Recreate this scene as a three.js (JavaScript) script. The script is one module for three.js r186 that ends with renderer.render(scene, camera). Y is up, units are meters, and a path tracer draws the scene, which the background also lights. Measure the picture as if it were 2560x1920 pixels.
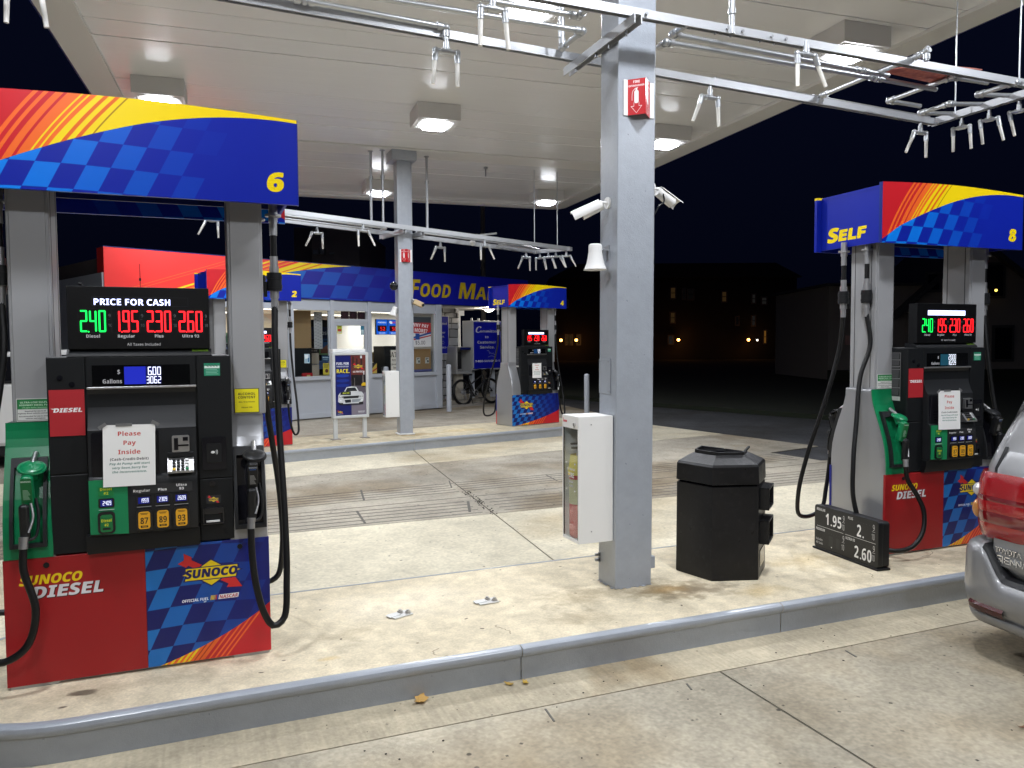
import * as THREE from 'three';
import { RoundedBoxGeometry } from 'three/addons/geometries/RoundedBoxGeometry.js';
import { mergeGeometries, toCreasedNormals } from 'three/addons/utils/BufferGeometryUtils.js';
import { RectAreaLightUniformsLib } from 'three/addons/lights/RectAreaLightUniformsLib.js';

// ---------------------------------------------------------------- camera, sky, moon, exposure
const scene = new THREE.Scene();
const IT = 0.155;                                   // height of the island tops above the forecourt
const camera = new THREE.PerspectiveCamera(52.47, 4 / 3, 0.05, 600);
camera.rotation.order = 'YXZ';
camera.position.set(0, 1.365 + IT, 0);
camera.rotation.set(-0.0506, -0.3855, -0.0065);
const renderer = new THREE.WebGLRenderer();
renderer.toneMapping = THREE.LinearToneMapping;
renderer.toneMappingExposure = 1.0;
renderer.shadowMap.enabled = true;
RectAreaLightUniformsLib.init();
const LAMP_L = 262, LAMP_COLOR = 0xf4f8ff;          // canopy lamps: brightness of the area lights
{                                                   // night sky: a dark navy, near black low down
  const W = 64, H = 32, d = new Float32Array(W * H * 4);
  for (let j = 0; j < H; j++) for (let i = 0; i < W; i++) {
    const el = ((j + 0.5) / H - 0.5) * Math.PI, k = 1 - 0.85 * Math.exp(-Math.max(el, 0) * 6), o = (j * W + i) * 4;
    d[o] = 0.0017 * k; d[o + 1] = 0.0026 * k; d[o + 2] = 0.0092 * k; d[o + 3] = 1;
  }
  const t = new THREE.DataTexture(d, W, H, THREE.RGBAFormat, THREE.FloatType);
  t.mapping = THREE.EquirectangularReflectionMapping; t.magFilter = THREE.LinearFilter; t.needsUpdate = true;
  scene.background = t; scene.environment = t;
}
const moon = new THREE.DirectionalLight(0xcfdcff, 0.004);
moon.name = 'moon'; moon.position.set(-30, 50, 20); moon.castShadow = true; moon.shadow.radius = 2;
Object.assign(moon.shadow.camera, { left: -30, right: 30, top: 30, bottom: -30, far: 150 });
scene.add(moon);

// ---------------------------------------------------------------- helpers
let seed = 20231;
const rnd = () => { seed = (seed + 0x6d2b79f5) | 0; let t = Math.imul(seed ^ (seed >>> 15), 1 | seed); t = (t + Math.imul(t ^ (t >>> 7), 61 | t)) ^ t; return ((t ^ (t >>> 14)) >>> 0) / 4294967296; };
const rr = (a, b) => a + (b - a) * rnd();
const V = (x, y, z) => new THREE.Vector3(x, y, z);
const P = (X, Y, D) => V(X, Y + IT, -D);            // island frame (right, above island top, away) to world
const used = {};
function numbered(n) { used[n] = (used[n] ?? -1) + 1; return used[n] ? n + '_' + String(used[n]).padStart(3, '0') : n; }
function tag(o, label, category, group) { o.userData.label = label; o.userData.category = category; if (group) o.userData.group = group; return o; }
function thing(name, label, category, pos, turn = 0, group) {
  const o = new THREE.Group(); o.name = numbered(name); o.position.copy(pos); o.rotation.y = turn; scene.add(o);
  return tag(o, label, category, group);
}
function obj(name, geos, mat, parent, label) {
  const list = (Array.isArray(geos) ? geos : [geos]).map((g) => (g.index ? g.toNonIndexed() : g));
  for (const g of list) for (const k of Object.keys(g.attributes)) if (!['position', 'normal', 'uv'].includes(k)) g.deleteAttribute(k);
  const m = new THREE.Mesh(list.length > 1 ? mergeGeometries(list) : list[0], mat);
  m.name = parent ? name : numbered(name); m.castShadow = m.receiveShadow = true;
  if (label) m.userData.label = label;
  (parent ?? scene).add(m);
  return m;
}
const kind = (o, k) => { o.userData.kind = k; return o; };
const std = (c, roughness = 0.6, metalness = 0, extra = {}) => new THREE.MeshStandardMaterial({ color: Array.isArray(c) ? new THREE.Color().setRGB(...c) : new THREE.Color(c), roughness, metalness, ...extra });
const phys = (c, roughness, metalness, extra) => new THREE.MeshPhysicalMaterial({ color: Array.isArray(c) ? new THREE.Color().setRGB(...c) : new THREE.Color(c), roughness, metalness, ...extra });
// a box given by its low and high corner
function bx(x0, x1, y0, y1, z0, z1, r = 0) {
  const w = x1 - x0, h = y1 - y0, d = z1 - z0;
  const g = r ? new RoundedBoxGeometry(w, h, d, 2, Math.min(r, w / 2.1, h / 2.1, d / 2.1)) : new THREE.BoxGeometry(w, h, d);
  return g.translate((x0 + x1) / 2, (y0 + y1) / 2, (z0 + z1) / 2);
}
function rod(a, b, r, n = 12, r2 = r, open = false) {
  const d = b.clone().sub(a), g = new THREE.CylinderGeometry(r2, r, d.length(), n, 1, open);
  g.applyQuaternion(new THREE.Quaternion().setFromUnitVectors(V(0, 1, 0), d.normalize()));
  return g.translate(...a.clone().add(b).multiplyScalar(0.5).toArray());
}
const ball = (p, r, n = 10) => new THREE.SphereGeometry(r, n, Math.max(6, n - 2)).translate(p.x, p.y, p.z);
function tube(pts, r, seg = 48, n = 10, closed = false) {
  return new THREE.TubeGeometry(new THREE.CatmullRomCurve3(pts.map((p) => (p.isVector3 ? p : V(...p))), closed, 'centripetal'), seg, r, n, closed);
}
// polygon in (x, y) pushed along z
function prism(pts, z0, z1, bevel = 0) {
  const s = new THREE.Shape(pts.map((p) => new THREE.Vector2(p[0], p[1])));
  const g = new THREE.ExtrudeGeometry(s, { depth: z1 - z0 - 2 * bevel, bevelEnabled: bevel > 0, bevelSize: bevel, bevelThickness: bevel, bevelOffset: -bevel, bevelSegments: 2, curveSegments: 12 });
  return g.translate(0, 0, z0 + bevel);
}
function rrect(x0, x1, y0, y1, r) {
  const s = new THREE.Shape();
  s.moveTo(x0 + r, y0); s.lineTo(x1 - r, y0); s.absarc(x1 - r, y0 + r, r, -Math.PI / 2, 0); s.lineTo(x1, y1 - r); s.absarc(x1 - r, y1 - r, r, 0, Math.PI / 2);
  s.lineTo(x0 + r, y1); s.absarc(x0 + r, y1 - r, r, Math.PI / 2, Math.PI); s.lineTo(x0, y0 + r); s.absarc(x0 + r, y0 + r, r, Math.PI, Math.PI * 1.5);
  return s;
}
const plate = (x0, x1, y0, y1, r, z0, z1) => new THREE.ExtrudeGeometry(rrect(x0, x1, y0, y1, r), { depth: z1 - z0, bevelEnabled: false, curveSegments: 6 }).translate(0, 0, z0);
// uv 0..1 over the box x0..x1, y0..y1 of a geometry (front projection in its own frame)
function fitUV(g, x0, x1, y0, y1) {
  const p = g.attributes.position, uv = new Float32Array(p.count * 2);
  for (let i = 0; i < p.count; i++) { uv[2 * i] = (p.getX(i) - x0) / (x1 - x0); uv[2 * i + 1] = (p.getY(i) - y0) / (y1 - y0); }
  g.setAttribute('uv', new THREE.BufferAttribute(uv, 2));
  return g;
}
// uv in metres by the main direction of each face
function metreUV(g, k = 1) {
  if (g.index) g = g.toNonIndexed();
  const p = g.attributes.position, n = g.attributes.normal, uv = new Float32Array(p.count * 2);
  for (let i = 0; i < p.count; i += 3) {
    let nx = 0, ny = 0, nz = 0;
    for (let j = i; j < i + 3; j++) { nx += n.getX(j); ny += n.getY(j); nz += n.getZ(j); }
    [nx, ny, nz] = [nx, ny, nz].map(Math.abs);
    for (let j = i; j < i + 3; j++) {
      const x = p.getX(j), y = p.getY(j), z = p.getZ(j), a = ny >= nx && ny >= nz ? [x, z] : nx >= nz ? [z, y] : [x, y];
      uv[2 * j] = a[0] * k; uv[2 * j + 1] = a[1] * k;
    }
  }
  g.setAttribute('uv', new THREE.BufferAttribute(uv, 2));
  return g;
}
function turnY(g, a, x = 0, y = 0, z = 0) { return g.rotateY(a).translate(x, y, z); }

// ---------------------------------------------------------------- textures
function canvas(w, h, draw) {
  const c = document.createElement('canvas'); c.width = w; c.height = h;
  const g = c.getContext('2d'); draw(g, w, h);
  const t = new THREE.CanvasTexture(c); t.colorSpace = THREE.SRGBColorSpace; t.magFilter = THREE.LinearFilter; t.anisotropy = 8;
  return t;
}
// lettering: heavy, slanted or stretched as the sign is. x = centre or left edge, y = baseline
function text(g, s, x, y, size, { color = '#fff', font = 'sans-serif', weight = 'bold', slant = 0, sx = 1, align = 'center', stroke = 0, strokeColor = '#000', turn = 0 } = {}) {
  g.save(); g.translate(x, y); g.rotate(turn); g.transform(sx, 0, -slant, 1, 0, 0);
  g.font = `${weight} ${size}px ${font}`; g.textAlign = align; g.textBaseline = 'alphabetic'; g.lineJoin = 'round';
  if (stroke) { g.lineWidth = stroke; g.strokeStyle = strokeColor; g.strokeText(s, 0, 0); }
  g.fillStyle = color; g.fillText(s, 0, 0); g.restore();
}
const poly = (g, color, pts) => { g.fillStyle = color; g.beginPath(); pts.forEach((p, i) => (i ? g.lineTo(...p) : g.moveTo(...p))); g.closePath(); g.fill(); };
// tileable value noise, several octaves, 0..1
function fbm(N, base, oct, s) {
  const out = new Float32Array(N * N); let amp = 1, sum = 0;
  for (let o = 0; o < oct; o++, amp *= 0.55) {
    const c = Math.min(base << o, N), cell = N / c, lat = new Float32Array(c * c); seed = s * 7919 + o * 131;
    for (let i = 0; i < lat.length; i++) lat[i] = rnd();
    sum += amp;
    for (let y = 0; y < N; y++) {
      const fy = y / cell, j = Math.floor(fy), v = fy - j, w = v * v * (3 - 2 * v), r0 = (j % c) * c, r1 = ((j + 1) % c) * c;
      for (let x = 0; x < N; x++) {
        const fx = x / cell, i = Math.floor(fx), u = fx - i, q = u * u * (3 - 2 * u), i0 = i % c, i1 = (i + 1) % c;
        out[y * N + x] += amp * ((lat[r0 + i0] * (1 - q) + lat[r0 + i1] * q) * (1 - w) + (lat[r1 + i0] * (1 - q) + lat[r1 + i1] * q) * w);
      }
    }
  }
  let lo = 1e9, hi = -1e9; for (const v of out) { lo = Math.min(lo, v); hi = Math.max(hi, v); }
  for (let i = 0; i < out.length; i++) out[i] = (out[i] - lo) / (hi - lo);
  return out;
}
function dataTex(N, f, srgb, metres) {
  const d = new Uint8Array(N * N * 4);
  for (let i = 0; i < N * N; i++) { const c = f(i, i % N, (i / N) | 0); d[4 * i] = c[0]; d[4 * i + 1] = c[1]; d[4 * i + 2] = c[2]; d[4 * i + 3] = 255; }
  const t = new THREE.DataTexture(d, N, N, THREE.RGBAFormat); t.wrapS = t.wrapT = THREE.RepeatWrapping; t.magFilter = THREE.LinearFilter; t.minFilter = THREE.LinearMipmapLinearFilter; t.generateMipmaps = true;
  if (srgb) t.colorSpace = THREE.SRGBColorSpace;
  t.repeat.set(1 / metres, 1 / metres); t.needsUpdate = true;
  return t;
}
const clamp = (v, a = 0, b = 255) => Math.max(a, Math.min(b, v));
const N1 = 1024, coarse = fbm(N1, 4, 6, 1), mid = fbm(N1, 24, 5, 2), fine = fbm(N1, 256, 2, 3), coarse2 = fbm(N1, 3, 5, 4);
// concrete: tone in patches, a sandy grain, pits and a few dark specks
function concrete(base, o, metres) {
  const specks = new Float32Array(N1 * N1); seed = o.s;
  for (let k = 0; k < o.specks; k++) { const x = (rnd() * N1) | 0, y = (rnd() * N1) | 0, r = rr(0.6, 2.4), a = rr(0.2, 0.6); for (let j = -3; j <= 3; j++) for (let i = -3; i <= 3; i++) if (i * i + j * j < r * r) specks[((y + j + N1) % N1) * N1 + ((x + i + N1) % N1)] = a; }
  for (let k = 0; k < (o.cracks ?? 0); k++) { let x = rnd() * N1, y = rnd() * N1, a = rnd() * 6.3; for (let i = 0; i < 90; i++) { a += rr(-0.5, 0.5); x += Math.cos(a); y += Math.sin(a); specks[(((y | 0) + N1) % N1) * N1 + (((x | 0) + N1) % N1)] = 0.4; } }
  return dataTex(N1, (i, x, y) => {
    const st = Math.max(0, coarse2[i] - 0.62) * 2.2, f = 1 + o.c * (coarse[i] - 0.5) + o.m * (mid[(i * 1) % (N1 * N1)] - 0.5) + o.f * (fine[i] - 0.5) - specks[i] - (o.b ?? 0) * (fine[((y >> 4) * N1 + x)] - 0.5);
    return [clamp(base[0] * f * (1 - st * o.st * 0.8)), clamp(base[1] * f * (1 - st * o.st)), clamp(base[2] * f * (1 - st * o.st * 1.3))];
  }, true, metres);
}
const bumpFine = dataTex(N1, (i) => { const v = 255 * (0.55 * fine[i] + 0.45 * mid[i]); return [v, v, v]; }, false, 1.5);
const bumpPeel = dataTex(512, (i, x, y) => { const v = 255 * (0.5 * mid[(y * 2) * N1 + x * 2] + 0.5 * fine[y * N1 + x]); return [v, v, v]; }, false, 0.35);
const bumpWave = dataTex(512, (i, x, y) => { const v = 255 * (0.6 * coarse[(y * 2) * N1 + ((x >> 1) * 1)] + 0.4 * coarse2[(y * 2) * N1 + x * 2]); return [v, v, v]; }, false, 2.6);
const roughMap = dataTex(512, (i, x, y) => { const v = 150 + 90 * (mid[(y * 2) * N1 + x * 2] - 0.5) + 60 * (coarse[(y * 2) * N1 + x * 2] - 0.5); return [v, clamp(v + 40), v]; }, false, 1.1);
// brushed-on enamel: slightly uneven tone, nicks and scuffs down to a dark primer
const enamel = (() => { const nick = new Float32Array(512 * 512); seed = 77; for (let k = 0; k < 26; k++) { const x = rnd() * 512, y = rnd() * 512, a = rnd() * 6.3, l = rr(0.5, 4), w = rr(0.5, 1.3); for (let i = 0; i < l; i += 0.5) for (let j = -1; j <= 1; j++) { const p = (((y + Math.sin(a) * i + j * w * 0.5) | 0) & 511) * 512 + (((x + Math.cos(a) * i) | 0) & 511); nick[p] = Math.max(nick[p], rr(0.1, 0.45)); } }
  return dataTex(512, (i, x, y) => { const j = (y * 2) * N1 + x * 2, f = 1 + 0.035 * (coarse[j] - 0.5) + 0.05 * (mid[j] - 0.5), n = nick[i]; return [clamp(157 * f * (1 - n)), clamp(163 * f * (1 - n)), clamp(172 * f * (1 - n))]; }, true, 0.9); })();
const M = {
  slabLight: std(0xffffff, 0.85, 0, { map: concrete([204, 196, 174], { c: 0.15, m: 0.14, f: 0.16, st: 0.18, specks: 200, s: 11, cracks: 5 }, 4.3), bumpMap: bumpFine, bumpScale: 0.0012 }),
  slabGrey: std(0xffffff, 0.85, 0, { map: concrete([166, 158, 140], { c: 0.22, m: 0.16, f: 0.22, st: 0.26, specks: 260, s: 12, cracks: 4 }, 3.7), bumpMap: bumpFine, bumpScale: 0.0016 }),
  slabDark: std(0xffffff, 0.8, 0, { map: concrete([158, 151, 137], { c: 0.26, m: 0.2, f: 0.18, st: 0.34, specks: 500, s: 13, cracks: 12 }, 4.9), bumpMap: bumpFine, bumpScale: 0.0016 }),
  gutter: std(0xffffff, 0.85, 0, { map: concrete([172, 162, 140], { c: 0.22, m: 0.2, f: 0.14, st: 0.4, specks: 200, s: 14, b: 0.12 }, 2.9), bumpMap: bumpFine, bumpScale: 0.0014 }),
  asphalt: std(0xffffff, 0.9, 0, { map: concrete([60, 61, 64], { c: 0.3, m: 0.3, f: 0.5, st: 0.2, specks: 2500, s: 15 }, 3.1), bumpMap: bumpFine, bumpScale: 0.003 }),
  joint: std([0.045, 0.042, 0.036], 0.95), cut: std([0.12, 0.112, 0.1], 0.95),
  paint: phys(0xffffff, 0.3, 0, { bumpMap: bumpPeel, bumpScale: 0.0012, clearcoat: 0.45, clearcoatRoughness: 0.22, map: enamel }),
  paintStore: std([0.47, 0.5, 0.55], 0.5, 0, { bumpMap: bumpPeel, bumpScale: 0.0006 }),
  ceiling: phys([0.88, 0.885, 0.895], 0.22, 0, { bumpMap: bumpWave, bumpScale: 0.006, specularIntensity: 1 }),
  ceilingTrim: phys([0.74, 0.73, 0.71], 0.4, 0, {}),
  box: std([0.62, 0.61, 0.6], 0.4),
  galv: std([0.5, 0.52, 0.545], 0.36, 0.8),
  galvRail: std([0.5, 0.515, 0.54], 0.45, 0.5),
  iron: std([0.38, 0.39, 0.41], 0.4, 0.75),
  cap: std([0.8, 0.78, 0.73], 0.5),
  rubber: phys([0.006, 0.006, 0.0065], 0.4, 0, { specularIntensity: 0.7 }),
  black: phys([0.009, 0.0095, 0.011], 0.42, 0, { specularIntensity: 0.7 }),
  cabinet: phys([0.007, 0.008, 0.0095], 0.48, 0, { bumpMap: bumpPeel, bumpScale: 0.0002, specularIntensity: 0.6 }),
  module: phys([0.016, 0.017, 0.019], 0.42, 0, { specularIntensity: 0.7 }),
  gloss: phys([0.008, 0.008, 0.011], 0.12, 0, {}),
  pillar: std([0.34, 0.343, 0.355], 0.4, 0.15),
  silver: std([0.38, 0.385, 0.4], 0.3, 0.55),
  green: phys([0.004, 0.2, 0.075], 0.3, 0, {}),
  greenFlat: std([0.004, 0.22, 0.08], 0.45),
  blue: phys([0.006, 0.02, 0.19], 0.28, 0, {}),
  blueDark: phys([0.005, 0.012, 0.11], 0.35, 0, {}),
  white: std([0.8, 0.8, 0.79], 0.5),
  whiteCar: phys([0.75, 0.75, 0.74], 0.3, 0, { clearcoat: 1, clearcoatRoughness: 0.05 }),
  red: phys([0.52, 0.012, 0.02], 0.35, 0, {}),
  chrome: std([0.75, 0.75, 0.76], 0.18, 1),
  steel: std([0.55, 0.55, 0.56], 0.35, 0.9),
  tape: std([0.2, 0.2, 0.2], 0.35, 0, { transparent: true, opacity: 0.75 }),
  glass: phys([0.93, 0.96, 0.97], 0.02, 0, { transmission: 1, thickness: 0, ior: 1.5 }),
  glassDirty: phys([0.7, 0.71, 0.71], 0.06, 0, { transmission: 1, thickness: 0, ior: 1.5 }),
  darkWall: std([0.12, 0.1, 0.095], 0.9),
  lens: new THREE.MeshStandardMaterial({ color: 0xffffff, emissive: LAMP_COLOR, emissiveIntensity: 40, roughness: 0.4 }),
};
// ---------------------------------------------------------------- the setting: ground, slabs, islands
function flat(name, pts, top, thick, mat, parent) {       // pts in (X, D); top above the forecourt level
  const s = new THREE.Shape(pts.map((p) => new THREE.Vector2(p[0], p[1])));
  const g = new THREE.ExtrudeGeometry(s, { depth: thick, bevelEnabled: false, curveSegments: 10 }).rotateX(-Math.PI / 2).translate(0, top - thick, 0);
  return obj(name, metreUV(g), mat, parent);
}
kind(obj('ground', metreUV(new THREE.PlaneGeometry(500, 500).rotateX(-Math.PI / 2)), M.asphalt), 'structure').position.y = -0.012;
const court = new THREE.Group(); court.name = 'forecourt'; court.userData.kind = 'structure'; scene.add(court);
kind(court, 'structure');
const jx = (D) => 2.30 + (D - 4.88) * 0.096;              // the joint that runs from island to island
const farEdge = (X) => 9.09 + 0.2 * X;                    // far edge of the stained strip
const k2 = (X) => 10.24 + 0.236 * X;                      // front of the far island
// under the slabs: the dark bed that shows in the joints
flat('slab_bed', [[-9, -9], [9.2, -9], [9.2, 7.7], [7.45, 7.76], [7.35, 8.62], [8.45, 8.87], [7.9, 12.4], [9, 22], [-9, 22]], -0.006, 0.05, M.joint, court);
const g = 0.006;
flat('slab', [[-9, -9], [2.215 - g, -9], [2.215 - g, 2.918], [-9, 2.918]], 0, 0.02, M.slabGrey, court);
flat('slab', [[2.215 + g, -9], [9.2, -9], [9.2, 2.918], [2.215 + g, 2.918]], 0, 0.02, M.slabGrey, court);
flat('gutter_strip', [[-9, 2.924], [9.2, 2.924], [9.2, 3.21], [-9, 3.21]], 0.001, 0.02, M.gutter, court);
flat('slab', [[-9, 3.216], [jx(3.2) - g, 3.216], [jx(6.5) - g, 6.5], [-9, 6.48]], 0, 0.02, M.slabLight, court);
flat('slab', [[jx(3.2) + g, 3.216], [9.2, 3.216], [9.2, 6.56], [jx(6.5) + g, 6.5]], 0, 0.02, M.slabLight, court);
flat('slab', [[-9, 6.49], [jx(6.5) - g, 6.51], [jx(9.6) - g, farEdge(2.7)], [-9, farEdge(-9)]], 0, 0.02, M.slabDark, court);
flat('slab', [[jx(6.5) + g, 6.51], [9.2, 6.57], [9.2, 7.7], [7.45, 7.76], [7.35, 8.62], [8.45, 8.87], [8.16, farEdge(8.16)], [jx(9.6) + g, farEdge(2.7)]], 0, 0.02, M.slabDark, court);
flat('slab', [[-9, farEdge(-9) + 0.01], [jx(9.6) - g, farEdge(2.7) + 0.01], [jx(11.5) - g, k2(2.9) + 0.4], [-9, k2(-9) + 0.4]], 0, 0.02, M.slabLight, court);
flat('slab', [[jx(9.6) + g, farEdge(2.7) + 0.01], [8.16, farEdge(8.16) + 0.01], [7.9, 12.4], [7.9, k2(7.9) + 0.4], [jx(11.5) + g, k2(2.9) + 0.4]], 0, 0.02, M.slabLight, court);
flat('slab', [[-9, k2(-9) + 0.41], [1.5, k2(1.5) + 0.41], [-1.5, 22], [-9, 22]], 0, 0.02, M.slabDark, court);
flat('slab', [[1.51, k2(1.5) + 0.41], [7.9, k2(7.9) + 0.41], [9, 22], [-1.49, 22]], 0, 0.02, M.slabDark, court);
{ // saw cuts along the stained strip, with short cross cuts
  const cuts = [], cut = (a, b, w = 0.011) => { const dx = b[0] - a[0], dd = b[1] - a[1], l = Math.hypot(dx, dd), th = Math.atan2(dd, dx); cuts.push(new THREE.BoxGeometry(l, 0.003, w).rotateY(th).translate((a[0] + b[0]) / 2, 0.0008, -(a[1] + b[1]) / 2)); };
  for (let k = 0; k < 5; k++) { const D = 6.6 + k * 0.13; cut([-9, D - 0.2], [2.38, D], 0.008); cut([2.6, D + 0.01], [8.8, D + 0.1], 0.007); }
  for (let k = 0; k < 5; k++) { const D = 7.62 + k * 0.12; cut([-9, D - 0.75], [2.5, D + 0.02], 0.006); cut([2.56, D + 0.03], [7.3, D + 0.36], 0.006); }
  cut([-9, 6.65], [2.5, 7.33], 0.007); cut([2.5, 7.33], [7.4, 7.62], 0.007);
  cut([1.31, 6.6], [1.34, 7.12], 0.02); cut([2.28, 6.66], [2.42, 7.12], 0.025); cut([1.5, 7.58], [1.58, 8.14], 0.02); cut([2.5, 7.9], [2.6, 8.3], 0.014); cut([3.7, 7.8], [3.75, 8.2], 0.014);
  kind(obj('saw_cut', cuts, M.cut, court), 'stuff');
  const marks = [];
  for (const [a, b] of [[[1.28, 2.62], [1.31, 2.9]], [[1.95, 2.75], [1.99, 2.9]], [[2.9, 2.7], [2.93, 2.9]]]) { const dx = b[0] - a[0], dd = b[1] - a[1]; marks.push(new THREE.BoxGeometry(Math.hypot(dx, dd) * 0.4, 0.003, 0.008).rotateY(Math.atan2(dd, dx)).translate(b[0], 0.0008, -b[1] + 0.06)); }
  kind(obj('joint_cut', marks, M.cut, court), 'stuff');
}
// a row of spalled crumbs along the joint where it crosses the strip
{
  seed = 91; const crumbs = [];
  for (let k = 0; k < 90; k++) { const D = rr(6.45, 7.6), s = rr(0.003, 0.010); crumbs.push(new THREE.DodecahedronGeometry(s, 0).scale(1, 0.5, 1).rotateY(rnd() * 6).translate(jx(D) + rr(-0.045, 0.045), 0.002, -D)); }
  for (let k = 0; k < 70; k++) { const s = rr(0.002, 0.005), D = k % 2 ? rr(2.7, 3.18) : rr(1.4, 3.18); crumbs.push(new THREE.DodecahedronGeometry(s, 0).scale(1.3, 0.5, 1).rotateY(rnd() * 6).translate(rr(-0.6, 4.2), 0.003, -D)); }
  tag(kind(obj('grit', crumbs, std([0.06, 0.052, 0.042], 0.95)), 'stuff'), 'grit and crumbs along the kerb and the slab joint', 'grit');
}
// island: a steel kerb swept round a rounded rectangle in pieces, and a concrete top
function island(name, L0, L1, depth, cuts, topMat, turn, origin) {
  const o = new THREE.Group(); o.name = name; o.userData.kind = 'structure'; scene.add(o); o.position.copy(origin); o.rotation.y = turn;
  const R = o.name === 'pump_island' ? 0.6 : 0.4, path = [];                               // anticlockwise from the middle of the back, seen from above, in (x, d)
  path.push([(L0 + L1) / 2, depth], [L0 + R, depth]);
  for (let k = 1; k <= 12; k++) { const a = Math.PI / 2 + k * Math.PI / 24; path.push([L0 + R + Math.cos(a) * R, depth - R + Math.sin(a) * R]); }
  for (let k = 0; k <= 12; k++) { const a = Math.PI + k * Math.PI / 24; path.push([L0 + R + Math.cos(a) * R, R + Math.sin(a) * R]); }
  const front = path.length; path.push([L1 - R, 0]);
  for (let k = 1; k <= 12; k++) { const a = -Math.PI / 2 + k * Math.PI / 24; path.push([L1 - R + Math.cos(a) * R, R + Math.sin(a) * R]); }
  for (let k = 0; k <= 12; k++) { const a = k * Math.PI / 24; path.push([L1 - R + Math.cos(a) * R, depth - R + Math.sin(a) * R]); }
  path.push([(L0 + L1) / 2 + 0.002, depth]);
  const pieces = []; let cur = path.slice(0, front);
  for (const c of cuts) { cur.push([c - 0.002, 0]); pieces.push(cur); cur = [[c + 0.002, 0]]; }
  pieces.push(cur.concat(path.slice(front)));
  // outline of the kerb plate: (outwards, height below the top)
  const prof = [[0, -IT - 0.01], [0, -0.056], [0.002, -0.05], [0.013, -0.043], [0.0185, -0.032], [0.019, -0.020], [0.015, -0.009], [0.006, -0.002], [-0.006, 0], [-0.02, 0.0005], [-0.02, -0.02]];
  for (const pts of pieces) {
    const pos = [], n = pts.length;
    const nrm = pts.map((p, i) => { const a = pts[Math.max(0, i - 1)], b = pts[Math.min(n - 1, i + 1)], dx = b[0] - a[0], dd = b[1] - a[1], l = Math.hypot(dx, dd); return [dd / l, -dx / l]; });
    const at = (i, j) => [pts[i][0] + nrm[i][0] * prof[j][0], prof[j][1], -(pts[i][1] + nrm[i][1] * prof[j][0])];
    for (let i = 0; i + 1 < n; i++) for (let j = 0; j + 1 < prof.length; j++) { const a = at(i, j), b = at(i + 1, j), c = at(i + 1, j + 1), d = at(i, j + 1); pos.push(...a, ...b, ...c, ...a, ...c, ...d); }
    let gg = new THREE.BufferGeometry(); gg.setAttribute('position', new THREE.Float32BufferAttribute(pos, 3)); gg.computeVertexNormals(); gg = toCreasedNormals(gg, 0.5);
    obj('kerb_plate', metreUV(gg), M.paint, o);
  }
  const inner = []; for (const p of path) { const cx = (L0 + L1) / 2, cd = depth / 2, w = (L1 - L0) / 2, h = depth / 2; inner.push([cx + (p[0] - cx) * (1 - 0.018 / w), cd + (p[1] - cd) * (1 - 0.018 / h)]); }
  const s = new THREE.Shape(inner.slice(1, -1).map((p) => new THREE.Vector2(...p)));
  const top = new THREE.ExtrudeGeometry(s, { depth: 0.12, bevelEnabled: false }).rotateX(-Math.PI / 2).translate(0, -0.121, 0);
  const p = top.attributes.position, uv = new Float32Array(p.count * 2);
  for (let i = 0; i < p.count; i++) { uv[2 * i] = (p.getX(i) - L0) / (L1 - L0); uv[2 * i + 1] = -p.getZ(i) / depth; }
  top.setAttribute('uv', new THREE.BufferAttribute(uv, 2));
  obj('concrete_top', top, topMat, o);
  return o;
}
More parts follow.
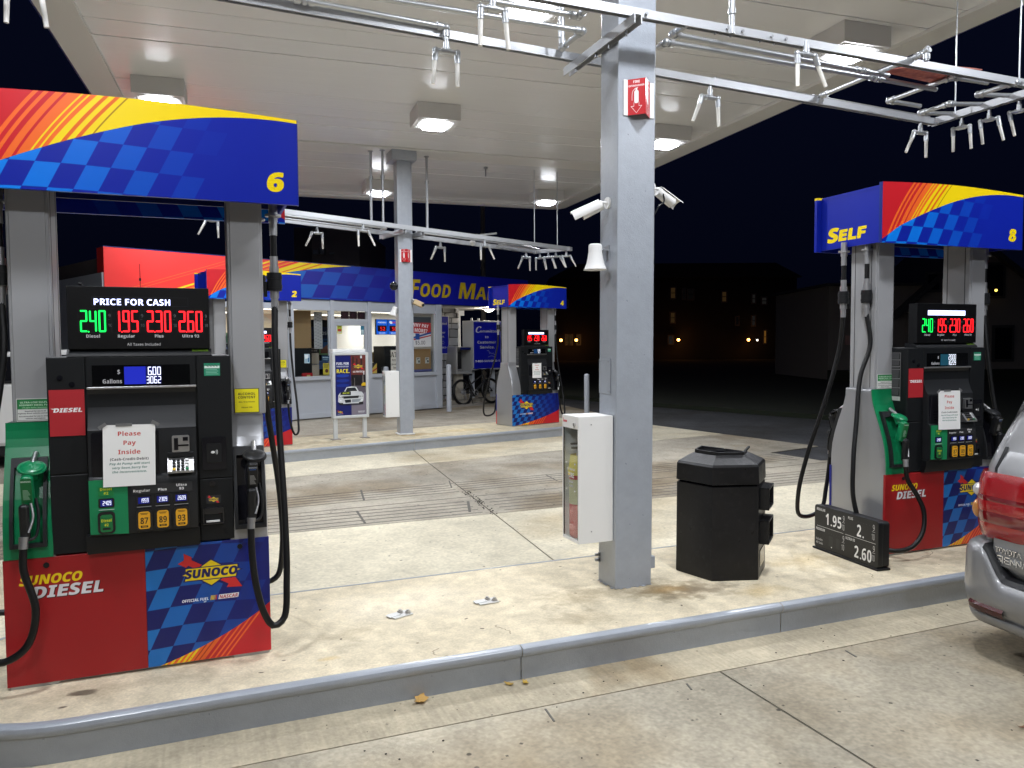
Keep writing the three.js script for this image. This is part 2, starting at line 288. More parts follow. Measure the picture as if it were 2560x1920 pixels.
// concrete of an island top: grain, rust and oil stains where the photograph has them; spots in (along, across, radius, colour, strength)
function topTexture(w, h, base, L, depth, stains, s) {
  return canvas(w, h, (c) => {
    const im = c.createImageData(w, h); seed = s;
    const lay = new Float32Array(w * h * 4);
    for (const [x, d, rx, rd, col, a, edge] of stains) {
      const X = x / L * w, Y = (1 - d / depth) * h, RX = rx / L * w, RY = rd / depth * h;
      for (let y = Math.max(0, (Y - 2 * RY) | 0); y < Math.min(h, Y + 2 * RY); y++) for (let q = Math.max(0, (X - 2 * RX) | 0); q < Math.min(w, X + 2 * RX); q++) {
        const m = mid[((y * 2) % N1) * N1 + (q * 2) % N1], cc = coarse[((y * 3) % N1) * N1 + (q * 3) % N1], r = Math.hypot((q - X) / RX, (y - Y) / RY) + (m - 0.5) * 1.3 + (cc - 0.5) * 1.1;
        const k = clamp((1 - r) / edge, 0, 1) * a * (0.45 + 0.9 * m), o = (y * w + q) * 4;
        lay[o] = lay[o] * (1 - k) + col[0] * k; lay[o + 1] = lay[o + 1] * (1 - k) + col[1] * k; lay[o + 2] = lay[o + 2] * (1 - k) + col[2] * k; lay[o + 3] = 1 - (1 - lay[o + 3]) * (1 - k);
      }
    }
    for (let y = 0; y < h; y++) for (let x = 0; x < w; x++) {
      const o = (y * w + x) * 4, i = ((y * 2) % N1) * N1 + (x * 2) % N1, f = 1 + 0.09 * (coarse[(y % N1) * N1 + x % N1] - 0.5) + 0.2 * (mid[i] - 0.5) + 0.16 * (fine[i] - 0.5), a = lay[o + 3];
      for (let k = 0; k < 3; k++) im.data[o + k] = clamp(base[k] * f * (1 - a) + lay[o + k] * (a > 0 ? 1 : 0) * f);
      im.data[o + 3] = 255;
    }
    c.putImageData(im, 0, 0);
    c.strokeStyle = 'rgba(60,50,38,0.55)'; c.lineWidth = 1.2;
    for (let k = 0; k < 7; k++) { let x = rnd() * w, y = rnd() * h, a = rnd() * 6.3; c.beginPath(); c.moveTo(x, y); for (let i = 0; i < 12; i++) { a += rr(-0.7, 0.7); x += 6 * Math.cos(a); y += 4 * Math.sin(a); c.lineTo(x, y); } c.stroke(); }
    c.fillStyle = 'rgba(45,38,30,0.8)'; for (let k = 0; k < 60; k++) { c.beginPath(); c.ellipse(rnd() * w, rnd() * h, rr(0.8, 3.5), rr(0.6, 2), rnd() * 3, 0, 6.3); c.fill(); }
  });
}
const rust = [150, 112, 58], oil = [92, 78, 60], grime = [128, 112, 84], pale = [236, 226, 206], darkS = [58, 48, 40], yel = [196, 160, 92];
{
  const L0 = -1.06, L1 = 5.75, L = L1 - L0, x = (X) => X - L0;
  const stains = [[x(2.45), 0.42, 0.3, 0.2, grime, 0.8, 0.8], [x(2.62), 0.36, 0.24, 0.16, oil, 0.5, 0.8], [x(2.4), 0.44, 0.14, 0.08, rust, 0.5, 0.8], [x(2.85), 0.22, 0.2, 0.12, yel, 0.35, 0.9], [x(1.9), 0.5, 0.35, 0.16, grime, 0.4, 0.9], [x(1.75), 0.22, 0.2, 0.12, grime, 0.35, 0.9],
    [x(-0.45), 0.24, 0.05, 0.03, darkS, 0.9, 0.5], [x(-0.5), 0.13, 0.02, 0.012, darkS, 0.8, 0.5], [x(0.5), 0.2, 0.07, 0.03, yel, 0.4, 0.8], [x(-0.3), 0.25, 0.5, 0.12, grime, 0.25, 0.9], [x(3.6), 0.6, 0.4, 0.2, yel, 0.3, 0.9], [x(3.4), 0.2, 0.4, 0.14, grime, 0.25, 0.9], [x(4.6), 0.25, 0.5, 0.16, grime, 0.4, 0.9], [x(1.1), 0.8, 0.6, 0.3, pale, 0.4, 0.9], [x(0.62), 0.45, 0.25, 0.1, grime, 0.25, 0.9]];
  island('pump_island', L0, L1, 1.22, [1.334, 2.812], std(0xffffff, 0.85, 0, { map: topTexture(2048, 400, [205, 193, 167], L, 1.22, stains, 5), bumpMap: bumpFine, bumpScale: 0.001 }), 0, P(0, 0, 3.2));
}
const T2 = 0.24;                                           // the far island is turned by this much
const on2 = (s, Y, off) => P(0.81 + s * Math.cos(T2) - off * Math.sin(T2), Y, 10.43 + s * Math.sin(T2) + off * Math.cos(T2));
{
  const L0 = -0.95, L1 = 5.95, x = (X) => X - L0;
  const stains = [[x(2.6), 0.55, 0.5, 0.2, rust, 0.5, 0.9], [x(2.3), 0.75, 0.3, 0.2, oil, 0.4, 0.8], [x(1.7), 0.6, 0.4, 0.25, grime, 0.4, 0.9], [x(3.5), 0.6, 0.6, 0.3, yel, 0.35, 0.9], [x(0.9), 0.5, 0.5, 0.2, grime, 0.35, 0.9], [x(1.3), 0.8, 0.3, 0.2, [120, 118, 112], 0.5, 0.8]];
  island('pump_island_001', L0, L1, 1.38, [2.16], std(0xffffff, 0.85, 0, { map: topTexture(2048, 360, [192, 181, 154], L1 - L0, 1.38, stains, 6), bumpMap: bumpFine, bumpScale: 0.001 }), T2, on2(0, 0, 0));
}
// ---------------------------------------------------------------- canopy over the pumps
const TC = -0.065, CH = 4.3;                               // turned a little against the near island; soffit height above the island tops
const onC = (x, Y, d) => P(-1.055 + x * Math.cos(TC) - d * Math.sin(TC), Y, 10 + x * Math.sin(TC) + d * Math.cos(TC));
const CW = 8.12, CF = 6.0, CN = -15;                       // width, far edge, near edge
{
  const c = thing('canopy', 'large flat canopy with glossy off-white plank soffit over both pump islands', 'canopy', onC(0, CH, 0), TC);
  // local: x right, y up from the soffit, z = -d
  const edge = rrect(0, CW, CN, CF, 0.3), inner = rrect(0.235, CW - 0.235, CN + 0.235, CF - 0.235, 0.2);
  const ring = (s, hole, t, y) => { s.holes.push(hole); return new THREE.ExtrudeGeometry(s, { depth: t, bevelEnabled: false, curveSegments: 10 }).rotateX(-Math.PI / 2).translate(0, y, 0); };
  obj('edge_soffit', ring(edge, inner, 0.05, -0.02), M.ceilingTrim, c);
  obj('edge_trim', ring(rrect(0.19, CW - 0.19, CN + 0.19, CF - 0.19, 0.22), rrect(0.33, CW - 0.33, CN + 0.33, CF - 0.33, 0.18), 0.035, -0.034), M.ceilingTrim, c);
  obj('fascia', ring(rrect(-0.015, CW + 0.015, CN - 0.015, CF + 0.015, 0.31), rrect(0, CW, CN, CF, 0.3), 0.95, -0.022), M.blueDark, c);
  const pitch = 0.412;
  for (let d = CN + 0.25, k = 0; d < CF - 0.24; d += pitch, k++) {
    const e = Math.min(d + pitch - 0.009, CF - 0.24), y = 0.004 + 0.002 * Math.sin(k * 2.1);
    const gg = bx(0.24, CW - 0.24, y, y + 0.02, -e, -d, 0.004), tilt = (Math.sin(k * 5.3) * 0.005) / pitch;
    gg.translate(0, 0, (d + e) / 2).rotateX(tilt).translate(0, 0, -(d + e) / 2);
    obj('ceiling_plank', metreUV(gg), M.ceiling, c);
  }
  obj('beam_cover', bx(0.33, CW - 0.33, -0.022, 0.004, -2.26, -1.76, 0.004), M.ceilingTrim, c);
  obj('beam_cover', bx(0.33, CW - 0.33, -0.022, 0.004, 6.1, 6.6, 0.004), M.ceilingTrim, c);
  obj('roof_deck', bx(0, CW, 0.06, 0.9, -CF, -CN), M.darkWall, c);
}
// recessed-lens lamps in boxes under the soffit
{
  const xs = [0.78, 3.92, 7.15], rows = [[4.32, 'far'], [-0.25, 'middle'], [-3.74, 'near'], [-7.3, 'front'], [-10.9, 'rear']];
  const say = { far: ['in the farthest row, left of the far column', 'in the farthest row, just behind the far column', 'in the farthest row, at the right edge of the soffit'],
    middle: ['just above the big number 6', 'in the middle of the soffit, before the far column', 'half hidden by the right edge of the near column'],
    near: ['out of view above the left pump', 'at the top edge, crossed by two galvanized pipes', 'at the upper right, seen between the pipes of the frame'],
    front: ['overhead at the left', 'overhead before the near column', 'overhead at the right'], rear: ['behind the viewer at the left', 'behind the viewer in the middle', 'behind the viewer at the right'] };
  const boxG = bx(-0.268, 0.268, -0.19, 0.004, -0.25, 0.25, 0.006), panelG = bx(-0.225, 0.225, -0.196, -0.188, -0.205, 0.205, 0.003);
  const lensG = new THREE.ExtrudeGeometry(rrect(-0.135, 0.135, -0.14, 0.14, 0.05), { depth: 0.03, bevelEnabled: true, bevelSize: 0.014, bevelThickness: 0.01, bevelSegments: 2 }).rotateX(Math.PI / 2).translate(0, -0.192, 0);
  const screws = [[-0.2, -0.18], [0.2, -0.18], [0.2, 0.18], [-0.2, 0.18]].map(([x, z]) => rod(V(x, -0.2, z), V(x, -0.19, z), 0.007, 6));
  for (const [d, row] of rows) xs.forEach((x, i) => {
    const l = thing('canopy_lamp', `boxed canopy lamp ${say[row][i]}`, 'lamp', onC(x, CH, d), TC, 'boxed lamps under the canopy');
    obj('housing', boxG.clone(), M.box, l); obj('panel', panelG.clone(), M.box, l); obj('lens', lensG.clone(), M.lens, l);
    for (const s of screws) obj('screw', s.clone(), M.iron, l);
    const a = new THREE.RectAreaLight(LAMP_COLOR, LAMP_L, 0.27, 0.28);
    a.name = 'lamp_light'; a.position.set(0, -0.245, 0); a.rotation.x = -Math.PI / 2; l.add(a);
  });
}
// columns
function column(label, X, D, extra) {
  const c = thing('canopy_column', label, 'column', P(X, 0, D), 0.0, 'columns that carry the canopy');
  obj('shaft', metreUV(bx(-0.1, 0.1, 0, CH, -0.21, 0, 0.006)), M.paint, c);
  return c;
}
{
  const c = column('grey painted steel column in the foreground with extinguisher cabinet on its side', 2.2445, 3.74);
  c.scale.set(1.165, 1, 0.93); c.rotation.z = -0.0065;
  obj('cable_duct', [bx(0.1, 0.127, 0.13, CH, -0.075, -0.05, 0.004), bx(0.1, 0.134, 0.13, CH, -0.105, -0.078, 0.004), bx(0.1, 0.128, 0.13, CH, -0.135, -0.108, 0.004)].map((q) => metreUV(q)), M.paint, c);
  obj('duct_end_box', metreUV(bx(0.1, 0.145, 0.08, 0.15, -0.14, -0.045, 0.005)), M.paint, c);
  obj('cover_plate', metreUV(bx(-0.106, -0.1, 1.085, 1.28, -0.2, -0.065, 0.002)), M.paint, c);
  for (const [y, z] of [[1.1, -0.08], [1.1, -0.185], [1.265, -0.08], [1.265, -0.185]]) obj('screw', rod(V(-0.109, y, z), V(-0.105, y, z), 0.005, 6), M.iron, c);
  obj('conduit_clip', [bx(-0.125, -0.1, 0.118, 0.132, -0.2, -0.185), bx(-0.125, -0.1, 0.148, 0.162, -0.2, -0.185), bx(-0.107, -0.1, 0.112, 0.168, -0.2, -0.185)], M.iron, c);
  // crusty bead of mortar and flaked paint round the foot
  seed = 44; const bead = [];
  for (let k = 0; k < 60; k++) { const t = rnd() * 4, s = t % 1 * 0.2 - 0.1, side = t | 0, x = side === 0 ? s : side === 1 ? 0.102 : side === 2 ? s : -0.102, z = side === 0 ? 0.002 : side === 2 ? -0.212 : -0.105 + s; bead.push(new THREE.DodecahedronGeometry(rr(0.002, 0.007), 0).scale(1.6, 0.6, 1).translate(x, 0.002, z)); }
  obj('base_grout', bead, M.paint, c);
}
{
  const c = column('grey column on the far island with pipes hanging beside its collar', 2.965, 11.6);
  obj('collar', metreUV(bx(-0.19, 0.19, 4.13, CH + 0.02, -0.3, 0.08, 0.012)), M.paint, c);
  obj('cable_duct', metreUV(bx(0.1, 0.145, 0.22, 4.15, -0.15, -0.06, 0.005)), M.paint, c);
  obj('base_grout', metreUV(bx(-0.125, 0.125, 0, 0.018, -0.23, 0.025, 0.006)), M.white, c);
}
// ---------------------------------------------------------------- fire suppression frames: rails, pipes and discharge nozzles
const elbow = (p, r) => ball(p, r * 1.5, 10);
function collar(p, dir, r) { const d = dir.clone().normalize().multiplyScalar(r * 0.9); return rod(p.clone().sub(d), p.clone().add(d), r * 1.38, 12); }
function pipeRun(pts, r) {                                   // straight galvanized pipes joined by elbows with collars
  const out = [];
  pts.forEach((p, i) => {
    if (i + 1 < pts.length) out.push(rod(p, pts[i + 1], r, 12));
    if (i > 0 && i + 1 < pts.length) { out.push(elbow(p, r)); for (const q of [pts[i - 1], pts[i + 1]]) { const d = q.clone().sub(p); out.push(collar(p.clone().add(d.clone().normalize().multiplyScalar(r * 2.3)), d, r)); } }
  });
  return out;
}
// a pair of discharge nozzles: a nipple, a tee and two elbows with capped pipes; along = direction of the tee, spread angles of the two legs
function nozzlePair(parent, at, along, legs, s = 1) {
  const r = 0.0125 * s, up = V(0, 1, 0), out = [], caps = [], tee = at.clone().add(V(0, -0.075 * s, 0)), half = 0.062 * s;
  out.push(rod(at, tee, r, 10), collar(at.clone().add(V(0, -0.035 * s, 0)), up, r), rod(at.clone().add(V(0, -0.045 * s, 0)), tee, r * 1.4, 10));
  const ends = [along.clone().multiplyScalar(-half).add(tee), along.clone().multiplyScalar(half).add(tee)];
  out.push(rod(ends[0], ends[1], r, 10), rod(tee.clone().lerp(ends[0], 0.45), tee.clone().lerp(ends[1], 0.45), r * 1.4, 10));
  ends.forEach((e, i) => {
    const dir = along.clone().multiplyScalar(Math.sin(legs[i])).add(V(0, -Math.cos(legs[i]), 0)).normalize(), knee = e.clone().add(V(0, -0.008, 0));
    out.push(elbow(e, r), rod(e, knee.clone().add(dir.clone().multiplyScalar(0.05 * s)), r * 1.3, 10));
    const a = knee.clone().add(dir.clone().multiplyScalar(0.05 * s)), b = knee.clone().add(dir.clone().multiplyScalar(0.175 * s));
    caps.push(rod(a, b, 0.0125 * s, 12, 0.0105 * s));
  });
  const n = obj('discharge_nozzle', out, M.galv, parent); for (const q of caps) obj('nozzle_cap', q, M.cap, n);
}
// channel-section rail between two points (open side down)
function rail(a, b, h = 0.045, w = 0.04) {
  const d = b.clone().sub(a), l = d.length(), pr = [[-w / 2, 0], [-w / 2, h], [w / 2, h], [w / 2, 0], [w / 2 - 0.006, 0], [w / 2 - 0.006, h - 0.006], [-w / 2 + 0.006, h - 0.006], [-w / 2 + 0.006, 0]];
  const q = prism(pr, 0, l), m = new THREE.Matrix4(), z = d.normalize(), x = V(0, 1, 0).cross(z).normalize(), y = z.clone().cross(x);
  return metreUV(q.applyMatrix4(m.makeBasis(x, y, z).setPosition(a)));
}
{
  const f = thing('fire_suppression_frame', 'galvanized rail frame with pipes and capped nozzles hung over the near island', 'pipe frame', V(0, 0, 0));
  const Y = 3.045, A = (X) => 3.57 + (X - 2.2) * 0.006, B = (X) => 4.17 + (X - 1) * 0.065;
  obj('rail', rail(P(-0.95, Y, A(-0.95)), P(5.36, Y, A(5.36))), M.galvRail, f);
  obj('rail', rail(P(-0.95, Y, B(-0.95)), P(5.36, Y, B(5.36))), M.galvRail, f);
  obj('end_bar', rail(P(5.34, Y - 0.002, A(5.3) - 0.05), P(5.36, Y - 0.002, B(5.36) + 0.04), 0.05, 0.045), M.galvRail, f);
  obj('end_bar', rail(P(-0.95, Y - 0.002, A(-0.95) - 0.05), P(-0.95, Y - 0.002, B(-0.95) + 0.04), 0.05, 0.045), M.galvRail, f);
  for (const X of [2.125]) obj('bracket', [rail(P(X, Y - 0.055, 3.5), P(X + 0.01, Y - 0.055, B(X) + 0.1), 0.05, 0.045)], M.galvRail, f);
  seed = 7; const bolts = [];
  for (const X of [2.14, 2.65, 2.75, 2.95, 3.05]) bolts.push(rod(P(X, Y - 0.012, A(X)), P(X, Y + 0.002, A(X)), 0.008, 6), rod(P(X + 0.06, Y + 0.02, A(X) - 0.034), P(X + 0.06, Y + 0.02, A(X) - 0.024), 0.009, 6));
  for (const D of [3.62, 3.8, 3.95, 4.2]) bolts.push(rod(P(2.125, Y - 0.075, D), P(2.125, Y - 0.05, D), 0.008, 6));
  for (const q of bolts) obj('bolt', q, M.iron, f);
  const r = 0.0155, y = Y + 0.05, y2 = Y + 0.015;
  obj('pipe', pipeRun([P(-0.8, y, 3.935), P(2.03, y, 3.93), P(2.03, y, 4.19), P(2.03, 4.28, 4.19)].map((p) => p), r), M.galv, f);
  obj('pipe', pipeRun([P(-0.8, y, 3.765), P(1.92, y, 3.763), P(1.92, y, 3.62), P(1.92, 4.28, 3.62)], r), M.galv, f);
  obj('pipe', [rod(P(1.97, Y + 0.07, 4.1), P(1.97, 4.28, 4.1), 0.008, 8)], M.galv, f);
  obj('pipe', pipeRun([P(2.47, y2, 3.56), P(2.47, y2, 3.71), P(3.9, y2, 3.77), P(4.13, y2, 3.775)], r), M.galv, f);
  obj('pipe', pipeRun([P(2.5, y2, 3.9), P(2.5, y2, 3.82), P(4.1, y2, 3.845), P(4.66, y2, 3.865)], r), M.galv, f);
  obj('pipe', pipeRun([P(4.12, Y, 4.36), P(4.12, y, 4.33), P(4.1, y, 3.5), P(4.1, Y + 0.06, 3.47), P(4.1, Y, 3.47)], r), M.galv, f);
  obj('pipe', pipeRun([P(4.98, y, 4.26), P(4.66, y, 4.25), P(4.64, y, 3.73), P(4.96, y, 3.72)], r), M.galv, f);
  obj('pipe', pipeRun([P(5.4, y, 4.3), P(5.03, y2, 4.3), P(5.03, y2, 4.06), P(5.4, y, 4.05)], r), M.galv, f);
  obj('pipe', pipeRun([P(5.4, y, 3.84), P(5.03, y2, 3.84), P(5.03, y2, 3.58), P(5.4, y, 3.58)], r), M.galv, f);
  obj('pipe', pipeRun([P(3.2, y, B(3.2) + 0.005), P(4.12, y, B(4.12) + 0.005), P(5.3, y, B(5.3) + 0.005)], 0.014), M.iron, f);
  obj('pipe', pipeRun([P(-0.9, y, B(-0.9) - 0.05), P(0.55, y, B(0.55) - 0.045), P(1.31, y, B(1.31) - 0.035), P(1.31, Y - 0.02, B(1.31) - 0.035)], 0.016), M.galv, f);
  obj('pipe', [rod(P(2.75, Y, 3.56), P(2.75, 4.28, 3.56), 0.016), collar(P(2.75, Y + 0.12, 3.56), V(0, 1, 0), 0.016)], M.galv, f);
  const ax = V(1, 0, 0), az = V(0, 0, -1);
  nozzlePair(f, P(1.313, Y - 0.005, B(1.3) - 0.035), ax, [-0.1, 0.0]);
  nozzlePair(f, P(3.159, Y, B(3.159)), ax, [-0.42, 0.05]);
  nozzlePair(f, P(5.2, Y, B(5.2)), ax, [-0.5, 0.02]);
  nozzlePair(f, P(1.36, Y, A(1.36)), ax, [-0.02, 0.1]);
  nozzlePair(f, P(3.24, Y + 0.02, A(3.24) - 0.045), ax, [0.02, 0.5]);
  nozzlePair(f, P(-0.66, Y, B(-0.66)), ax, [-0.05, 0.12]);
  for (const [D, a, b] of [[4.22, -0.05, 0.1], [4.0, 0.12, 0.3], [3.78, 0.28, 0.3], [3.6, 0.3, 0.4]]) nozzlePair(f, P(5.36, Y - 0.01, D), V(0.35, 0, 1).normalize(), [a * 0.6 + 0.05, b * 0.8], 0.92);
  for (const [X, D] of [[5.24, 4.18], [5.1, 3.6]]) obj('hanger_rod', rod(P(X, Y, D), P(X, 4.3, D), 0.005, 8), M.galv, f);
  // a leaf-shaped red sheet left lying on the pipes
  const sh = new THREE.Shape(); sh.moveTo(4.15, 3.85); sh.quadraticCurveTo(4.3, 3.62, 4.75, 3.6); sh.lineTo(4.66, 3.9); sh.lineTo(4.15, 3.86);
  obj('faded_sheet', new THREE.ExtrudeGeometry(sh, { depth: 0.006, bevelEnabled: false }).rotateX(-Math.PI / 2).translate(0, Y + IT + 0.068, 0), std(0xffffff, 0.6, 0, { map: dataTex(128, (i, x, y) => { const v = mid[y * 4 * N1 + x * 4]; return [150 + 60 * v, 70 + 60 * v, 62 + 50 * v]; }, true, 0.3) }), f, 'weathered red sheet lying on the pipes');
}
{
  const f = thing('fire_suppression_frame', 'galvanized rail frame with capped nozzles hung over the far island', 'pipe frame', V(0, 0, 0));
  // along the far island; the frame sags towards its right end
  const Q = (s, off, dy = 0) => on2(s, 3.145 - 0.034 * (s - 0.4) + dy, off);
  const rl = (a, b) => rail(a, b, 0.065, 0.05);
  obj('rail', rl(Q(-1.0, 0.45), Q(5.52, 0.45)), M.galvRail, f); obj('rail', rl(Q(-1.0, 1.12), Q(5.3, 1.12)), M.galvRail, f);
  obj('end_bar', rl(Q(5.45, 0.4, -0.003), Q(5.25, 1.16, -0.003)), M.galvRail, f); obj('end_bar', rl(Q(-1, 0.4, -0.003), Q(-1, 1.16, -0.003)), M.galvRail, f);
  for (const s of [2.27, 2.58]) obj('bracket', rl(Q(s, 0.42, -0.06), Q(s, 1.2, -0.06)), M.galvRail, f);
  const r = 0.017;
  obj('pipe', pipeRun([Q(-0.9, 0.7, 0.03), Q(2.1, 0.7, 0.03), Q(2.12, 0.88, 0.03)], r), M.galv, f);
  obj('pipe', pipeRun([Q(-0.9, 0.95, 0.03), Q(2.0, 0.95, 0.03)], r), M.galv, f);
  obj('pipe', pipeRun([Q(2.62, 0.7, 0.03), Q(4.3, 0.72, 0.03), Q(4.9, 0.75, 0.03)], r), M.galv, f);
  obj('pipe', pipeRun([Q(3.7, 1.1, 0.1), Q(3.72, 0.75, 0.1), Q(3.95, 0.45, 0.13)], r), M.galv, f);
  obj('pipe', pipeRun([Q(4.4, 1.05, 0.05), Q(4.6, 0.6, 0.05), Q(5.3, 0.62, 0.05)], r), M.galv, f);
  obj('pipe', pipeRun([Q(4.5, 0.95, 0.05), Q(5.2, 0.95, 0.05)], r), M.galv, f);
  for (const [px, pz] of [[1.97, 0.9], [2.09, 0.75], [2.83, 0.72]]) obj('drop_pipe', [rod(Q(px, pz, 0.05), on2(px, CH, pz), 0.019), collar(on2(px, CH - 0.42, pz), V(0, 1, 0), 0.024), rod(on2(px, CH - 0.03, pz), on2(px, CH, pz), 0.042)], M.iron, f);
  obj('drop_pipe', pipeRun([Q(2.85, 0.74, 0.1), Q(3.12, 0.8, 0.12)], r), M.galv, f);
  const ax = V(Math.cos(T2), 0, -Math.sin(T2));
  for (const [s, off, a, b] of [[1.2, 1.12, -0.5, 0.02], [1.62, 0.45, 0.02, 0.5], [3.3, 1.12, -0.5, 0.02], [3.72, 0.45, 0.02, 0.5], [5.05, 1.12, -0.5, 0.02], [-0.1, 0.45, 0.02, 0.45], [-0.3, 1.12, -0.5, 0.02]]) nozzlePair(f, Q(s, off), ax, [a, b], 1.25);
  for (const [s, off, a, b] of [[5.3, 1.05, 0.0, 0.2], [5.34, 0.86, 0.2, 0.35], [5.38, 0.7, 0.3, 0.5], [5.45, 0.5, 0.35, 0.5]]) nozzlePair(f, Q(s, off), V(0.8, 0, 0.6), [a, b], 1.15);
  obj('hanger_rod', rod(Q(4.85, 0.62), on2(4.85, CH, 0.62), 0.008, 6), M.galv, f); obj('hanger_rod', rod(Q(5.25, 0.5), on2(5.25, CH, 0.5), 0.008, 6), M.galv, f);
  obj('hanger_rod', [rod(on2(4.05, CH - 0.15, 0.9), on2(4.05, CH, 0.9), 0.012, 6), rod(on2(4.05, CH - 0.03, 0.9), on2(4.05, CH, 0.9), 0.035, 8)], M.iron, f);
  obj('spot_lamp', [ball(Q(3.75, 0.85, 0.0), 0.05)], M.white, f);
}
// ---------------------------------------------------------------- print for the dispensers
const C = { red: '#c8202a', orange: '#ee6a28', yellow: '#f2d312', blue: '#10239a', blueD: '#0b1a78', sky: '#0c7ce4', skyD: '#1350b4', navy: '#0c1560' };
// checks of a waving flag: a sheared grid that fades into the ground colour towards x1
function checks(g, x0, x1, y0, y1, cw, ch, shear, wave, dark, light, ground, phase = 0) {
  const mix = (a, b, t) => { const h = (s) => [1, 3, 5].map((i) => parseInt(s.slice(i, i + 2), 16)), A = h(a), B = h(b); return `rgb(${A.map((v, i) => Math.round(v + (B[i] - v) * t)).join(',')})`; };
  for (let j = -1; j * ch < y1 - y0 + ch; j++) for (let i = -8; i * cw < x1 - x0 + 8 * cw; i++) {
    const p = (a, b) => { const y = y1 - b * ch, x = x0 + a * cw + shear * b * ch; return [x, y + wave(x)]; };
    const t = clamp(((i + 0.5) * cw + shear * j * ch) / (x1 - x0), 0, 1), lit = ((i + j + phase) % 2 + 2) % 2 === 0;
    poly(g, mix(lit ? light : dark, ground, Math.pow(t, 1.3)), [p(i, j), p(i + 1, j), p(i + 1, j + 1), p(i, j + 1)]);
  }
}
// head panel: red, orange and yellow strokes over a blue flag, number at the right
function headPrint(number) {
  return canvas(1024, 312, (g, w, h) => {                  // spans u -0.09..1.161 and Y 1.981..2.375
    const ux = (u) => (u + 0.09) / 1.251 * w, vy = (v) => h - (v - 1.981) / 0.394 * h;
    g.fillStyle = C.blue; g.fillRect(0, 0, w, h);
    checks(g, ux(0.03), ux(0.83), 0, h, ux(0.088) - ux(0), (vy(2) - vy(2.093)) * 1.06, 0.5, (x) => 10 * Math.sin((x / w) * 5.2 + 3.6), C.blue, C.sky, C.blue, 1);
    g.beginPath(); g.moveTo(-4, -4); g.lineTo(w + 4, -4); g.lineTo(w + 4, vy(2.331));
    g.bezierCurveTo(ux(1.0), vy(2.345), ux(0.8), vy(2.335), ux(0.579), vy(2.28)); g.bezierCurveTo(ux(0.42), vy(2.24), ux(0.2), vy(2.155), ux(0.048), vy(2.085)); g.lineTo(ux(-0.09), vy(2.0)); g.lineTo(-4, h + 4); g.closePath(); g.save(); g.clip();
    g.fillStyle = C.yellow; g.fillRect(0, 0, w, h);
    const stroke = (t0, b0, t1, b1, col) => { g.fillStyle = col; g.beginPath(); g.moveTo(ux(t0), -4); g.quadraticCurveTo(ux((t0 + b0) / 2 - 0.035), vy(2.2), ux(b0), vy(2.0)); g.lineTo(ux(b1), vy(2.0)); g.quadraticCurveTo(ux((t1 + b1) / 2 - 0.035), vy(2.2), ux(t1), -4); g.closePath(); g.fill(); };
    stroke(-0.6, -0.9, 0.40, 0.115, C.orange);
    for (const [a, b] of [[0.425, 0.15], [0.465, 0.185], [0.505, 0.235]]) stroke(a, b, a + 0.017 - 0.01 * (a > 0.5), b + 0.015 - 0.009 * (a > 0.5), a > 0.5 ? '#a8790c' : '#e0651f');
    for (const [a, b] of [[0.345, 0.075], [0.37, 0.095]]) stroke(a, b, a + 0.008, b + 0.007, C.yellow);
    stroke(-0.6, -0.9, 0.183, -0.06, C.red);
    for (const [a, b, q] of [[0.2, -0.042, 0.018], [0.235, -0.012, 0.022], [0.285, 0.035, 0.012]]) stroke(a, b, a + q, b + q * 0.9, C.red);
    g.restore();
    text(g, number, ux(1.062), vy(2.036), 84, { color: C.yellow, slant: 0.12, sx: 1.25, stroke: 6, strokeColor: C.yellow });
  });
}
const selfPrint = canvas(256, 196, (g, w, h) => { g.fillStyle = C.blue; g.fillRect(0, 0, w, h); text(g, 'S', 72, 170, 68, { color: C.yellow, slant: 0.14, sx: 1.3, stroke: 5, strokeColor: C.yellow, align: 'right' }); text(g, 'ELF', 71, 169, 52, { color: C.yellow, slant: 0.14, sx: 1.36, stroke: 4, strokeColor: C.yellow, align: 'left' }); });
// the badge: a yellow diamond with an arrow through it and the name across
function badge(g, x, y, s) {
  g.save(); g.translate(x, y); g.scale(s, s);
  g.save(); g.rotate(0.52); poly(g, '#14145a', [[-66, -12], [66, -12], [66, 12], [-66, 12]]); poly(g, '#d22a2a', [[-76, -13], [-56, -13], [-50, 0], [-56, 13], [-76, 13], [-68, 0]]); poly(g, '#d22a2a', [[-60, -7], [52, -7], [52, 7], [-60, 7]]); poly(g, '#d22a2a', [[48, -16], [80, 0], [48, 16]]); g.restore();
  poly(g, '#14145a', [[-50, 0], [0, -32], [50, 0], [0, 32]]); poly(g, C.yellow, [[-46, 0], [0, -29], [46, 0], [0, 29]]);
  poly(g, '#14145a', [[-70, 1], [-58, -2], [-60, -15], [62, -15], [62, -3], [72, -1], [60, 2], [58, 16], [-62, 16], [-58, 4]]); poly(g, C.yellow, [[-64, 1], [-55, -2], [-56, -13], [59, -13], [59, -3], [66, -1], [57, 2], [55, 14], [-58, 14], [-54, 3]]);
  text(g, 'SUNOCO', 0, 9, 25, { color: '#14145a', slant: 0.16, sx: 1.12, stroke: 1.6, strokeColor: '#14145a' });
  g.restore();
}
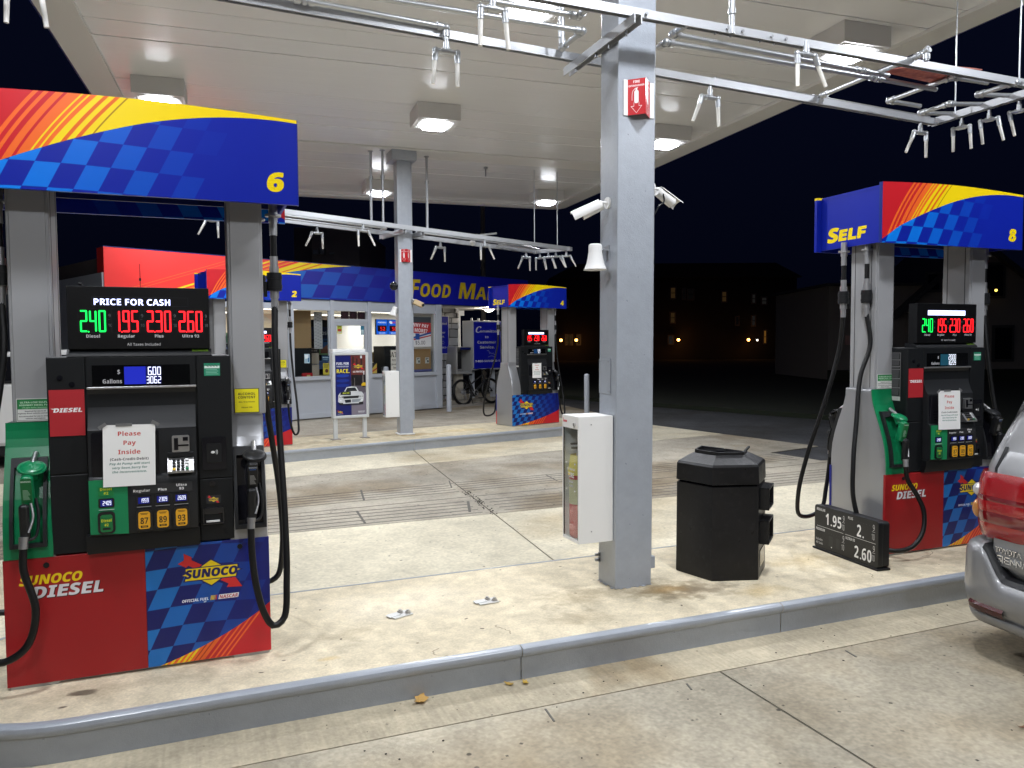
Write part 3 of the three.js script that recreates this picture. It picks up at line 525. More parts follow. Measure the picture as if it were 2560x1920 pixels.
function raceLine(g, x, y, s) {
  g.save(); g.translate(x, y); g.scale(s, s);
  text(g, 'OFFICIAL FUEL', -62, 6, 15, { slant: 0.14, sx: 0.94 }); text(g, 'OF', -26, 14, 8, { slant: 0.14 });
  ['#f0c820', '#f0c820', '#f0c820', '#e08c20', '#d23030', '#2a50c0'].forEach((c, i) => poly(g, c, [[-6 + i * 5, 8], [-3 + i * 5, -10], [0.5 + i * 5, -10], [-2.5 + i * 5, 8]]));
  poly(g, '#e8e8ec', [[24, 8], [28, -10], [104, -10], [100, 8]]); text(g, 'NASCAR', 63, 6, 18, { color: '#b2232a', slant: 0.16, sx: 1.02 });
  g.restore();
}
// lower front print; left edge of the flag at u0
function lowerPrint(u0, logo, race, cw) {
  const W = u0 ? 640 : 1024;
  return canvas(W, u0 ? 640 : 520, (g, w, h) => {
    const ux = (u) => (u - u0) / (1.007 - u0) * w, vy = (v) => h - v / 0.523 * h;
    g.fillStyle = C.blueD; g.fillRect(0, 0, w, h);
    checks(g, ux(u0 - 0.03), ux(1.0), 0, h, ux(cw) - ux(0), (vy(0) - vy(cw * 0.96)), 0.5, (x) => -10 * Math.sin((x / w) * 4), C.navy, '#1673c2', C.blueD, 0);
    g.beginPath(); g.moveTo(ux(u0 + 0.006), vy(0.001)); g.bezierCurveTo(ux(u0 + (1.007 - u0) * 0.35), vy(0.045), ux(u0 + (1.007 - u0) * 0.75), vy(0.13), ux(1.01), vy(0.235)); g.lineTo(w + 4, h + 4); g.lineTo(0, h + 4); g.closePath(); g.save(); g.clip();
    g.fillStyle = C.red; g.fillRect(0, 0, w, h);
    const stroke = (b0, b1, col) => poly(g, col, [[ux(b0), h + 2], [ux(b1), h + 2], [ux(b1 + 0.2), vy(0.25)], [ux(b0 + 0.2), vy(0.25)]]);
    const k = (t) => u0 + (1.007 - u0) * t;
    stroke(k(-0.2), k(0.42), C.orange); for (const t of [0.45, 0.5, 0.545, 0.59]) stroke(k(t), k(t + 0.018), C.orange);
    stroke(k(-0.2), k(0.12), C.yellow); for (const t of [0.145, 0.195, 0.24, 0.28]) stroke(k(t), k(t + 0.022), C.yellow);
    for (const t of [0.05, 0.09]) stroke(k(t), k(t + 0.014), '#d8781c');
    for (const t of [0.33, 0.37]) stroke(k(t), k(t + 0.012), '#b83418');
    g.restore();
    badge(g, ux(logo[0]), vy(logo[1]), (ux(logo[2]) - ux(0)) / 140); raceLine(g, ux(race[0]), vy(race[1]), (ux(race[2]) - ux(0)) / 232);
    g.fillStyle = 'rgba(30,26,30,0.5)'; seed = 5; for (let i = 0; i < 40; i++) g.fillRect(rnd() * w, h - rnd() * rnd() * 60, rr(1, 4), rr(1, 3));
  });
}
const dieselLower = canvas(640, 640, (g, w, h) => {        // u 0..0.508, Y 0..0.523
  g.fillStyle = '#9c151b'; g.fillRect(0, 0, w, h);
  const ux = (u) => u / 0.508 * w, vy = (v) => h - v / 0.523 * h;
  text(g, 'SUNOCO', ux(0.162), vy(0.418), 62, { color: C.yellow, slant: 0.25, sx: 1.08, stroke: 3, strokeColor: C.yellow });
  text(g, 'DIESEL', ux(0.222), vy(0.358), 78, { color: '#2a0c0e', slant: 0.22, sx: 1.28, stroke: 5, strokeColor: '#2a0c0e' }); text(g, 'DIESEL', ux(0.22), vy(0.361), 78, { color: '#dfe0e4', slant: 0.22, sx: 1.28, stroke: 3, strokeColor: '#dfe0e4' });
  g.fillStyle = 'rgba(40,10,10,0.5)'; seed = 8; for (let i = 0; i < 60; i++) g.fillRect(rnd() * w, h - rnd() * rnd() * 80, rr(1, 4), rr(1, 3));
});
// digits of a dot display
const SEG = { 0: 'abcdef', 1: 'bc', 2: 'abged', 3: 'abgcd', 4: 'fgbc', 5: 'afgcd', 6: 'afgedc', 7: 'abc', 8: 'abcdefg', 9: 'abcdfg' };
function dots(g, ch, x, y, w, h, color, r, n) {
  const line = { a: [0, 0, 1, 0], b: [1, 0, 1, 0.5], c: [1, 0.5, 1, 1], d: [0, 1, 1, 1], e: [0, 0.5, 0, 1], f: [0, 0, 0, 0.5], g: [0, 0.5, 1, 0.5] };
  g.fillStyle = color;
  for (const s of SEG[ch]) { const [x0, y0, x1, y1] = line[s], m = x0 === x1 ? n : Math.round(n * 0.75); for (let i = 0; i <= m; i++) { const t = 0.06 + 0.88 * i / m; g.beginPath(); g.arc(x + w * (x0 + (x1 - x0) * t), y + h * (y0 + (y1 - y0) * t), r, 0, 6.3); g.fill(); } }
}
function segDigits(g, s, x, y, h, color, gap = 1) {         // plain slanted segments, right aligned at x
  let w = h * 0.5; g.strokeStyle = color; g.lineWidth = h * 0.13; g.lineCap = 'butt';
  for (let i = s.length - 1; i >= 0; i--) {
    if (s[i] === '.') { g.fillStyle = color; g.fillRect(x + w * 0.02 * gap, y + h - h * 0.1, h * 0.12, h * 0.12); continue; }
    x -= w; const L = { a: [0, 0, 1, 0], b: [1, 0, 1, 0.5], c: [1, 0.5, 1, 1], d: [0, 1, 1, 1], e: [0, 0.5, 0, 1], f: [0, 0, 0, 0.5], g: [0, 0.5, 1, 0.5] };
    g.beginPath(); for (const q of SEG[s[i]]) { const [a, b, c, d] = L[q]; g.moveTo(x + a * w * 0.8, y + b * h); g.lineTo(x + c * w * 0.8, y + d * h); } g.stroke(); x -= w * 0.28 * gap;
  }
}
// price sign: [print, glow]; the face spans u 0.252..0.785, Y 1.357..1.612
function pricePrint(list, title) {
  const W = 1024, H = 490, ux = (u) => (u - 0.252) / 0.533 * W, vy = (v) => H - (v - 1.357) / 0.255 * H;
  const slots = list.length === 4 ? [[0.298, 0.388], [0.42, 0.508], [0.543, 0.632], [0.665, 0.754]] : [[0.31, 0.415], [0.47, 0.575], [0.63, 0.735]];
  const print = canvas(W, H, (g) => {
    g.fillStyle = '#08080a'; g.fillRect(0, 0, W, H); g.strokeStyle = '#3a3a44'; g.lineWidth = 2; g.strokeRect(ux(0.342), vy(1.57), ux(0.702) - ux(0.342), vy(1.534) - vy(1.57));
    list.forEach(([n], i) => { const [a, b] = slots[i]; text(g, n, ux((a + b) / 2), vy(1.404), 34, { color: '#c9c9cc' }); text(g, '9', ux(b + 0.017), vy(1.488), 34, { color: '#77777c', weight: 'normal' }); text(g, '10', ux(b + 0.018), vy(1.448), 32, { color: '#77777c', weight: 'normal', sx: 0.8 }); g.fillStyle = '#77777c'; g.fillRect(ux(b + 0.01), vy(1.479), 16, 2); g.strokeStyle = '#25252a'; g.strokeRect(ux(a - 0.008), vy(1.521), ux(b + 0.008) - ux(a - 0.008), vy(1.424) - vy(1.521)); });
    text(g, 'All Taxes Included', ux(0.53), vy(1.37), 30, { color: '#d2d2d4', weight: 'normal' });
  });
  const glow = canvas(W, H, (g) => {
    g.fillStyle = '#000'; g.fillRect(0, 0, W, H);
    if (title) text(g, title, ux(0.346), vy(1.537), 68, { color: '#c4ccff', align: 'left', sx: (ux(0.668) - ux(0.346)) / (title.length * 42) });
    else { g.fillStyle = '#c4ccff'; g.fillRect(ux(0.346), vy(1.568), ux(0.68) - ux(0.346), vy(1.537) - vy(1.568)); g.fillStyle = '#8088d0'; for (let i = 1; i < 15; i++) g.fillRect(ux(0.346) + i * 43, vy(1.565), 3, 40); }
    list.forEach(([n, s, col], i) => { const [a, b] = slots[i], w = (ux(b) - ux(a)) / 3.55; let x = ux(a) + w * 0.1; for (const ch of s.replace('.', '')) { const one = ch === '1'; dots(g, ch, x + (one ? w * 0.1 : 0), vy(1.512), w * (one ? 0.6 : 0.8), vy(1.43) - vy(1.512), col, 6.6, 10); x += w * 1.32; } g.fillStyle = col; g.beginPath(); g.arc(ux(a) + w * 1.16, vy(1.428), 6, 0, 6.3); g.fill(); });
  });
  return new THREE.MeshStandardMaterial({ map: print, emissive: 0xffffff, emissiveMap: glow, emissiveIntensity: 3.6, roughness: 0.35 });
}
function salePrint(a, b, back) {
  const mk = (glow) => canvas(512, 104, (g, w, h) => {
    g.fillStyle = glow ? '#000' : '#060709'; g.fillRect(0, 0, w, h);
    if (!glow) { text(g, '$', 136, 44, 30, { color: '#c8c8cc' }); text(g, 'Gallons', 102, 90, 28, { color: '#c8c8cc' }); }
    g.fillStyle = glow ? back : '#101a50'; g.fillRect(164, 8, 112, 88); if (glow) { g.fillStyle = back; g.globalAlpha = 0.5; g.fillRect(276, 8, 82, 88); g.globalAlpha = 1; }
    segDigits(g, a, 358, 12, 38, glow ? '#dfe6ff' : '#fff'); segDigits(g, b, 358, 60, 32, glow ? '#dfe6ff' : '#fff');
  });
  return new THREE.MeshStandardMaterial({ map: mk(false), emissive: 0xffffff, emissiveMap: mk(true), emissiveIntensity: 1.1, roughness: 0.2 });
}
const sheetTex = (w, h, bg, draw) => std(0xffffff, 0.6, 0, { map: canvas(w, h, (g) => { g.fillStyle = bg; g.fillRect(0, 0, w, h); draw(g, w, h); }) });
const S = {
  notice: sheetTex(384, 512, '#eeeeec', (g) => { const o = { color: '#c0392f', font: 'sans-serif', sx: 1.12 }; text(g, 'Please', 192, 92, 50, o); text(g, 'Pay', 192, 168, 50, o); text(g, 'Inside', 192, 244, 50, o); text(g, '(Cash-Credit-Debit)', 192, 296, 28, { color: '#1c1c1c', sx: 1.1 }); const q = { color: '#356b5e', slant: 0.22, sx: 1.12 }; text(g, 'Pay At Pump will start', 192, 332, 25, q); text(g, 'very Soon.Sorry for', 192, 366, 25, q); text(g, 'the inconvenience.', 192, 400, 25, q); }),
  sulfur: sheetTex(320, 240, '#d9dbd8', (g, w) => { g.fillStyle = '#1c8040'; g.fillRect(8, 8, w - 16, 104); text(g, 'ULTRA-LOW SULFUR', 160, 50, 27, { color: '#d8f0d8' }); text(g, 'HIGHWAY DIESEL FUEL', 160, 78, 25, { color: '#d8f0d8' }); text(g, '(15 ppm Sulfur Maximum)', 160, 102, 18, { color: '#b8e0b8' }); ['Required for use in all', 'highway diesel vehicles and engines', 'Recommended for use in all diesel', 'vehicles and engines'].forEach((s, i) => text(g, s, 160, 140 + i * 23 + (i > 1 ? 8 : 0), 17, { color: '#333' })); g.strokeStyle = '#333'; g.lineWidth = 3; g.strokeRect(8, 8, w - 16, 222); }),
  alcohol: sheetTex(256, 256, '#e8dc10', (g, w) => { g.strokeStyle = '#222'; g.lineWidth = 6; g.strokeRect(3, 3, w - 6, 250); text(g, 'ALCOHOL', 128, 70, 36, { color: '#151515', sx: 1.1 }); text(g, 'CONTENT', 128, 106, 36, { color: '#151515', sx: 1.1 }); text(g, 'Max. % by Volume', 128, 148, 19, { color: '#6a6010' }); text(g, 'Ethanol 10%', 128, 206, 19, { color: '#6a6010' }); }),
  diesel: sheetTex(256, 376, '#ac1c26', (g) => { text(g, 'DIESEL', 130, 182, 46, { color: '#efeff0', slant: 0.25, sx: 1.42, stroke: 2, strokeColor: '#efeff0' }); poly(g, '#efeff0', [[8, 150], [60, 152], [60, 158], [24, 158]]); }),
  teal: sheetTex(128, 104, '#1f8a68', (g) => { g.fillStyle = '#d8e8e0'; g.fillRect(4, 22, 120, 20); g.fillStyle = '#12402f'; for (let i = 0; i < 12; i++) g.fillRect(14 + i * 8, 12 + (i % 3) * 5, 6, 8); g.fillStyle = '#a8d8c4'; for (let i = 0; i < 4; i++) g.fillRect(14, 52 + i * 12, 90 + (i % 2) * 10, 3); }),
  side: sheetTex(128, 512, '#17181a', (g) => { g.strokeStyle = '#9a9a9c'; g.lineWidth = 3; let y = 8; for (const h of [70, 62, 26, 90, 90, 84]) { g.strokeRect(8, y, 112, h); g.fillStyle = '#7c7c80'; for (let k = 10; k < h - 8; k += 11) g.fillRect(18, y + k, 60 + ((k * 37) % 34), 3); y += h + 5; } g.fillStyle = '#c9c9c6'; g.fillRect(6, y, 116, 502 - y); g.fillStyle = '#777'; for (let k = 10; k < 40; k += 9) g.fillRect(16, y + k, 90, 2); }),
  lime: sheetTex(96, 32, '#7aa82a', (g) => { g.fillStyle = '#26400a'; for (let i = 0; i < 3; i++) g.fillRect(10, 6 + i * 8, 74, 3); }),
  nozzleTag: sheetTex(96, 192, '#0c0c0d', (g) => { text(g, 'WARNING', 48, 30, 18, { color: '#b8c4d8' }); g.fillStyle = '#2a62b8'; g.fillRect(14, 38, 68, 5); g.fillStyle = '#c8c8c8'; for (let i = 0; i < 9; i++) g.fillRect(16, 92 + i * 9, 44 + (i * 29) % 24, 3); }),
  nozzleTagGreen: sheetTex(96, 192, '#0d6a35', (g) => { text(g, 'WARNING', 48, 30, 18, { color: '#d8e8dc' }); g.fillStyle = '#bcd8c4'; for (let i = 0; i < 9; i++) g.fillRect(16, 92 + i * 9, 44 + (i * 29) % 24, 3); }),
};
const octane = (n) => sheetTex(128, 160, '#e3a51c', (g) => { g.fillStyle = '#6a4a08'; g.fillRect(20, 10, 88, 6); g.fillRect(30, 20, 68, 6); text(g, n, 64, 112, 82, { color: '#14120c' }); g.fillStyle = '#14120c'; g.fillRect(24, 128, 80, 20); text(g, 'PUSH', 64, 145, 18, { color: '#e3a51c' }); });
const OCT = { 87: octane('87'), 89: octane('89'), 93: octane('93') };
const DIESELB = sheetTex(128, 160, '#0e6b34', (g) => { text(g, 'Diesel', 64, 66, 38, { color: '#d8d020' }); text(g, '#2', 64, 106, 36, { color: '#d8d020' }); g.fillStyle = '#0a0a0a'; g.fillRect(24, 120, 80, 20); });
const lcd = (s) => { const c = canvas(128, 64, (g) => { g.fillStyle = '#0a1460'; g.fillRect(0, 0, 128, 64); segDigits(g, s, 118, 12, 38, '#f0f4ff'); }); return new THREE.MeshStandardMaterial({ map: c, emissive: 0xffffff, emissiveMap: c, emissiveIntensity: 0.9, roughness: 0.25 }); };
const LCD = { 2409: lcd('2409'), 1959: lcd('1959'), 2309: lcd('2309'), 2609: lcd('2609') };
const gradeText = sheetTex(320, 64, '#26272a', (g) => { text(g, 'Regular', 52, 50, 24); text(g, 'Plus', 160, 50, 24); text(g, 'Ultra', 262, 28, 24); text(g, '93', 262, 52, 24); });
const dieselText = sheetTex(96, 64, '#0d7a3a', (g) => { text(g, 'Diesel', 48, 26, 26, { color: '#d8d020' }); text(g, '#2', 48, 54, 26, { color: '#d8d020' }); });
const badgeSmall = sheetTex(160, 80, '#232427', (g) => badge(g, 80, 40, 0.92));
const P_DL = std(0xffffff, 0.4, 0, { map: dieselLower }), P_HALF = std(0xffffff, 0.38, 0, { map: lowerPrint(0.508, [0.765, 0.39, 0.255], [0.765, 0.278, 0.25], 0.088) }), P_FULL = std(0xffffff, 0.38, 0, { map: lowerPrint(0, [0.29, 0.345, 0.32], [0.29, 0.2, 0.3], 0.072) });
const PRICE4 = [['Diesel', '2.40', '#0bd046'], ['Regular', '1.95', '#ff1a22'], ['Plus', '2.30', '#ff1a22'], ['Ultra 93', '2.60', '#ff1a22']], PRICE3 = PRICE4.slice(1);
const selfMat = phys(0xffffff, 0.35, 0, { map: selfPrint, specularIntensity: 0.55 });

// profile of the side columns at the front: depth of the face by height
const DB = 0.47;                                             // depth of the base
const FACE = [[0, 0], [0.523, 0], [0.6, -0.002], [0.68, -0.011], [0.76, -0.032], [0.84, -0.061], [0.9, -0.086], [0.96, -0.109], [1.01, -0.122], [1.062, -0.125]];
function faceZ(y) { for (let i = 1; i < FACE.length; i++) if (y <= FACE[i][0]) { const [a, p] = FACE[i - 1], [b, q] = FACE[i]; return p + (q - p) * (y - a) / (b - a); } return -0.125; }
// a strip that follows that face between two heights, standing proud from o0 to o1, over u0..u1
function faceStrip(u0, u1, y0, y1, o0, o1, n = 16) {
  const pts = [];
  for (let i = 0; i <= n; i++) { const y = y0 + (y1 - y0) * i / n; pts.push([faceZ(y) + o1, y]); }
  for (let i = n; i >= 0; i--) { const y = y0 + (y1 - y0) * i / n; pts.push([faceZ(y) + o0, y]); }
  // shape (z, y) pushed along u
  const gg = prism(pts, 0, u1 - u0).rotateY(-Math.PI / 2).scale(1, 1, 1);            // x -> z, z -> -x
  return gg.translate(u1, 0, 0);
}
function makeNozzle(parent, cx, body, tagMat, name) {
  // hangs in its boot at u = cx: splash guard, body, grip and swivel
  const n = obj('nozzle', [(() => { const q = new RoundedBoxGeometry(0.044, 0.135, 0.05, 3, 0.016); return q.rotateX(0.25).translate(cx - 0.012, 0.80, 0.0); })(), (() => { const q = new THREE.CylinderGeometry(0.024, 0.028, 0.05, 16); return q.rotateX(-0.55).translate(cx - 0.006, 0.868, -0.028); })()], body, parent);
  obj('splash_guard', [new THREE.CylinderGeometry(0.05, 0.052, 0.007, 28).rotateX(0.42).rotateZ(-0.1).translate(cx, 0.888, -0.03), new THREE.SphereGeometry(0.05, 24, 8, 0, 6.3, 0, 1.1).scale(1, 0.35, 1).rotateX(0.42).translate(cx, 0.885, -0.03)], body, n);
  obj('spout', tube([[cx, 0.87, -0.02], [cx, 0.905, -0.06], [cx + 0.002, 0.935, -0.11]], 0.0115, 12, 10), M.steel, n);
  obj('grip', [(() => { const q = new RoundedBoxGeometry(0.036, 0.14, 0.034, 3, 0.013); return q.rotateX(0.08).translate(cx - 0.02, 0.685, 0.036); })(), tube([[cx + 0.014, 0.77, 0.0], [cx + 0.024, 0.7, 0.014], [cx + 0.012, 0.62, 0.03], [cx - 0.014, 0.612, 0.04]], 0.006, 16, 8)], M.black, n);
  obj('lever', tube([[cx + 0.0, 0.755, 0.02], [cx + 0.008, 0.7, 0.032], [cx - 0.006, 0.645, 0.05]], 0.005, 14, 8), M.steel, n);
  obj('swivel', [rod(V(cx - 0.024, 0.622, 0.044), V(cx - 0.026, 0.582, 0.05), 0.0165, 14), rod(V(cx - 0.0235, 0.628, 0.044), V(cx - 0.0245, 0.612, 0.046), 0.019, 6)], M.steel, n);
  obj('warning_tag', fitUV(bx(-0.019, 0.019, -0.05, 0.05, 0, 0.002), -0.019, 0.019, -0.05, 0.05).rotateX(0.25 - 0.02).translate(cx - 0.012, 0.806, 0.0265), tagMat, n);
  n.position.z = 0.03;
  return n;
}
function makeHose(parent, cx, side, top, wide = 0, swing = false) {                   // side +1: loops out at the right, -1 at the left
  const o = side, w = top[0], z = top[1];
  const pts = [[cx - 0.026, 0.585, 0.08], [cx - 0.026, 0.5, 0.088], [cx - 0.012 * o, 0.34, 0.1], [cx + 0.024 * o, 0.2, 0.1], [cx + 0.058 * o, 0.152, 0.1], [cx + 0.1 * o, 0.175, 0.09], [w + 0.004 * o, 0.33, 0.06], [w + 0.008 * o, 0.6, 0.0], [w + 0.0 * o, 1.0, -0.09], [w - 0.006 * o, 1.35, z + 0.03], [w, 1.56, z]];
  if (wide) for (const [k, f] of [[4, 0.5], [5, 0.9], [6, 1], [7, 0.85], [8, 0.4]]) pts[k][0] += o * wide * f;
  if (swing) pts.splice(1, 8, [cx + 0.0, 0.5, 0.07], [cx + 0.04, 0.4, 0.11], [cx + 0.065, 0.3, 0.14], [cx + 0.03, 0.17, 0.16], [cx - 0.06, 0.085, 0.15], [cx - 0.17, 0.07, 0.08], [w - 0.15, 0.16, 0.0], [w - 0.19, 0.36, -0.06], [w - 0.17, 0.6, -0.09], [w - 0.12, 0.85, -0.12], [w - 0.06, 1.15, -0.15]);
  const h = obj('hose', tube(pts, 0.0145, 90, 12), M.rubber, parent);
  const c = (a, b, r, m = 14) => rod(V(w, a, z), V(w, b, z), r, m);
  obj('hose_coupling', [c(1.53, 1.6, 0.0165), c(1.585, 1.625, 0.022, 6), c(1.69, 1.73, 0.023, 6), c(1.725, 1.775, 0.0175)], M.steel, h);
  obj('breakaway', [c(1.618, 1.7, 0.033, 18), c(1.63, 1.645, 0.0355, 18), c(1.672, 1.687, 0.0355, 18), bx(w - 0.04 * o - 0.008, w - 0.04 * o + 0.008, 1.59, 1.66, z - 0.008, z + 0.008, 0.004)], M.black, h);
  obj('hose_whip', c(1.77, 1.88, 0.0145), M.rubber, h);
  obj('hose_fitting', [c(1.87, 1.93, 0.017), c(1.93, 1.965, 0.022, 6), c(1.955, 1.965, 0.036), c(1.965, 2.02, 0.02)], M.steel, h);
}
function boot(parent, u0, u1, name) {                        // the recessed holder of a nozzle
  const f = obj('nozzle_boot', [faceStrip(u0, u0 + 0.013, 0.572, 0.92, 0, 0.03), faceStrip(u1 - 0.013, u1, 0.572, 0.92, 0, 0.03), faceStrip(u0 + 0.013, u1 - 0.013, 0.885, 0.92, 0, 0.03), faceStrip(u0 + 0.013, u1 - 0.013, 0.572, 0.588, 0, 0.03)], M.module, parent);
  obj('boot_recess', faceStrip(u0 + 0.013, u1 - 0.013, 0.588, 0.885, 0, 0.004), M.gloss, f);
}
function makeDispenser(o) {                                   // number, diesel, price material, sale material, label, place, turn
  const t = thing('fuel_dispenser', o.label, 'fuel dispenser', o.at, o.turn, 'fuel dispensers on the two islands');
  // both side columns, belly below, square post above; the belly is symmetrical front to back
  const prof = []; for (const [y, z] of FACE) prof.push([z, y]); for (const [y, z] of [...FACE].reverse()) prof.push([-DB - z, y]);
  const belly = (u0, u1) => toCreasedNormals(prism(prof, 0, u1 - u0, 0.012).rotateY(-Math.PI / 2).translate(u1, 0, 0), 0.4);
  obj('side_column', metreUV(belly(0.003, 0.185)), M.silver, t); obj('side_column', metreUV(belly(0.845, 1.004)), M.silver, t);
  for (const [a, b] of [[0.029, 0.183], [0.867, 1.017]]) { const p = obj('post', [bx(a, b, 1.06, 2.3, -0.335, -0.125, 0.006), bx(a + 0.012, b - 0.012, 1.06, 2.3, -0.342, -0.119, 0.004)], M.pillar, t); obj('post_groove', [bx(a - 0.0012, b + 0.0012, 1.07, 2.1, -0.164, -0.16), bx(a - 0.0012, b + 0.0012, 1.07, 2.1, -0.30, -0.296)], M.module, p); }
  obj('base_frame', bx(0.01, 0.997, 0, 0.52, -DB + 0.012, -0.012), M.pillar, t);
  const fr = (u0, u1, mat, name) => { const q = bx(u0, u1, 0.012, 0.523, -0.014, 0.004, 0.0015); fitUV(q, u0, u1, 0, 0.523); obj(name, q, mat, t); };
  const bk = (u0, u1, mat, name) => { const q = bx(u0, u1, 0.012, 0.523, -DB - 0.004, -DB + 0.014, 0.0015); fitUV(q, u1, u0, 0, 0.523); obj(name, q, mat, t); };
  if (o.diesel) { fr(0, 0.5085, P_DL, 'diesel_panel'); fr(0.5095, 1.007, P_HALF, 'printed_panel'); } else fr(0, 1.007, P_FULL, 'printed_panel');
  bk(0, 1.007, P_FULL, 'printed_panel');
  for (const u of o.diesel ? [0.15, 0.885] : [0.17, 0.885]) obj('panel_lock', [rod(V(u, 0.492, 0), V(u, 0.492, 0.008), 0.011, 14)], M.black, t);
  // head cabinet, narrow seams between its doors
  const cab = [bx(0.172, 0.866, 0.527, 1.327, -DB + 0.004, -0.004, 0.004), bx(0.174, 0.309, 0.855, 1.325, -0.02, 0.003, 0.003), bx(0.174, 0.309, 0.53, 0.85, -0.02, 0.003, 0.003), bx(0.728, 0.864, 0.8, 1.325, -0.02, 0.003, 0.003), bx(0.728, 0.864, 0.53, 0.796, -0.02, 0.003, 0.003), bx(0.312, 0.725, 1.205, 1.325, -0.02, 0.003, 0.003)];
  const cabinet = obj('cabinet', cab.map((q) => metreUV(q)), M.cabinet, t);
  for (const [u, v] of [[0.22, 1.243], [0.262, 1.216]]) obj('door_lock', [rod(V(u, v, 0), V(u, v, 0.007), 0.011, 16), rod(V(u, v, 0.006), V(u, v, 0.009), 0.006, 10)], M.gloss, cabinet);
  obj('cabinet_lock', [rod(V(0.78, 0.777, 0), V(0.78, 0.777, 0.01), 0.013, 16), rod(V(0.78, 0.777, 0.008), V(0.78, 0.777, 0.014), 0.006, 10)], M.gloss, cabinet);
  obj('sale_display', fitUV(bx(0.335, 0.702, 1.205, 1.291, 0.002, 0.006), 0.335, 0.702, 1.205, 1.291), o.sale, cabinet);
  obj('display_trim', bx(0.314, 0.726, 1.194, 1.203, 0, 0.012, 0.002), M.steel, cabinet);
  // payment module: a hooded recess over a bulging key shelf
  const mod = [[-0.03, 0.575], [0.02, 0.585], [0.052, 0.603], [0.062, 0.65], [0.06, 0.80], [0.05, 0.832], [0.036, 0.84], [0.032, 1.028], [0.018, 1.05], [-0.004, 1.12], [-0.006, 1.17], [0.006, 1.194], [-0.03, 1.194]];
  const mk = (pts, u0, u1) => toCreasedNormals(prism(pts, 0, u1 - u0).rotateY(-Math.PI / 2).translate(u1, 0, 0), 0.5);
  const pm = obj('payment_module', metreUV(mk(mod, 0.315, 0.72)), M.module, t);
  obj('apron', metreUV(mk([[-0.02, 0.518], [0.03, 0.524], [0.045, 0.57], [0.044, 0.602], [-0.02, 0.602]], 0.3, 0.726)), M.cabinet, pm);
  obj('screen', [plate(0.327, 0.576, 0.838, 1.02, 0.008, 0.034, 0.039)], M.gloss, pm);
  const cr = obj('card_reader', [plate(0.626, 0.693, 0.926, 0.994, 0.006, 0.034, 0.052)], M.steel, pm); obj('card_slot', [bx(0.634, 0.65, 0.935, 0.985, 0.05, 0.054), bx(0.65, 0.69, 0.95, 0.957, 0.05, 0.054), bx(0.668, 0.688, 0.972, 0.988, 0.05, 0.054)], M.gloss, cr);
  obj('keypad_bay', bx(0.608, 0.708, 0.905, 0.924, 0.03, 0.05, 0.003), M.black, pm);
  const kp = obj('keypad', prism([[0.028, 0.838], [0.078, 0.842], [0.078, 0.85], [0.038, 0.902], [0.028, 0.902]], 0, 0.1).rotateY(-Math.PI / 2).translate(0.708, 0, 0), M.steel, pm);
  for (let r = 0; r < 4; r++) for (let c = 0; c < 4; c++) { const y = 0.857 + r * 0.0115, z = 0.0735 - r * 0.0089; obj('key', bx(-0.0062, 0.0062, -0.0045, 0.0045, 0, 0.004).rotateX(-0.9).translate(0.632 + c * 0.0165, y, z + 0.001), c === 3 || c === 0 && r === 0 ? (c === 3 && r === 0 ? M.greenFlat : c === 0 ? std(0xd8b020, 0.5) : M.white) : M.black, kp); }
  const grade = o.diesel ? [[0.515, '1959', 87], [0.585, '2309', 89], [0.656, '2609', 93]] : [[0.42, '1959', 87], [0.53, '2309', 89], [0.64, '2609', 93]];
  const button = (u, mat) => { const b = obj('grade_button', [plate(u - 0.031, u + 0.031, 0.612, 0.702, 0.016, 0.06, 0.072)], M.gloss, pm); obj('button_face', fitUV(plate(u - 0.022, u + 0.022, 0.62, 0.69, 0.01, 0.07, 0.077), u - 0.022, u + 0.022, 0.62, 0.69), mat, b); };
  const window_ = (u, mat) => { const b = obj('price_window', plate(u - 0.029, u + 0.029, 0.717, 0.755, 0.006, 0.058, 0.066), M.gloss, pm); obj('price_lcd', fitUV(bx(u - 0.021, u + 0.021, 0.723, 0.749, 0.065, 0.068), u - 0.021, u + 0.021, 0.723, 0.749), mat, b); };
  for (const [u, l, n] of grade) { window_(u, LCD[l]); button(u, OCT[n]); }
  obj('price_notes', grade.map(([u]) => bx(u - 0.027, u + 0.027, 0.708, 0.7095, 0.0612, 0.0628)), M.white, pm);
  obj('grade_names', fitUV(bx(0.47, 0.7, 0.762, 0.802, 0.06, 0.0625), 0.47, 0.7, 0.762, 0.802), gradeText, pm);
  if (o.diesel) {
    const gp = obj('diesel_key_panel', [prism([[0.318, 0.612], [0.456, 0.604], [0.456, 0.83], [0.316, 0.83]], 0.06, 0.065)], M.greenFlat, pm);
    window_(0.378, LCD[2409]); button(0.377, DIESELB); obj('price_notes', bx(0.35, 0.406, 0.708, 0.7095, 0.065, 0.0668), M.white, pm);
    obj('grade_names', fitUV(bx(0.35, 0.405, 0.765, 0.802, 0.065, 0.0675), 0.35, 0.405, 0.765, 0.802), dieselText, pm);
  }
  // paper notice with tape
  const paper = fitUV(bx(0.371, 0.563, 0.8, 1.05, 0, 0.001), 0.371, 0.563, 0.8, 1.05); paper.translate(-0.467, -0.92, 0).rotateZ(-0.015).rotateX(-0.04).translate(0.467, 0.92, 0.067);
  const pn = obj('paper_notice', paper, S.notice, t);
  for (const q of [bx(-0.03, 0.03, -0.006, 0.006, 0, 0.001).translate(0.45, 1.05, 0.064), bx(-0.016, 0.016, -0.007, 0.007, 0, 0.001).rotateZ(0.6).translate(0.372, 1.048, 0.065), bx(-0.016, 0.016, -0.007, 0.007, 0, 0.001).rotateZ(-0.55).translate(0.566, 1.052, 0.064)]) obj('tape', q, M.tape, pn);
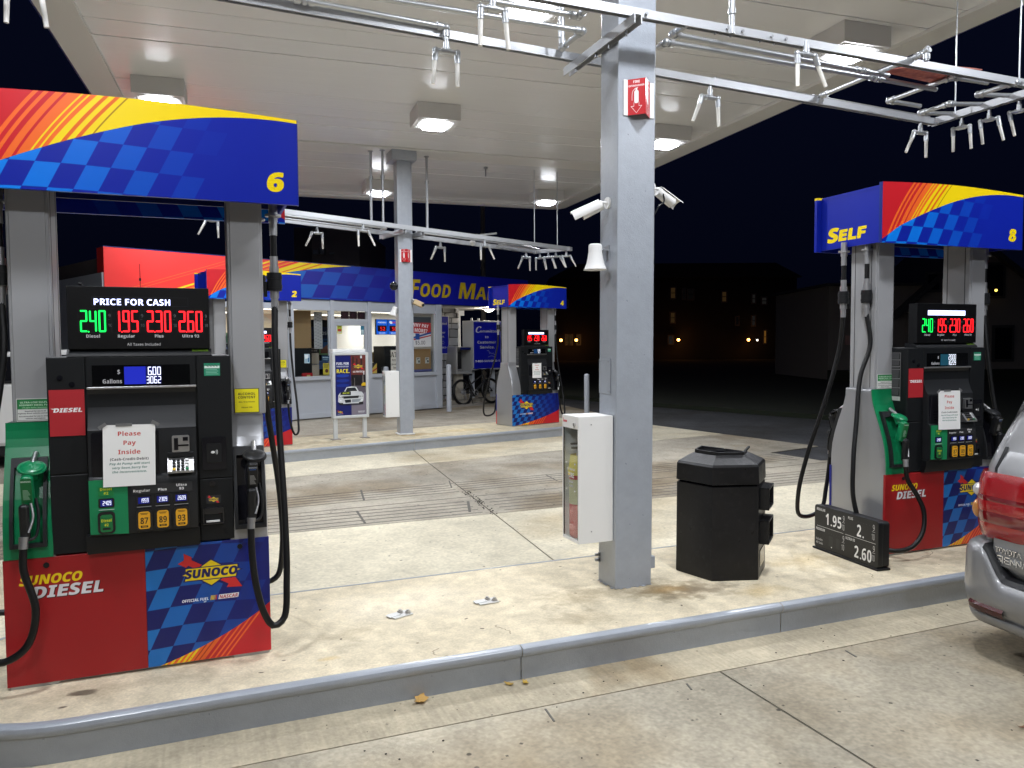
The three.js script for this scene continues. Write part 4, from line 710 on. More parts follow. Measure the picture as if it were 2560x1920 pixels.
  // right door: contactless reader, badge, receipt slot
  const nf = obj('contactless_reader', [plate(0.743, 0.838, 0.836, 0.977, 0.008, 0.002, 0.009)], M.gloss, cabinet); obj('reader_pad', [plate(0.76, 0.82, 0.868, 0.95, 0.003, 0.008, 0.011)], M.black, nf);
  { const w = []; for (const k of [0.009, 0.014]) w.push(new THREE.TorusGeometry(k, 0.0009, 6, 14, 1.6).rotateZ(-0.8).translate(0.79, 0.912, 0.0115)); w.push(new THREE.SphereGeometry(0.007, 10, 6).scale(1.2, 0.8, 0.1).translate(0.785, 0.912, 0.0115)); obj('reader_symbol', w, M.white, nf); }
  obj('small_badge', fitUV(bx(0.754, 0.812, 0.69, 0.724, 0.002, 0.0045), 0.754, 0.812, 0.69, 0.724), badgeSmall, cabinet);
  const rs = obj('receipt_slot', [bx(0.742, 0.82, 0.645, 0.675, 0, 0.012, 0.004), bx(0.738, 0.824, 0.6, 0.61, 0, 0.016, 0.003), bx(0.738, 0.744, 0.604, 0.672, 0, 0.012), bx(0.818, 0.824, 0.604, 0.672, 0, 0.012)], M.gloss, cabinet); obj('receipt_paper', bx(0.752, 0.806, 0.611, 0.617, 0.004, 0.014), M.white, rs);
  if (o.diesel) obj('diesel_sign', fitUV(bx(0.18, 0.305, 1.009, 1.195, 0.003, 0.0055), 0.18, 0.305, 1.009, 1.195), S.diesel, cabinet);
  obj('inspection_sticker', fitUV(bx(0.758, 0.822, 1.24, 1.294, 0.003, 0.005), 0.758, 0.822, 1.24, 1.294), S.teal, cabinet);
  { const q = fitUV(bx(-0.05, 0.05, 0.98, 1.3, 0, 0.0025), -0.05, 0.05, 0.98, 1.3).rotateY(-Math.PI / 2).translate(0.1715, 0, -0.095); obj('side_sticker', q, S.side, cabinet); }
  // price sign on the cabinet
  const ps = obj('price_sign', [bx(0.252, 0.785, 1.357, 1.612, -0.07, -0.006, 0.003)], M.black, t);
  obj('price_screen', fitUV(bx(0.2545, 0.7825, 1.3585, 1.6105, -0.008, -0.0045), 0.252, 0.785, 1.357, 1.612), o.price, ps);
  obj('sign_shelf', prism([[-0.09, 1.328], [0.004, 1.328], [0.0, 1.338], [-0.03, 1.357], [-0.09, 1.357]], 0, 0.545).rotateY(-Math.PI / 2).translate(0.79, 0, 0), M.module, ps);
  obj('lime_sticker', fitUV(bx(-0.032, 0.032, -0.008, 0.008, 0, 0.0015), -0.032, 0.032, -0.008, 0.008).rotateX(-1.0).translate(0.745, 1.3495, -0.0155), S.lime, ps);
  if (o.antenna) obj('antenna', [rod(V(0.52, 1.612, -0.04), V(0.52, 1.71, -0.04), 0.0012, 6), rod(V(0.52, 1.64, -0.04), V(0.52, 1.652, -0.04), 0.004, 8), ball(V(0.3, 1.622, -0.03), 0.007)], M.black, ps);
  // head: two printed panels, two ends and a lid, open below
  const top = (u) => 2.352 + 0.02 * Math.sin(Math.PI * clamp((u + 0.09) / 1.251, 0, 1)) - 0.006 * clamp((u + 0.09) / 1.251, 0, 1);
  const pp = [[-0.09, 1.981]]; pp.push([1.161, 1.981]); for (let i = 16; i >= 0; i--) { const u = -0.09 + 1.251 * i / 16; pp.push([u, top(u)]); }
  const hp = obj('head_panel', fitUV(prism(pp, 0, 0.022), -0.09, 1.161, 1.981, 2.375).translate(0, 0, 0.004), o.head, t);
  obj('head_panel', (() => { const q = prism(pp, 0, 0.022); fitUV(q, -0.09, 1.161, 1.981, 2.375); return q.rotateY(Math.PI).translate(1.071, 0, -0.526); })(), o.head, t);
  obj('head_edge', [bx(-0.0915, -0.0885, 1.979, 2.352, 0.003, 0.0275), bx(1.1595, 1.1625, 1.979, 2.346, 0.003, 0.0275)], M.blue, t);
  for (const [u, s] of [[-0.05, -1], [1.121, 1]]) { const q = fitUV(bx(-0.2625, 0.2625, 1.99, 2.345, 0, 0.012), -0.2625, 0.2625, 1.99, 2.345).rotateY(s * Math.PI / 2).translate(u + (s > 0 ? -0.012 : 0.012), 0, -0.2625); obj('end_panel', q, selfMat, t); }
  obj('head_lid', [bx(-0.05, 1.121, 2.32, 2.335, -0.526, 0.004)], M.blueDark, t);
  obj('head_frame', [bx(-0.04, 1.11, 2.12, 2.3, -0.45, -0.15), bx(-0.04, 1.11, 2.02, 2.12, -0.105, -0.09), bx(-0.04, 1.11, 2.02, 2.12, -0.375, -0.355)], M.blueDark, t);
  // nozzles and hoses, front and back
  boot(t, 0.868, 0.998);
  makeNozzle(t, 0.955, M.black, S.nozzleTag); makeHose(t, 0.955, 1, [1.07, -0.17]);
  if (o.diesel) {
    obj('green_front', faceStrip(0.004, 0.176, 0.525, 1.06, 0, 0.006), M.green, t); boot(t, 0.03, 0.158);
    makeNozzle(t, 0.112, M.green, S.nozzleTagGreen); makeHose(t, 0.112, -1, [-0.003, -0.17], 0.09, o.swing);
    obj('sulfur_sticker', fitUV(bx(0.045, 0.178, 1.064, 1.157, -0.119, -0.117), 0.045, 0.178, 1.064, 1.157), S.sulfur, t);
  }
  if (o.alcohol) obj('alcohol_sticker', fitUV(bx(0.882, 0.988, 1.066, 1.176, -0.119, -0.117), 0.882, 0.988, 1.066, 1.176), S.alcohol, t);
  // the far side carries its own hoses
  const back = new THREE.Group(); makeNozzle(back, 0.955, M.black, S.nozzleTag); makeHose(back, 0.955, 1, [1.07, -0.165], 0.15); boot(back, 0.868, 0.998);
  if (o.diesel) { makeNozzle(back, 0.112, M.green, S.nozzleTagGreen); makeHose(back, 0.112, -1, [-0.003, -0.165], 0.1); }
  for (const q of [...back.children]) { const z = q.position.z; q.rotation.y = Math.PI; q.position.set(1.007, 0, -DB - z); t.add(q); }
  return t;
}
const headMat = (n) => phys(0xffffff, 0.3, 0, { map: headPrint(n), specularIntensity: 0.55 });
const price4 = pricePrint(PRICE4, 'PRICE FOR CASH'), price4b = pricePrint(PRICE4, ''), price3 = pricePrint(PRICE3, '');
const saleGas = salePrint('15.00', '7.657', '#14344a');
const D6 = P(-0.7258, 0, 3.5733), D8 = P(4.031, 0, 3.6549);
makeDispenser({ label: 'large fuel dispenser under head panel number 6 at the left, green diesel nozzle', at: D6, turn: 0.0, head: headMat('6'), price: price4, sale: salePrint('6.00', '3.062', '#2028b0'), diesel: true, alcohol: true, antenna: true });
makeDispenser({ label: 'fuel dispenser under head panel number 8 behind the black price board', at: D8, turn: -0.012, head: headMat('8'), price: price4b, sale: salePrint('20.00', '10.209', '#16423c'), diesel: true, swing: true });
makeDispenser({ label: 'fuel dispenser number 4 without diesel, standing before the bicycle', at: on2(4.30, 0, 0.525), turn: 0.255, head: headMat('4'), price: price3, sale: saleGas, diesel: false });
makeDispenser({ label: 'fuel dispenser number 2 half hidden behind the large dispenser at the left', at: on2(-0.47, 0, 0.49), turn: 0.255, head: headMat('2'), price: price3, sale: saleGas, diesel: false, alcohol: true });
const serviceFace = std(0xffffff, 0.45, 0, { map: canvas(384, 660, (g, w, h) => {
  g.fillStyle = '#0c16a8'; g.fillRect(0, 0, w, h); const o = { color: '#d4d4cc' };
  text(g, 'C', 48, 150, 120, { color: '#dcdcd4', font: 'serif', slant: 0.3 }); text(g, 'ommitted', 218, 146, 50, { ...o, sx: 1.12 }); text(g, 'to', 182, 228, 48, { ...o, sx: 1.1 }); text(g, 'Customer', 180, 304, 52, { ...o, sx: 1.1 }); text(g, 'Service.', 190, 376, 52, { ...o, sx: 1.1 });
  g.strokeStyle = '#b8bcc4'; g.lineWidth = 4; g.beginPath(); g.moveTo(180, 410); g.bezierCurveTo(230, 380, 210, 480, 230, 440); g.bezierCurveTo(240, 420, 250, 480, 270, 440); g.bezierCurveTo(280, 430, 280, 480, 300, 460); g.moveTo(200, 500); g.quadraticCurveTo(240, 470, 290, 495); g.stroke();
  text(g, '1-800-SUNOCO-1', 192, 570, 42, { color: '#ececea', sx: 1.08 });
}) });
// ---------------------------------------------------------------- shop: local s to the right, y up from the island level, z towards the pumps
const TS = 0.42, SO = P(1.776, 0, 16.185), GY = -0.125;
const onS = (s, Y, z) => V(SO.x + s * Math.cos(TS) + z * Math.sin(TS), SO.y + Y, SO.z - s * Math.sin(TS) + z * Math.cos(TS));
// a thing of the shop front whose local origin is (s, Y, z)
const sThing = (name, label, cat, s, Y, z, group) => thing(name, label, cat, onS(s, Y, z), TS, group);
const plain = (c, r = 0.6) => std(c, r);
const fasciaPrint = canvas(2048, 144, (g, w, h) => {          // s -3.47..7.02, Y 2.33..3.05
  const ux = (s) => (s + 3.47) / 10.49 * w, vy = (v) => h - (v - 2.33) / 0.72 * h;
  g.fillStyle = '#10189a'; g.fillRect(0, 0, w, h);
  checks(g, ux(-1.6), ux(2.9), 0, h, ux(0.42) - ux(0), 54, 0.55, (x) => 6 * Math.sin(x / 200), '#141b8c', '#1478c8', '#10189a', 0);
  g.beginPath(); g.moveTo(0, -2); g.lineTo(ux(1.6), -2); g.bezierCurveTo(ux(0.9), vy(3.0), ux(0.1), vy(2.9), ux(-0.9), vy(2.62)); g.bezierCurveTo(ux(-1.4), vy(2.46), ux(-1.8), vy(2.36), ux(-2.2), h + 2); g.lineTo(0, h + 2); g.closePath(); g.save(); g.clip();
  g.fillStyle = C.yellow; g.fillRect(0, 0, w, h);
  const st = (a, b, c) => poly(g, c, [[ux(a), h + 6], [ux(b), h + 6], [ux(b + 2.3), -6], [ux(a + 2.3), -6]]);
  st(-9, -2.6, '#e8342a'); for (const k of [-2.5, -2.3, -2.1]) st(k, k + 0.12, '#e8342a'); for (const k of [-2.42, -2.2]) st(k, k + 0.08, '#ee6a28'); for (const k of [-1.75, -1.5]) st(k, k + 0.07, '#e0741f');
  st(-9, -2.95, '#e8302c'); for (const k of [-3.3, -3.15]) st(k, k + 0.03, '#ee6a28');
  g.restore();
  const o = { color: '#c9ac1a', slant: 0.2, stroke: 2, strokeColor: '#c9ac1a', align: 'left' };
  const run = (list, x0, x1) => { let tot = 0; const ws = list.map(([c, z]) => { g.font = `bold ${z}px sans-serif`; return g.measureText(c).width; }); ws.forEach((q) => tot += q); const sx = (x1 - x0) / tot; let x = x0; list.forEach(([c, z], i) => { text(g, c, x, 112, z, { ...o, sx }); x += ws[i] * sx; }); };
  run([['F', 106], ['O', 84], ['O', 84], ['D', 84]], ux(3.0), ux(4.28)); run([['M', 106], ['A', 84], ['R', 84], ['T', 84]], ux(4.48), ux(6.1));
});
{
  const t = sThing('shop_building', 'single storey shop with FOOD MART lettering on a blue fascia', 'shop building', 0, GY, 0), y = (v) => v - GY;
  obj('fascia', fitUV(bx(-3.47, 7.02, y(2.33), y(3.05), -0.3, 0.02), -3.47, 7.02, y(2.33), y(3.05)), std(0xffffff, 0.45, 0, { map: fasciaPrint }), t, 'blue fascia with red and yellow sweep and FOOD MART lettering');
  obj('fascia_trim', [bx(-3.48, 7.03, y(2.315), y(2.33), -0.3, 0.024), bx(-3.48, 7.03, y(3.05), y(3.065), -0.3, 0.024)], M.blueDark, t);
  obj('fascia_seam', [-1.1, 2.55, 6.0].map((s) => bx(s - 0.002, s + 0.002, y(2.33), y(3.05), 0.018, 0.0212)), M.blueDark, t);
  obj('roof', bx(-3.4, 6.2, y(2.62), y(2.9), -7, -0.3), M.darkWall, t);
  obj('room_ceiling', bx(-3.4, 5.4, y(2.3), y(2.45), -6.9, -0.12), plain([0.72, 0.7, 0.66]), t);
  obj('room_floor', bx(-3.4, 5.4, -0.1, 0.03, -6.9, -0.05), plain([0.3, 0.28, 0.25]), t);
  obj('rear_wall', bx(-3.4, 5.5, 0, y(2.62), -7, -6.85), plain([0.55, 0.5, 0.42]), t);
  obj('side_wall', bx(-3.5, -3.38, 0, y(2.62), -7, 0), M.paintStore, t); obj('side_wall', bx(5.36, 5.47, 0, y(2.62), -7, -1.15), M.paintStore, t);
  obj('return_wall', bx(3.9, 4.02, 0, y(2.33), -1.1, -0.06), M.paintStore, t);
  // glazed front: stall riser, sill, posts, head band
  const pt = M.paintStore;
  for (const [a, b] of [[-3.4, -1.7], [-1.7, 0.03], [0.03, 0.98], [1.93, 3.87]]) {
    obj('riser_panel', metreUV(bx(a + 0.002, b - 0.002, 0.03, y(0.66), -0.1, -0.02)), pt, t); obj('sill', metreUV(bx(a + 0.002, b - 0.002, y(0.66), y(0.735), -0.12, 0.03, 0.004)), pt, t);
    obj('skirting', metreUV(bx(a + 0.002, b - 0.002, 0, 0.1, -0.1, 0.0)), pt, t);
    const w = obj('window', [bx(a, b, y(2.1), y(2.17), -0.1, 0.0), bx(a + 0.045, a + 0.06, y(0.735), y(2.1), -0.06, -0.03), bx(b - 0.06, b - 0.045, y(0.735), y(2.1), -0.06, -0.03)], pt, t);
    obj('pane', bx(a + 0.05, b - 0.05, y(0.735), y(2.1), -0.05, -0.046), M.glass, w);
  }
  for (const s of [-3.38, -1.7, 0.03, 0.98, 1.93]) obj('front_post', metreUV(bx(s - 0.045, s + 0.045, 0, y(2.33), -0.11, 0.02, 0.004)), pt, t);
  obj('front_post', metreUV(bx(3.83, 4.0, 0, y(2.33), -0.11, 0.02, 0.004)), pt, t);
  obj('head_band', metreUV(bx(-3.4, 4.0, y(2.17), y(2.33), -0.1, -0.01)), pt, t);
  const d = obj('door', [bx(1.04, 1.1, 0.04, y(1.86), -0.07, -0.02), bx(1.82, 1.88, 0.04, y(1.86), -0.07, -0.02), bx(1.1, 1.82, y(1.79), y(1.86), -0.07, -0.02), bx(1.1, 1.82, 0.04, 0.24, -0.07, -0.02)].map((q) => metreUV(q)), pt, t);
  obj('pane', bx(1.1, 1.82, 0.24, y(1.79), -0.05, -0.046), M.glass, d); obj('handle', [rod(V(1.79, y(0.85), 0.03), V(1.79, y(1.2), 0.03), 0.012), rod(V(1.79, y(0.88), -0.02), V(1.79, y(0.88), 0.03), 0.008), rod(V(1.79, y(1.17), -0.02), V(1.79, y(1.17), 0.03), 0.008)], M.steel, d);
  obj('door_head', metreUV(bx(1.02, 1.89, y(1.86), y(1.93), -0.1, -0.005)), pt, t);
  const tr = obj('transom_window', bx(1.02, 1.89, y(2.1), y(2.17), -0.1, -0.01), pt, t); obj('pane', bx(1.02, 1.89, y(1.93), y(2.1), -0.05, -0.046), M.glass, tr);
  const maroon = sheetTex(64, 64, '#2c0a12', (g) => text(g, 'U', 32, 44, 34, { color: '#4c1822', font: 'serif' }));
  for (let k = 0; k < 3; k++) obj('transom_sign', fitUV(bx(1.24 + k * 0.21, 1.44 + k * 0.21, y(1.935), y(2.095), -0.062, -0.056), 1.24 + k * 0.21, 1.44 + k * 0.21, y(1.935), y(2.095)), maroon, tr);
  // rubble wall set back at the right: every stone a piece on a dark mortar bed
  obj('mortar', bx(4.0, 5.46, 0, y(2.33), -1.25, -1.03), plain([0.07, 0.07, 0.07], 0.9), t);
  seed = 321; const tones = [0.3, 0.38, 0.45].map((v) => std([v, v * 1.01, v * 1.04], 0.85, 0, { bumpMap: bumpPeel, bumpScale: 0.004 }));
  for (let Y = 0.02; Y < y(2.3);) {
    const h = Math.min(rr(0.12, 0.24), y(2.33) - Y);
    for (let s = 4.02 - rr(0, 0.1); s < 5.44;) {
      const w = Math.min(rr(0.18, 0.42), 5.47 - s), pts = [[s + rr(0.005, 0.02), Y + rr(0.004, 0.02)], [s + w - rr(0.005, 0.02), Y + rr(0.0, 0.02)], [s + w - rr(0.004, 0.025), Y + h - rr(0.006, 0.03)], [s + w * rr(0.4, 0.6), Y + h - rr(0, 0.012)], [s + rr(0.004, 0.025), Y + h - rr(0.006, 0.03)]];
      if (w > 0.07 && h > 0.05) obj('stone', metreUV(prism(pts, -1.05, -1.0 + rr(-0.01, 0.03), 0.008)), tones[(rnd() * 3) | 0], t);
      s += w;
    }
    Y += h;
  }
  // open passage at the right under the same roof
  obj('passage_roof', bx(4.0, 7.0, y(2.345), y(2.6), -2.6, -0.3), plain([0.4, 0.39, 0.38]), t);
  obj('passage_beam', [bx(5.47, 7.0, y(2.2), y(2.345), -2.6, -2.45), bx(5.3, 5.42, y(2.2), y(2.34), -2.6, -1.05)], M.paintStore, t);
  obj('passage_post', [bx(6.72, 6.84, 0.1, y(2.345), -2.55, -2.43)], M.paintStore, t);
  obj('passage_kerb', metreUV(bx(3.5, 8.5, 0, 0.1, -2.2, -0.3, 0.01)), M.slabDark, t);
  obj('roof_parapet', bx(-3.4, 5.4, y(2.9), y(3.02), -7, -6.8), M.darkWall, t);
}
// fluorescent fittings in the shop
{
  const spots = [[1.25, 2.9, 'above the window beside the door'], [4.35, 2.9, 'above the screens right of the door'], [-1.9, 2.9, 'at the left end of the shop'], [-1.9, 5.4, 'deep in the shop at the left'], [1.6, 5.4, 'deep in the shop behind the first window'], [4.45, 5.4, 'deep in the shop at the right']];
  for (const [s, z, w] of spots) {
    const l = sThing('shop_ceiling_light', `long white fluorescent fitting ${w}`, 'ceiling light', s, 2.3, -z, 'ceiling lights inside the shop');
    obj('tray', bx(-0.62, 0.62, -0.05, 0.0, -0.3, 0.3, 0.004), M.white, l);
    obj('diffuser_light', bx(-0.58, 0.58, -0.062, -0.051, -0.26, 0.26, 0.003), new THREE.MeshStandardMaterial({ color: 0xffffff, emissive: 0xfff4e0, emissiveIntensity: 3.2, roughness: 0.5 }), l);
    const a = new THREE.RectAreaLight(0xfff0da, 40, 1.1, 0.5); a.name = 'fitting_light'; a.position.set(0, -0.075, 0); a.rotation.x = -Math.PI / 2; l.add(a);
  }
  const l = sThing('passage_light', 'small bright lamp under the passage roof beside the shop', 'lamp', 6.43, 2.345, -0.86);
  obj('lamp_base', [new THREE.CylinderGeometry(0.16, 0.17, 0.04, 24).translate(0, -0.02, 0)], M.white, l);
  obj('lamp_lens', new THREE.SphereGeometry(0.12, 20, 10).scale(1, 0.45, 1).translate(0, -0.05, 0), new THREE.MeshStandardMaterial({ color: 0xffffff, emissive: 0xfff2dc, emissiveIntensity: 7 }), l);
  const a = new THREE.PointLight(0xfff2dc, 7); a.name = 'passage_bulb'; a.position.set(0, -0.14, 0); a.castShadow = true; a.shadow.radius = 3; l.add(a);
}
// things in and behind the shop windows
{
  const item = (name, label, cat, s, Y, z, build) => { const t = sThing(name, label, cat, s, Y, z); build(t); return t; };
  const block = (w, h, d, r = 0.004) => bx(-w / 2, w / 2, 0, h, -d / 2, d / 2, r);
  const sheet = (name, label, s0, s1, y0, y1, z, mat, cat = 'poster') => tag(obj(name, (() => { const q = bx(-(s1 - s0) / 2, (s1 - s0) / 2, -(y1 - y0) / 2, (y1 - y0) / 2, 0, 0.003); return fitUV(q, -(s1 - s0) / 2, (s1 - s0) / 2, -(y1 - y0) / 2, (y1 - y0) / 2); })(), mat), label, cat) && (() => { const m = scene.children[scene.children.length - 1]; m.position.copy(onS((s0 + s1) / 2, (y0 + y1) / 2, z)); m.rotation.y = TS; return m; })();
  item('cardboard_stack', 'tall brown cardboard panel leaning inside the first shop window', 'cardboard', 0.48, 0.72, -0.35, (t) => { for (let k = 0; k < 4; k++) obj('sheet', metreUV(bx(-0.2, 0.2, 0.6, 1.38, -0.03 + k * 0.012, -0.02 + k * 0.012)), plain([0.36, 0.22, 0.1], 0.8), t); obj('stand', bx(-0.2, 0.2, 0, 0.6, -0.05, 0.03, 0.004), M.black, t); });
  item('roll_shade', 'pale printed paper banner hanging inside the first shop window', 'banner', 0.83, 1.3, -0.3, (t) => obj('paper', fitUV(bx(-0.1, 0.1, 0, 0.78, 0, 0.004), -0.1, 0.1, 0, 0.78), sheetTex(96, 320, '#b9b6b4', (g) => { g.fillStyle = '#8c8a8c'; for (let i = 0; i < 34; i++) g.fillRect(8 + (i % 3) * 28, 10 + i * 9, 20, 5); }), t));
  item('drinks_cooler', 'blue drinks cooler with white lettering inside the first shop window', 'cooler', 1.5, 0.05, -1.5, (t) => { obj('cabinet', block(0.66, 1.9, 0.6, 0.01), M.black, t); obj('header', fitUV(bx(-0.33, 0.33, 1.46, 1.74, 0.3, 0.32), -0.33, 0.33, 1.46, 1.74), sheetTex(256, 110, '#0d2146', (g) => { text(g, 'pepsi', 120, 70, 50, { color: '#cfd6e2', weight: 'normal' }); }), t); obj('glass_door', bx(-0.3, 0.3, 0.1, 1.44, 0.3, 0.315), M.gloss, t); for (let k = 0; k < 4; k++) obj('shelf_stock', bx(-0.28, 0.28, 0.15 + k * 0.32, 0.34 + k * 0.32, 0.302, 0.318), plain([[0.5, 0.1, 0.08], [0.5, 0.45, 0.2], [0.1, 0.2, 0.5], [0.2, 0.4, 0.2]][k]), t); });
  seed = 77;
  const cols = [[0.5, 0.08, 0.06], [0.55, 0.42, 0.12], [0.12, 0.2, 0.45], [0.5, 0.5, 0.48], [0.1, 0.3, 0.16], [0.3, 0.18, 0.1], [0.04, 0.04, 0.05]];
  const shelf = (label, s, z, w, h) => item('goods_shelf', label, 'shelf', s, -0.1, z, (t) => {
    obj('upright', [bx(-w / 2, -w / 2 + 0.03, 0, h, -0.2, 0.2), bx(w / 2 - 0.03, w / 2, 0, h, -0.2, 0.2), bx(-w / 2, w / 2, 0, h, -0.2, -0.18)], M.black, t);
    for (let Y = 0.12; Y < h - 0.1; Y += 0.28) { obj('board', bx(-w / 2, w / 2, Y, Y + 0.02, -0.2, 0.22), M.steel, t); for (let x = -w / 2 + 0.05; x < w / 2 - 0.12;) { const pw = rr(0.07, 0.16), ph = rr(0.12, 0.23); obj('packet', bx(x, x + pw, Y + 0.021, Y + 0.02 + ph, -0.1, 0.18, 0.006), plain(cols[(rnd() * 7) | 0]), t); x += pw + 0.008; } }
  });
  shelf('dark shelf of packets low in the first shop window', 0.5, -0.9, 0.8, 1.35);
  shelf('shelf of goods seen through the leftmost shop window', -0.75, -1.2, 1.3, 1.75);
  shelf('shelf of goods along the rear wall behind the left pump', -2.3, -3.6, 1.4, 1.8);
  shelf('shelf of packets in the middle of the shop beyond the door', 2.4, -4.2, 1.6, 1.5);
  item('carton_stack', 'pale cartons stacked inside the first shop window near the poster stand', 'cartons', 0.93, 0.05, -0.8, (t) => { for (let k = 0; k < 4; k++) obj('carton', bx(-0.14 + rr(-0.02, 0.02), 0.14, 0.02 + k * 0.3, 0.31 + k * 0.3, -0.14, 0.14, 0.006), plain([0.5, 0.42, 0.33], 0.8), t); obj('shelf_talker', fitUV(bx(-0.14, 0.14, 1.16, 1.3, 0.142, 0.146), -0.14, 0.14, 1.16, 1.3), sheetTex(160, 80, '#161010', (g) => { text(g, 'FOUNTAIN', 80, 32, 22, { color: '#c8c0b8' }); text(g, 'PLAY HERE', 80, 60, 20, { color: '#c8c0b8' }); }), t); });
  item('red_bin', 'red goods bin at the foot of the first shop window', 'bin', 0.56, 0.6, -0.4, (t) => { obj('tub', block(0.26, 0.2, 0.2, 0.02), M.red, t); obj('price_card', bx(-0.02, 0.06, 0.06, 0.16, 0.101, 0.104), plain([0.7, 0.55, 0.2]), t); });
  sheet('window_notice', 'pale blue and white notice on the first shop window', 0.33, 0.455, 1.01, 1.2, -0.04, sheetTex(96, 144, '#a9c4d2', (g) => { g.fillStyle = '#e2ecef'; g.fillRect(8, 12, 56, 60); g.fillStyle = '#2c6ea0'; g.fillRect(60, 60, 24, 66); g.fillStyle = '#7aa0b4'; for (let i = 0; i < 5; i++) g.fillRect(10, 82 + i * 10, 40, 4); }));
  sheet('window_notice', 'yellow notice with dark round emblem low on the first shop window', 0.765, 0.94, 0.76, 1.0, -0.04, sheetTex(128, 170, '#a39a2c', (g) => { g.fillStyle = '#3a3412'; for (let i = 0; i < 5; i++) g.fillRect(16, 14 + i * 12, 94 - i * 7, 5); g.fillStyle = '#4a1c10'; g.beginPath(); g.arc(64, 112, 28, 0, 6.3); g.fill(); }));
  sheet('window_notice', 'dark blue card with white lines on the first shop window', 0.74, 0.92, 1.04, 1.16, -0.04, sheetTex(128, 84, '#163a52', (g) => { text(g, 'Hot Deals', 64, 34, 22, { color: '#b8ccd8' }); g.fillStyle = '#8aa6b4'; g.fillRect(20, 52, 80, 5); }));
  sheet('wall_poster', 'blue and brown sneaker poster hung inside near the drinks cooler', 1.2, 1.46, 1.2, 1.52, -0.8, sheetTex(128, 160, '#123e6c', (g) => { poly(g, '#6b4030', [[0, 160], [0, 120], [90, 60], [128, 90], [128, 160]]); g.fillStyle = '#0a1420'; g.fillRect(40, 20, 50, 16); }));
  sheet('door_sticker', 'lime and red sticker at the upper left of the shop door', 1.13, 1.245, 1.62, 1.8, -0.04, sheetTex(64, 96, '#b4bc3c', (g) => { text(g, 'OPEN', 32, 26, 20, { color: '#243808' }); g.fillStyle = '#b0382c'; g.fillRect(6, 44, 52, 26); g.fillStyle = '#e2dcd0'; g.fillRect(6, 74, 52, 14); }));
  sheet('door_sticker', 'blue and white sticker at the upper right of the shop door', 1.72, 1.81, 1.6, 1.79, -0.04, sheetTex(64, 128, '#3c82a0', (g) => { g.fillStyle = '#d4e2e4'; g.fillRect(8, 58, 48, 60); g.fillStyle = '#7ca4b2'; for (let i = 0; i < 5; i++) g.fillRect(12, 66 + i * 10, 40, 4); }));
  item('inner_door', 'beige panelled inner door seen through the glass shop door', 'door', 1.75, -0.1, -2.6, (t) => { obj('leaf', bx(-0.55, 0.55, 0, 2.1, -0.03, 0.03), plain([0.6, 0.5, 0.42]), t); for (const [x, Y] of [[-0.27, 0.25], [0.27, 0.25], [-0.27, 1.15], [0.27, 1.15]]) obj('panel', bx(x - 0.19, x + 0.19, Y, Y + 0.7, 0.028, 0.045, 0.006), plain([0.63, 0.53, 0.45]), t); obj('knob', ball(V(0.47, 1.0, 0.06), 0.03), M.steel, t); });
  item('counter', 'dark checkout counter behind the shop door and screens', 'counter', 2.75, -0.1, -1.5, (t) => { obj('body', bx(-1.1, 0.9, 0, 1.0, -0.35, 0.35, 0.01), M.black, t); obj('worktop', bx(-1.13, 0.93, 1.0, 1.04, -0.38, 0.38, 0.006), plain([0.3, 0.3, 0.31]), t); obj('shelf_box', bx(0.05, 0.35, 1.05, 1.3, -0.12, 0.12, 0.006), plain([0.42, 0.3, 0.1]), t); obj('till', [bx(-0.6, -0.25, 1.04, 1.3, -0.15, 0.15, 0.02)], M.module, t); obj('blue_bag', new THREE.SphereGeometry(0.15, 16, 10).scale(1.2, 0.8, 1).translate(-1.0, 1.12, 0.2), plain([0.1, 0.28, 0.5]), t); });
  item('cash_machine', 'black cash machine cabinet behind the ATM notice', 'cash machine', 3.05, -0.1, -0.75, (t) => { obj('body', prism([[0, 0], [0.45, 0], [0.45, 1.2], [0.38, 1.45], [0, 1.45]], -0.3, 0.3, 0.01).rotateY(-Math.PI / 2).translate(0, 0, -0.25), M.black, t); obj('screen', bx(-0.15, 0.15, 1.1, 1.3, 0.2, 0.21), M.gloss, t); });
  // two lottery screens
  [['52', 'POWERBALL', 'left lottery screen with red number 52 in the shop window'], ['50', 'MEGA', 'right lottery screen with red number 50 in the shop window']].forEach(([n, w, label], k) => item('lottery_screen', label, 'display screen', 2.58 + k * 0.335, 1.61, -0.42, (t) => {
    obj('case', bx(-0.164, 0.164, 0, 0.35, -0.05, -0.002, 0.004), M.black, t);
    const c = canvas(256, 272, (g) => { g.fillStyle = '#1560d8'; g.fillRect(0, 0, 256, 272); if (k) { g.fillStyle = '#e8e8f0'; g.beginPath(); g.ellipse(60, 50, 40, 26, 0.3, 0, 6.3); g.fill(); text(g, 'MEGA', 150, 66, 46, { color: '#e02838', slant: 0.2 }); } else text(g, w, 128, 66, 36, { color: '#f0f4ff', slant: 0.2, sx: 0.95 }); text(g, 'MILLION', 128, 258, 28, { color: '#cfe0ff', sx: 1.2 }); g.fillStyle = '#1a0406'; g.fillRect(24, 110, 208, 108); text(g, n, 140, 206, 100, { color: '#ff2a26', sx: 1.1 }); });
    obj('screen', fitUV(bx(-0.156, 0.156, 0.008, 0.342, -0.002, 0.002), -0.156, 0.156, 0.008, 0.342), new THREE.MeshStandardMaterial({ map: c, emissive: 0xffffff, emissiveMap: c, emissiveIntensity: 0.75, roughness: 0.3 }), t);
  }));
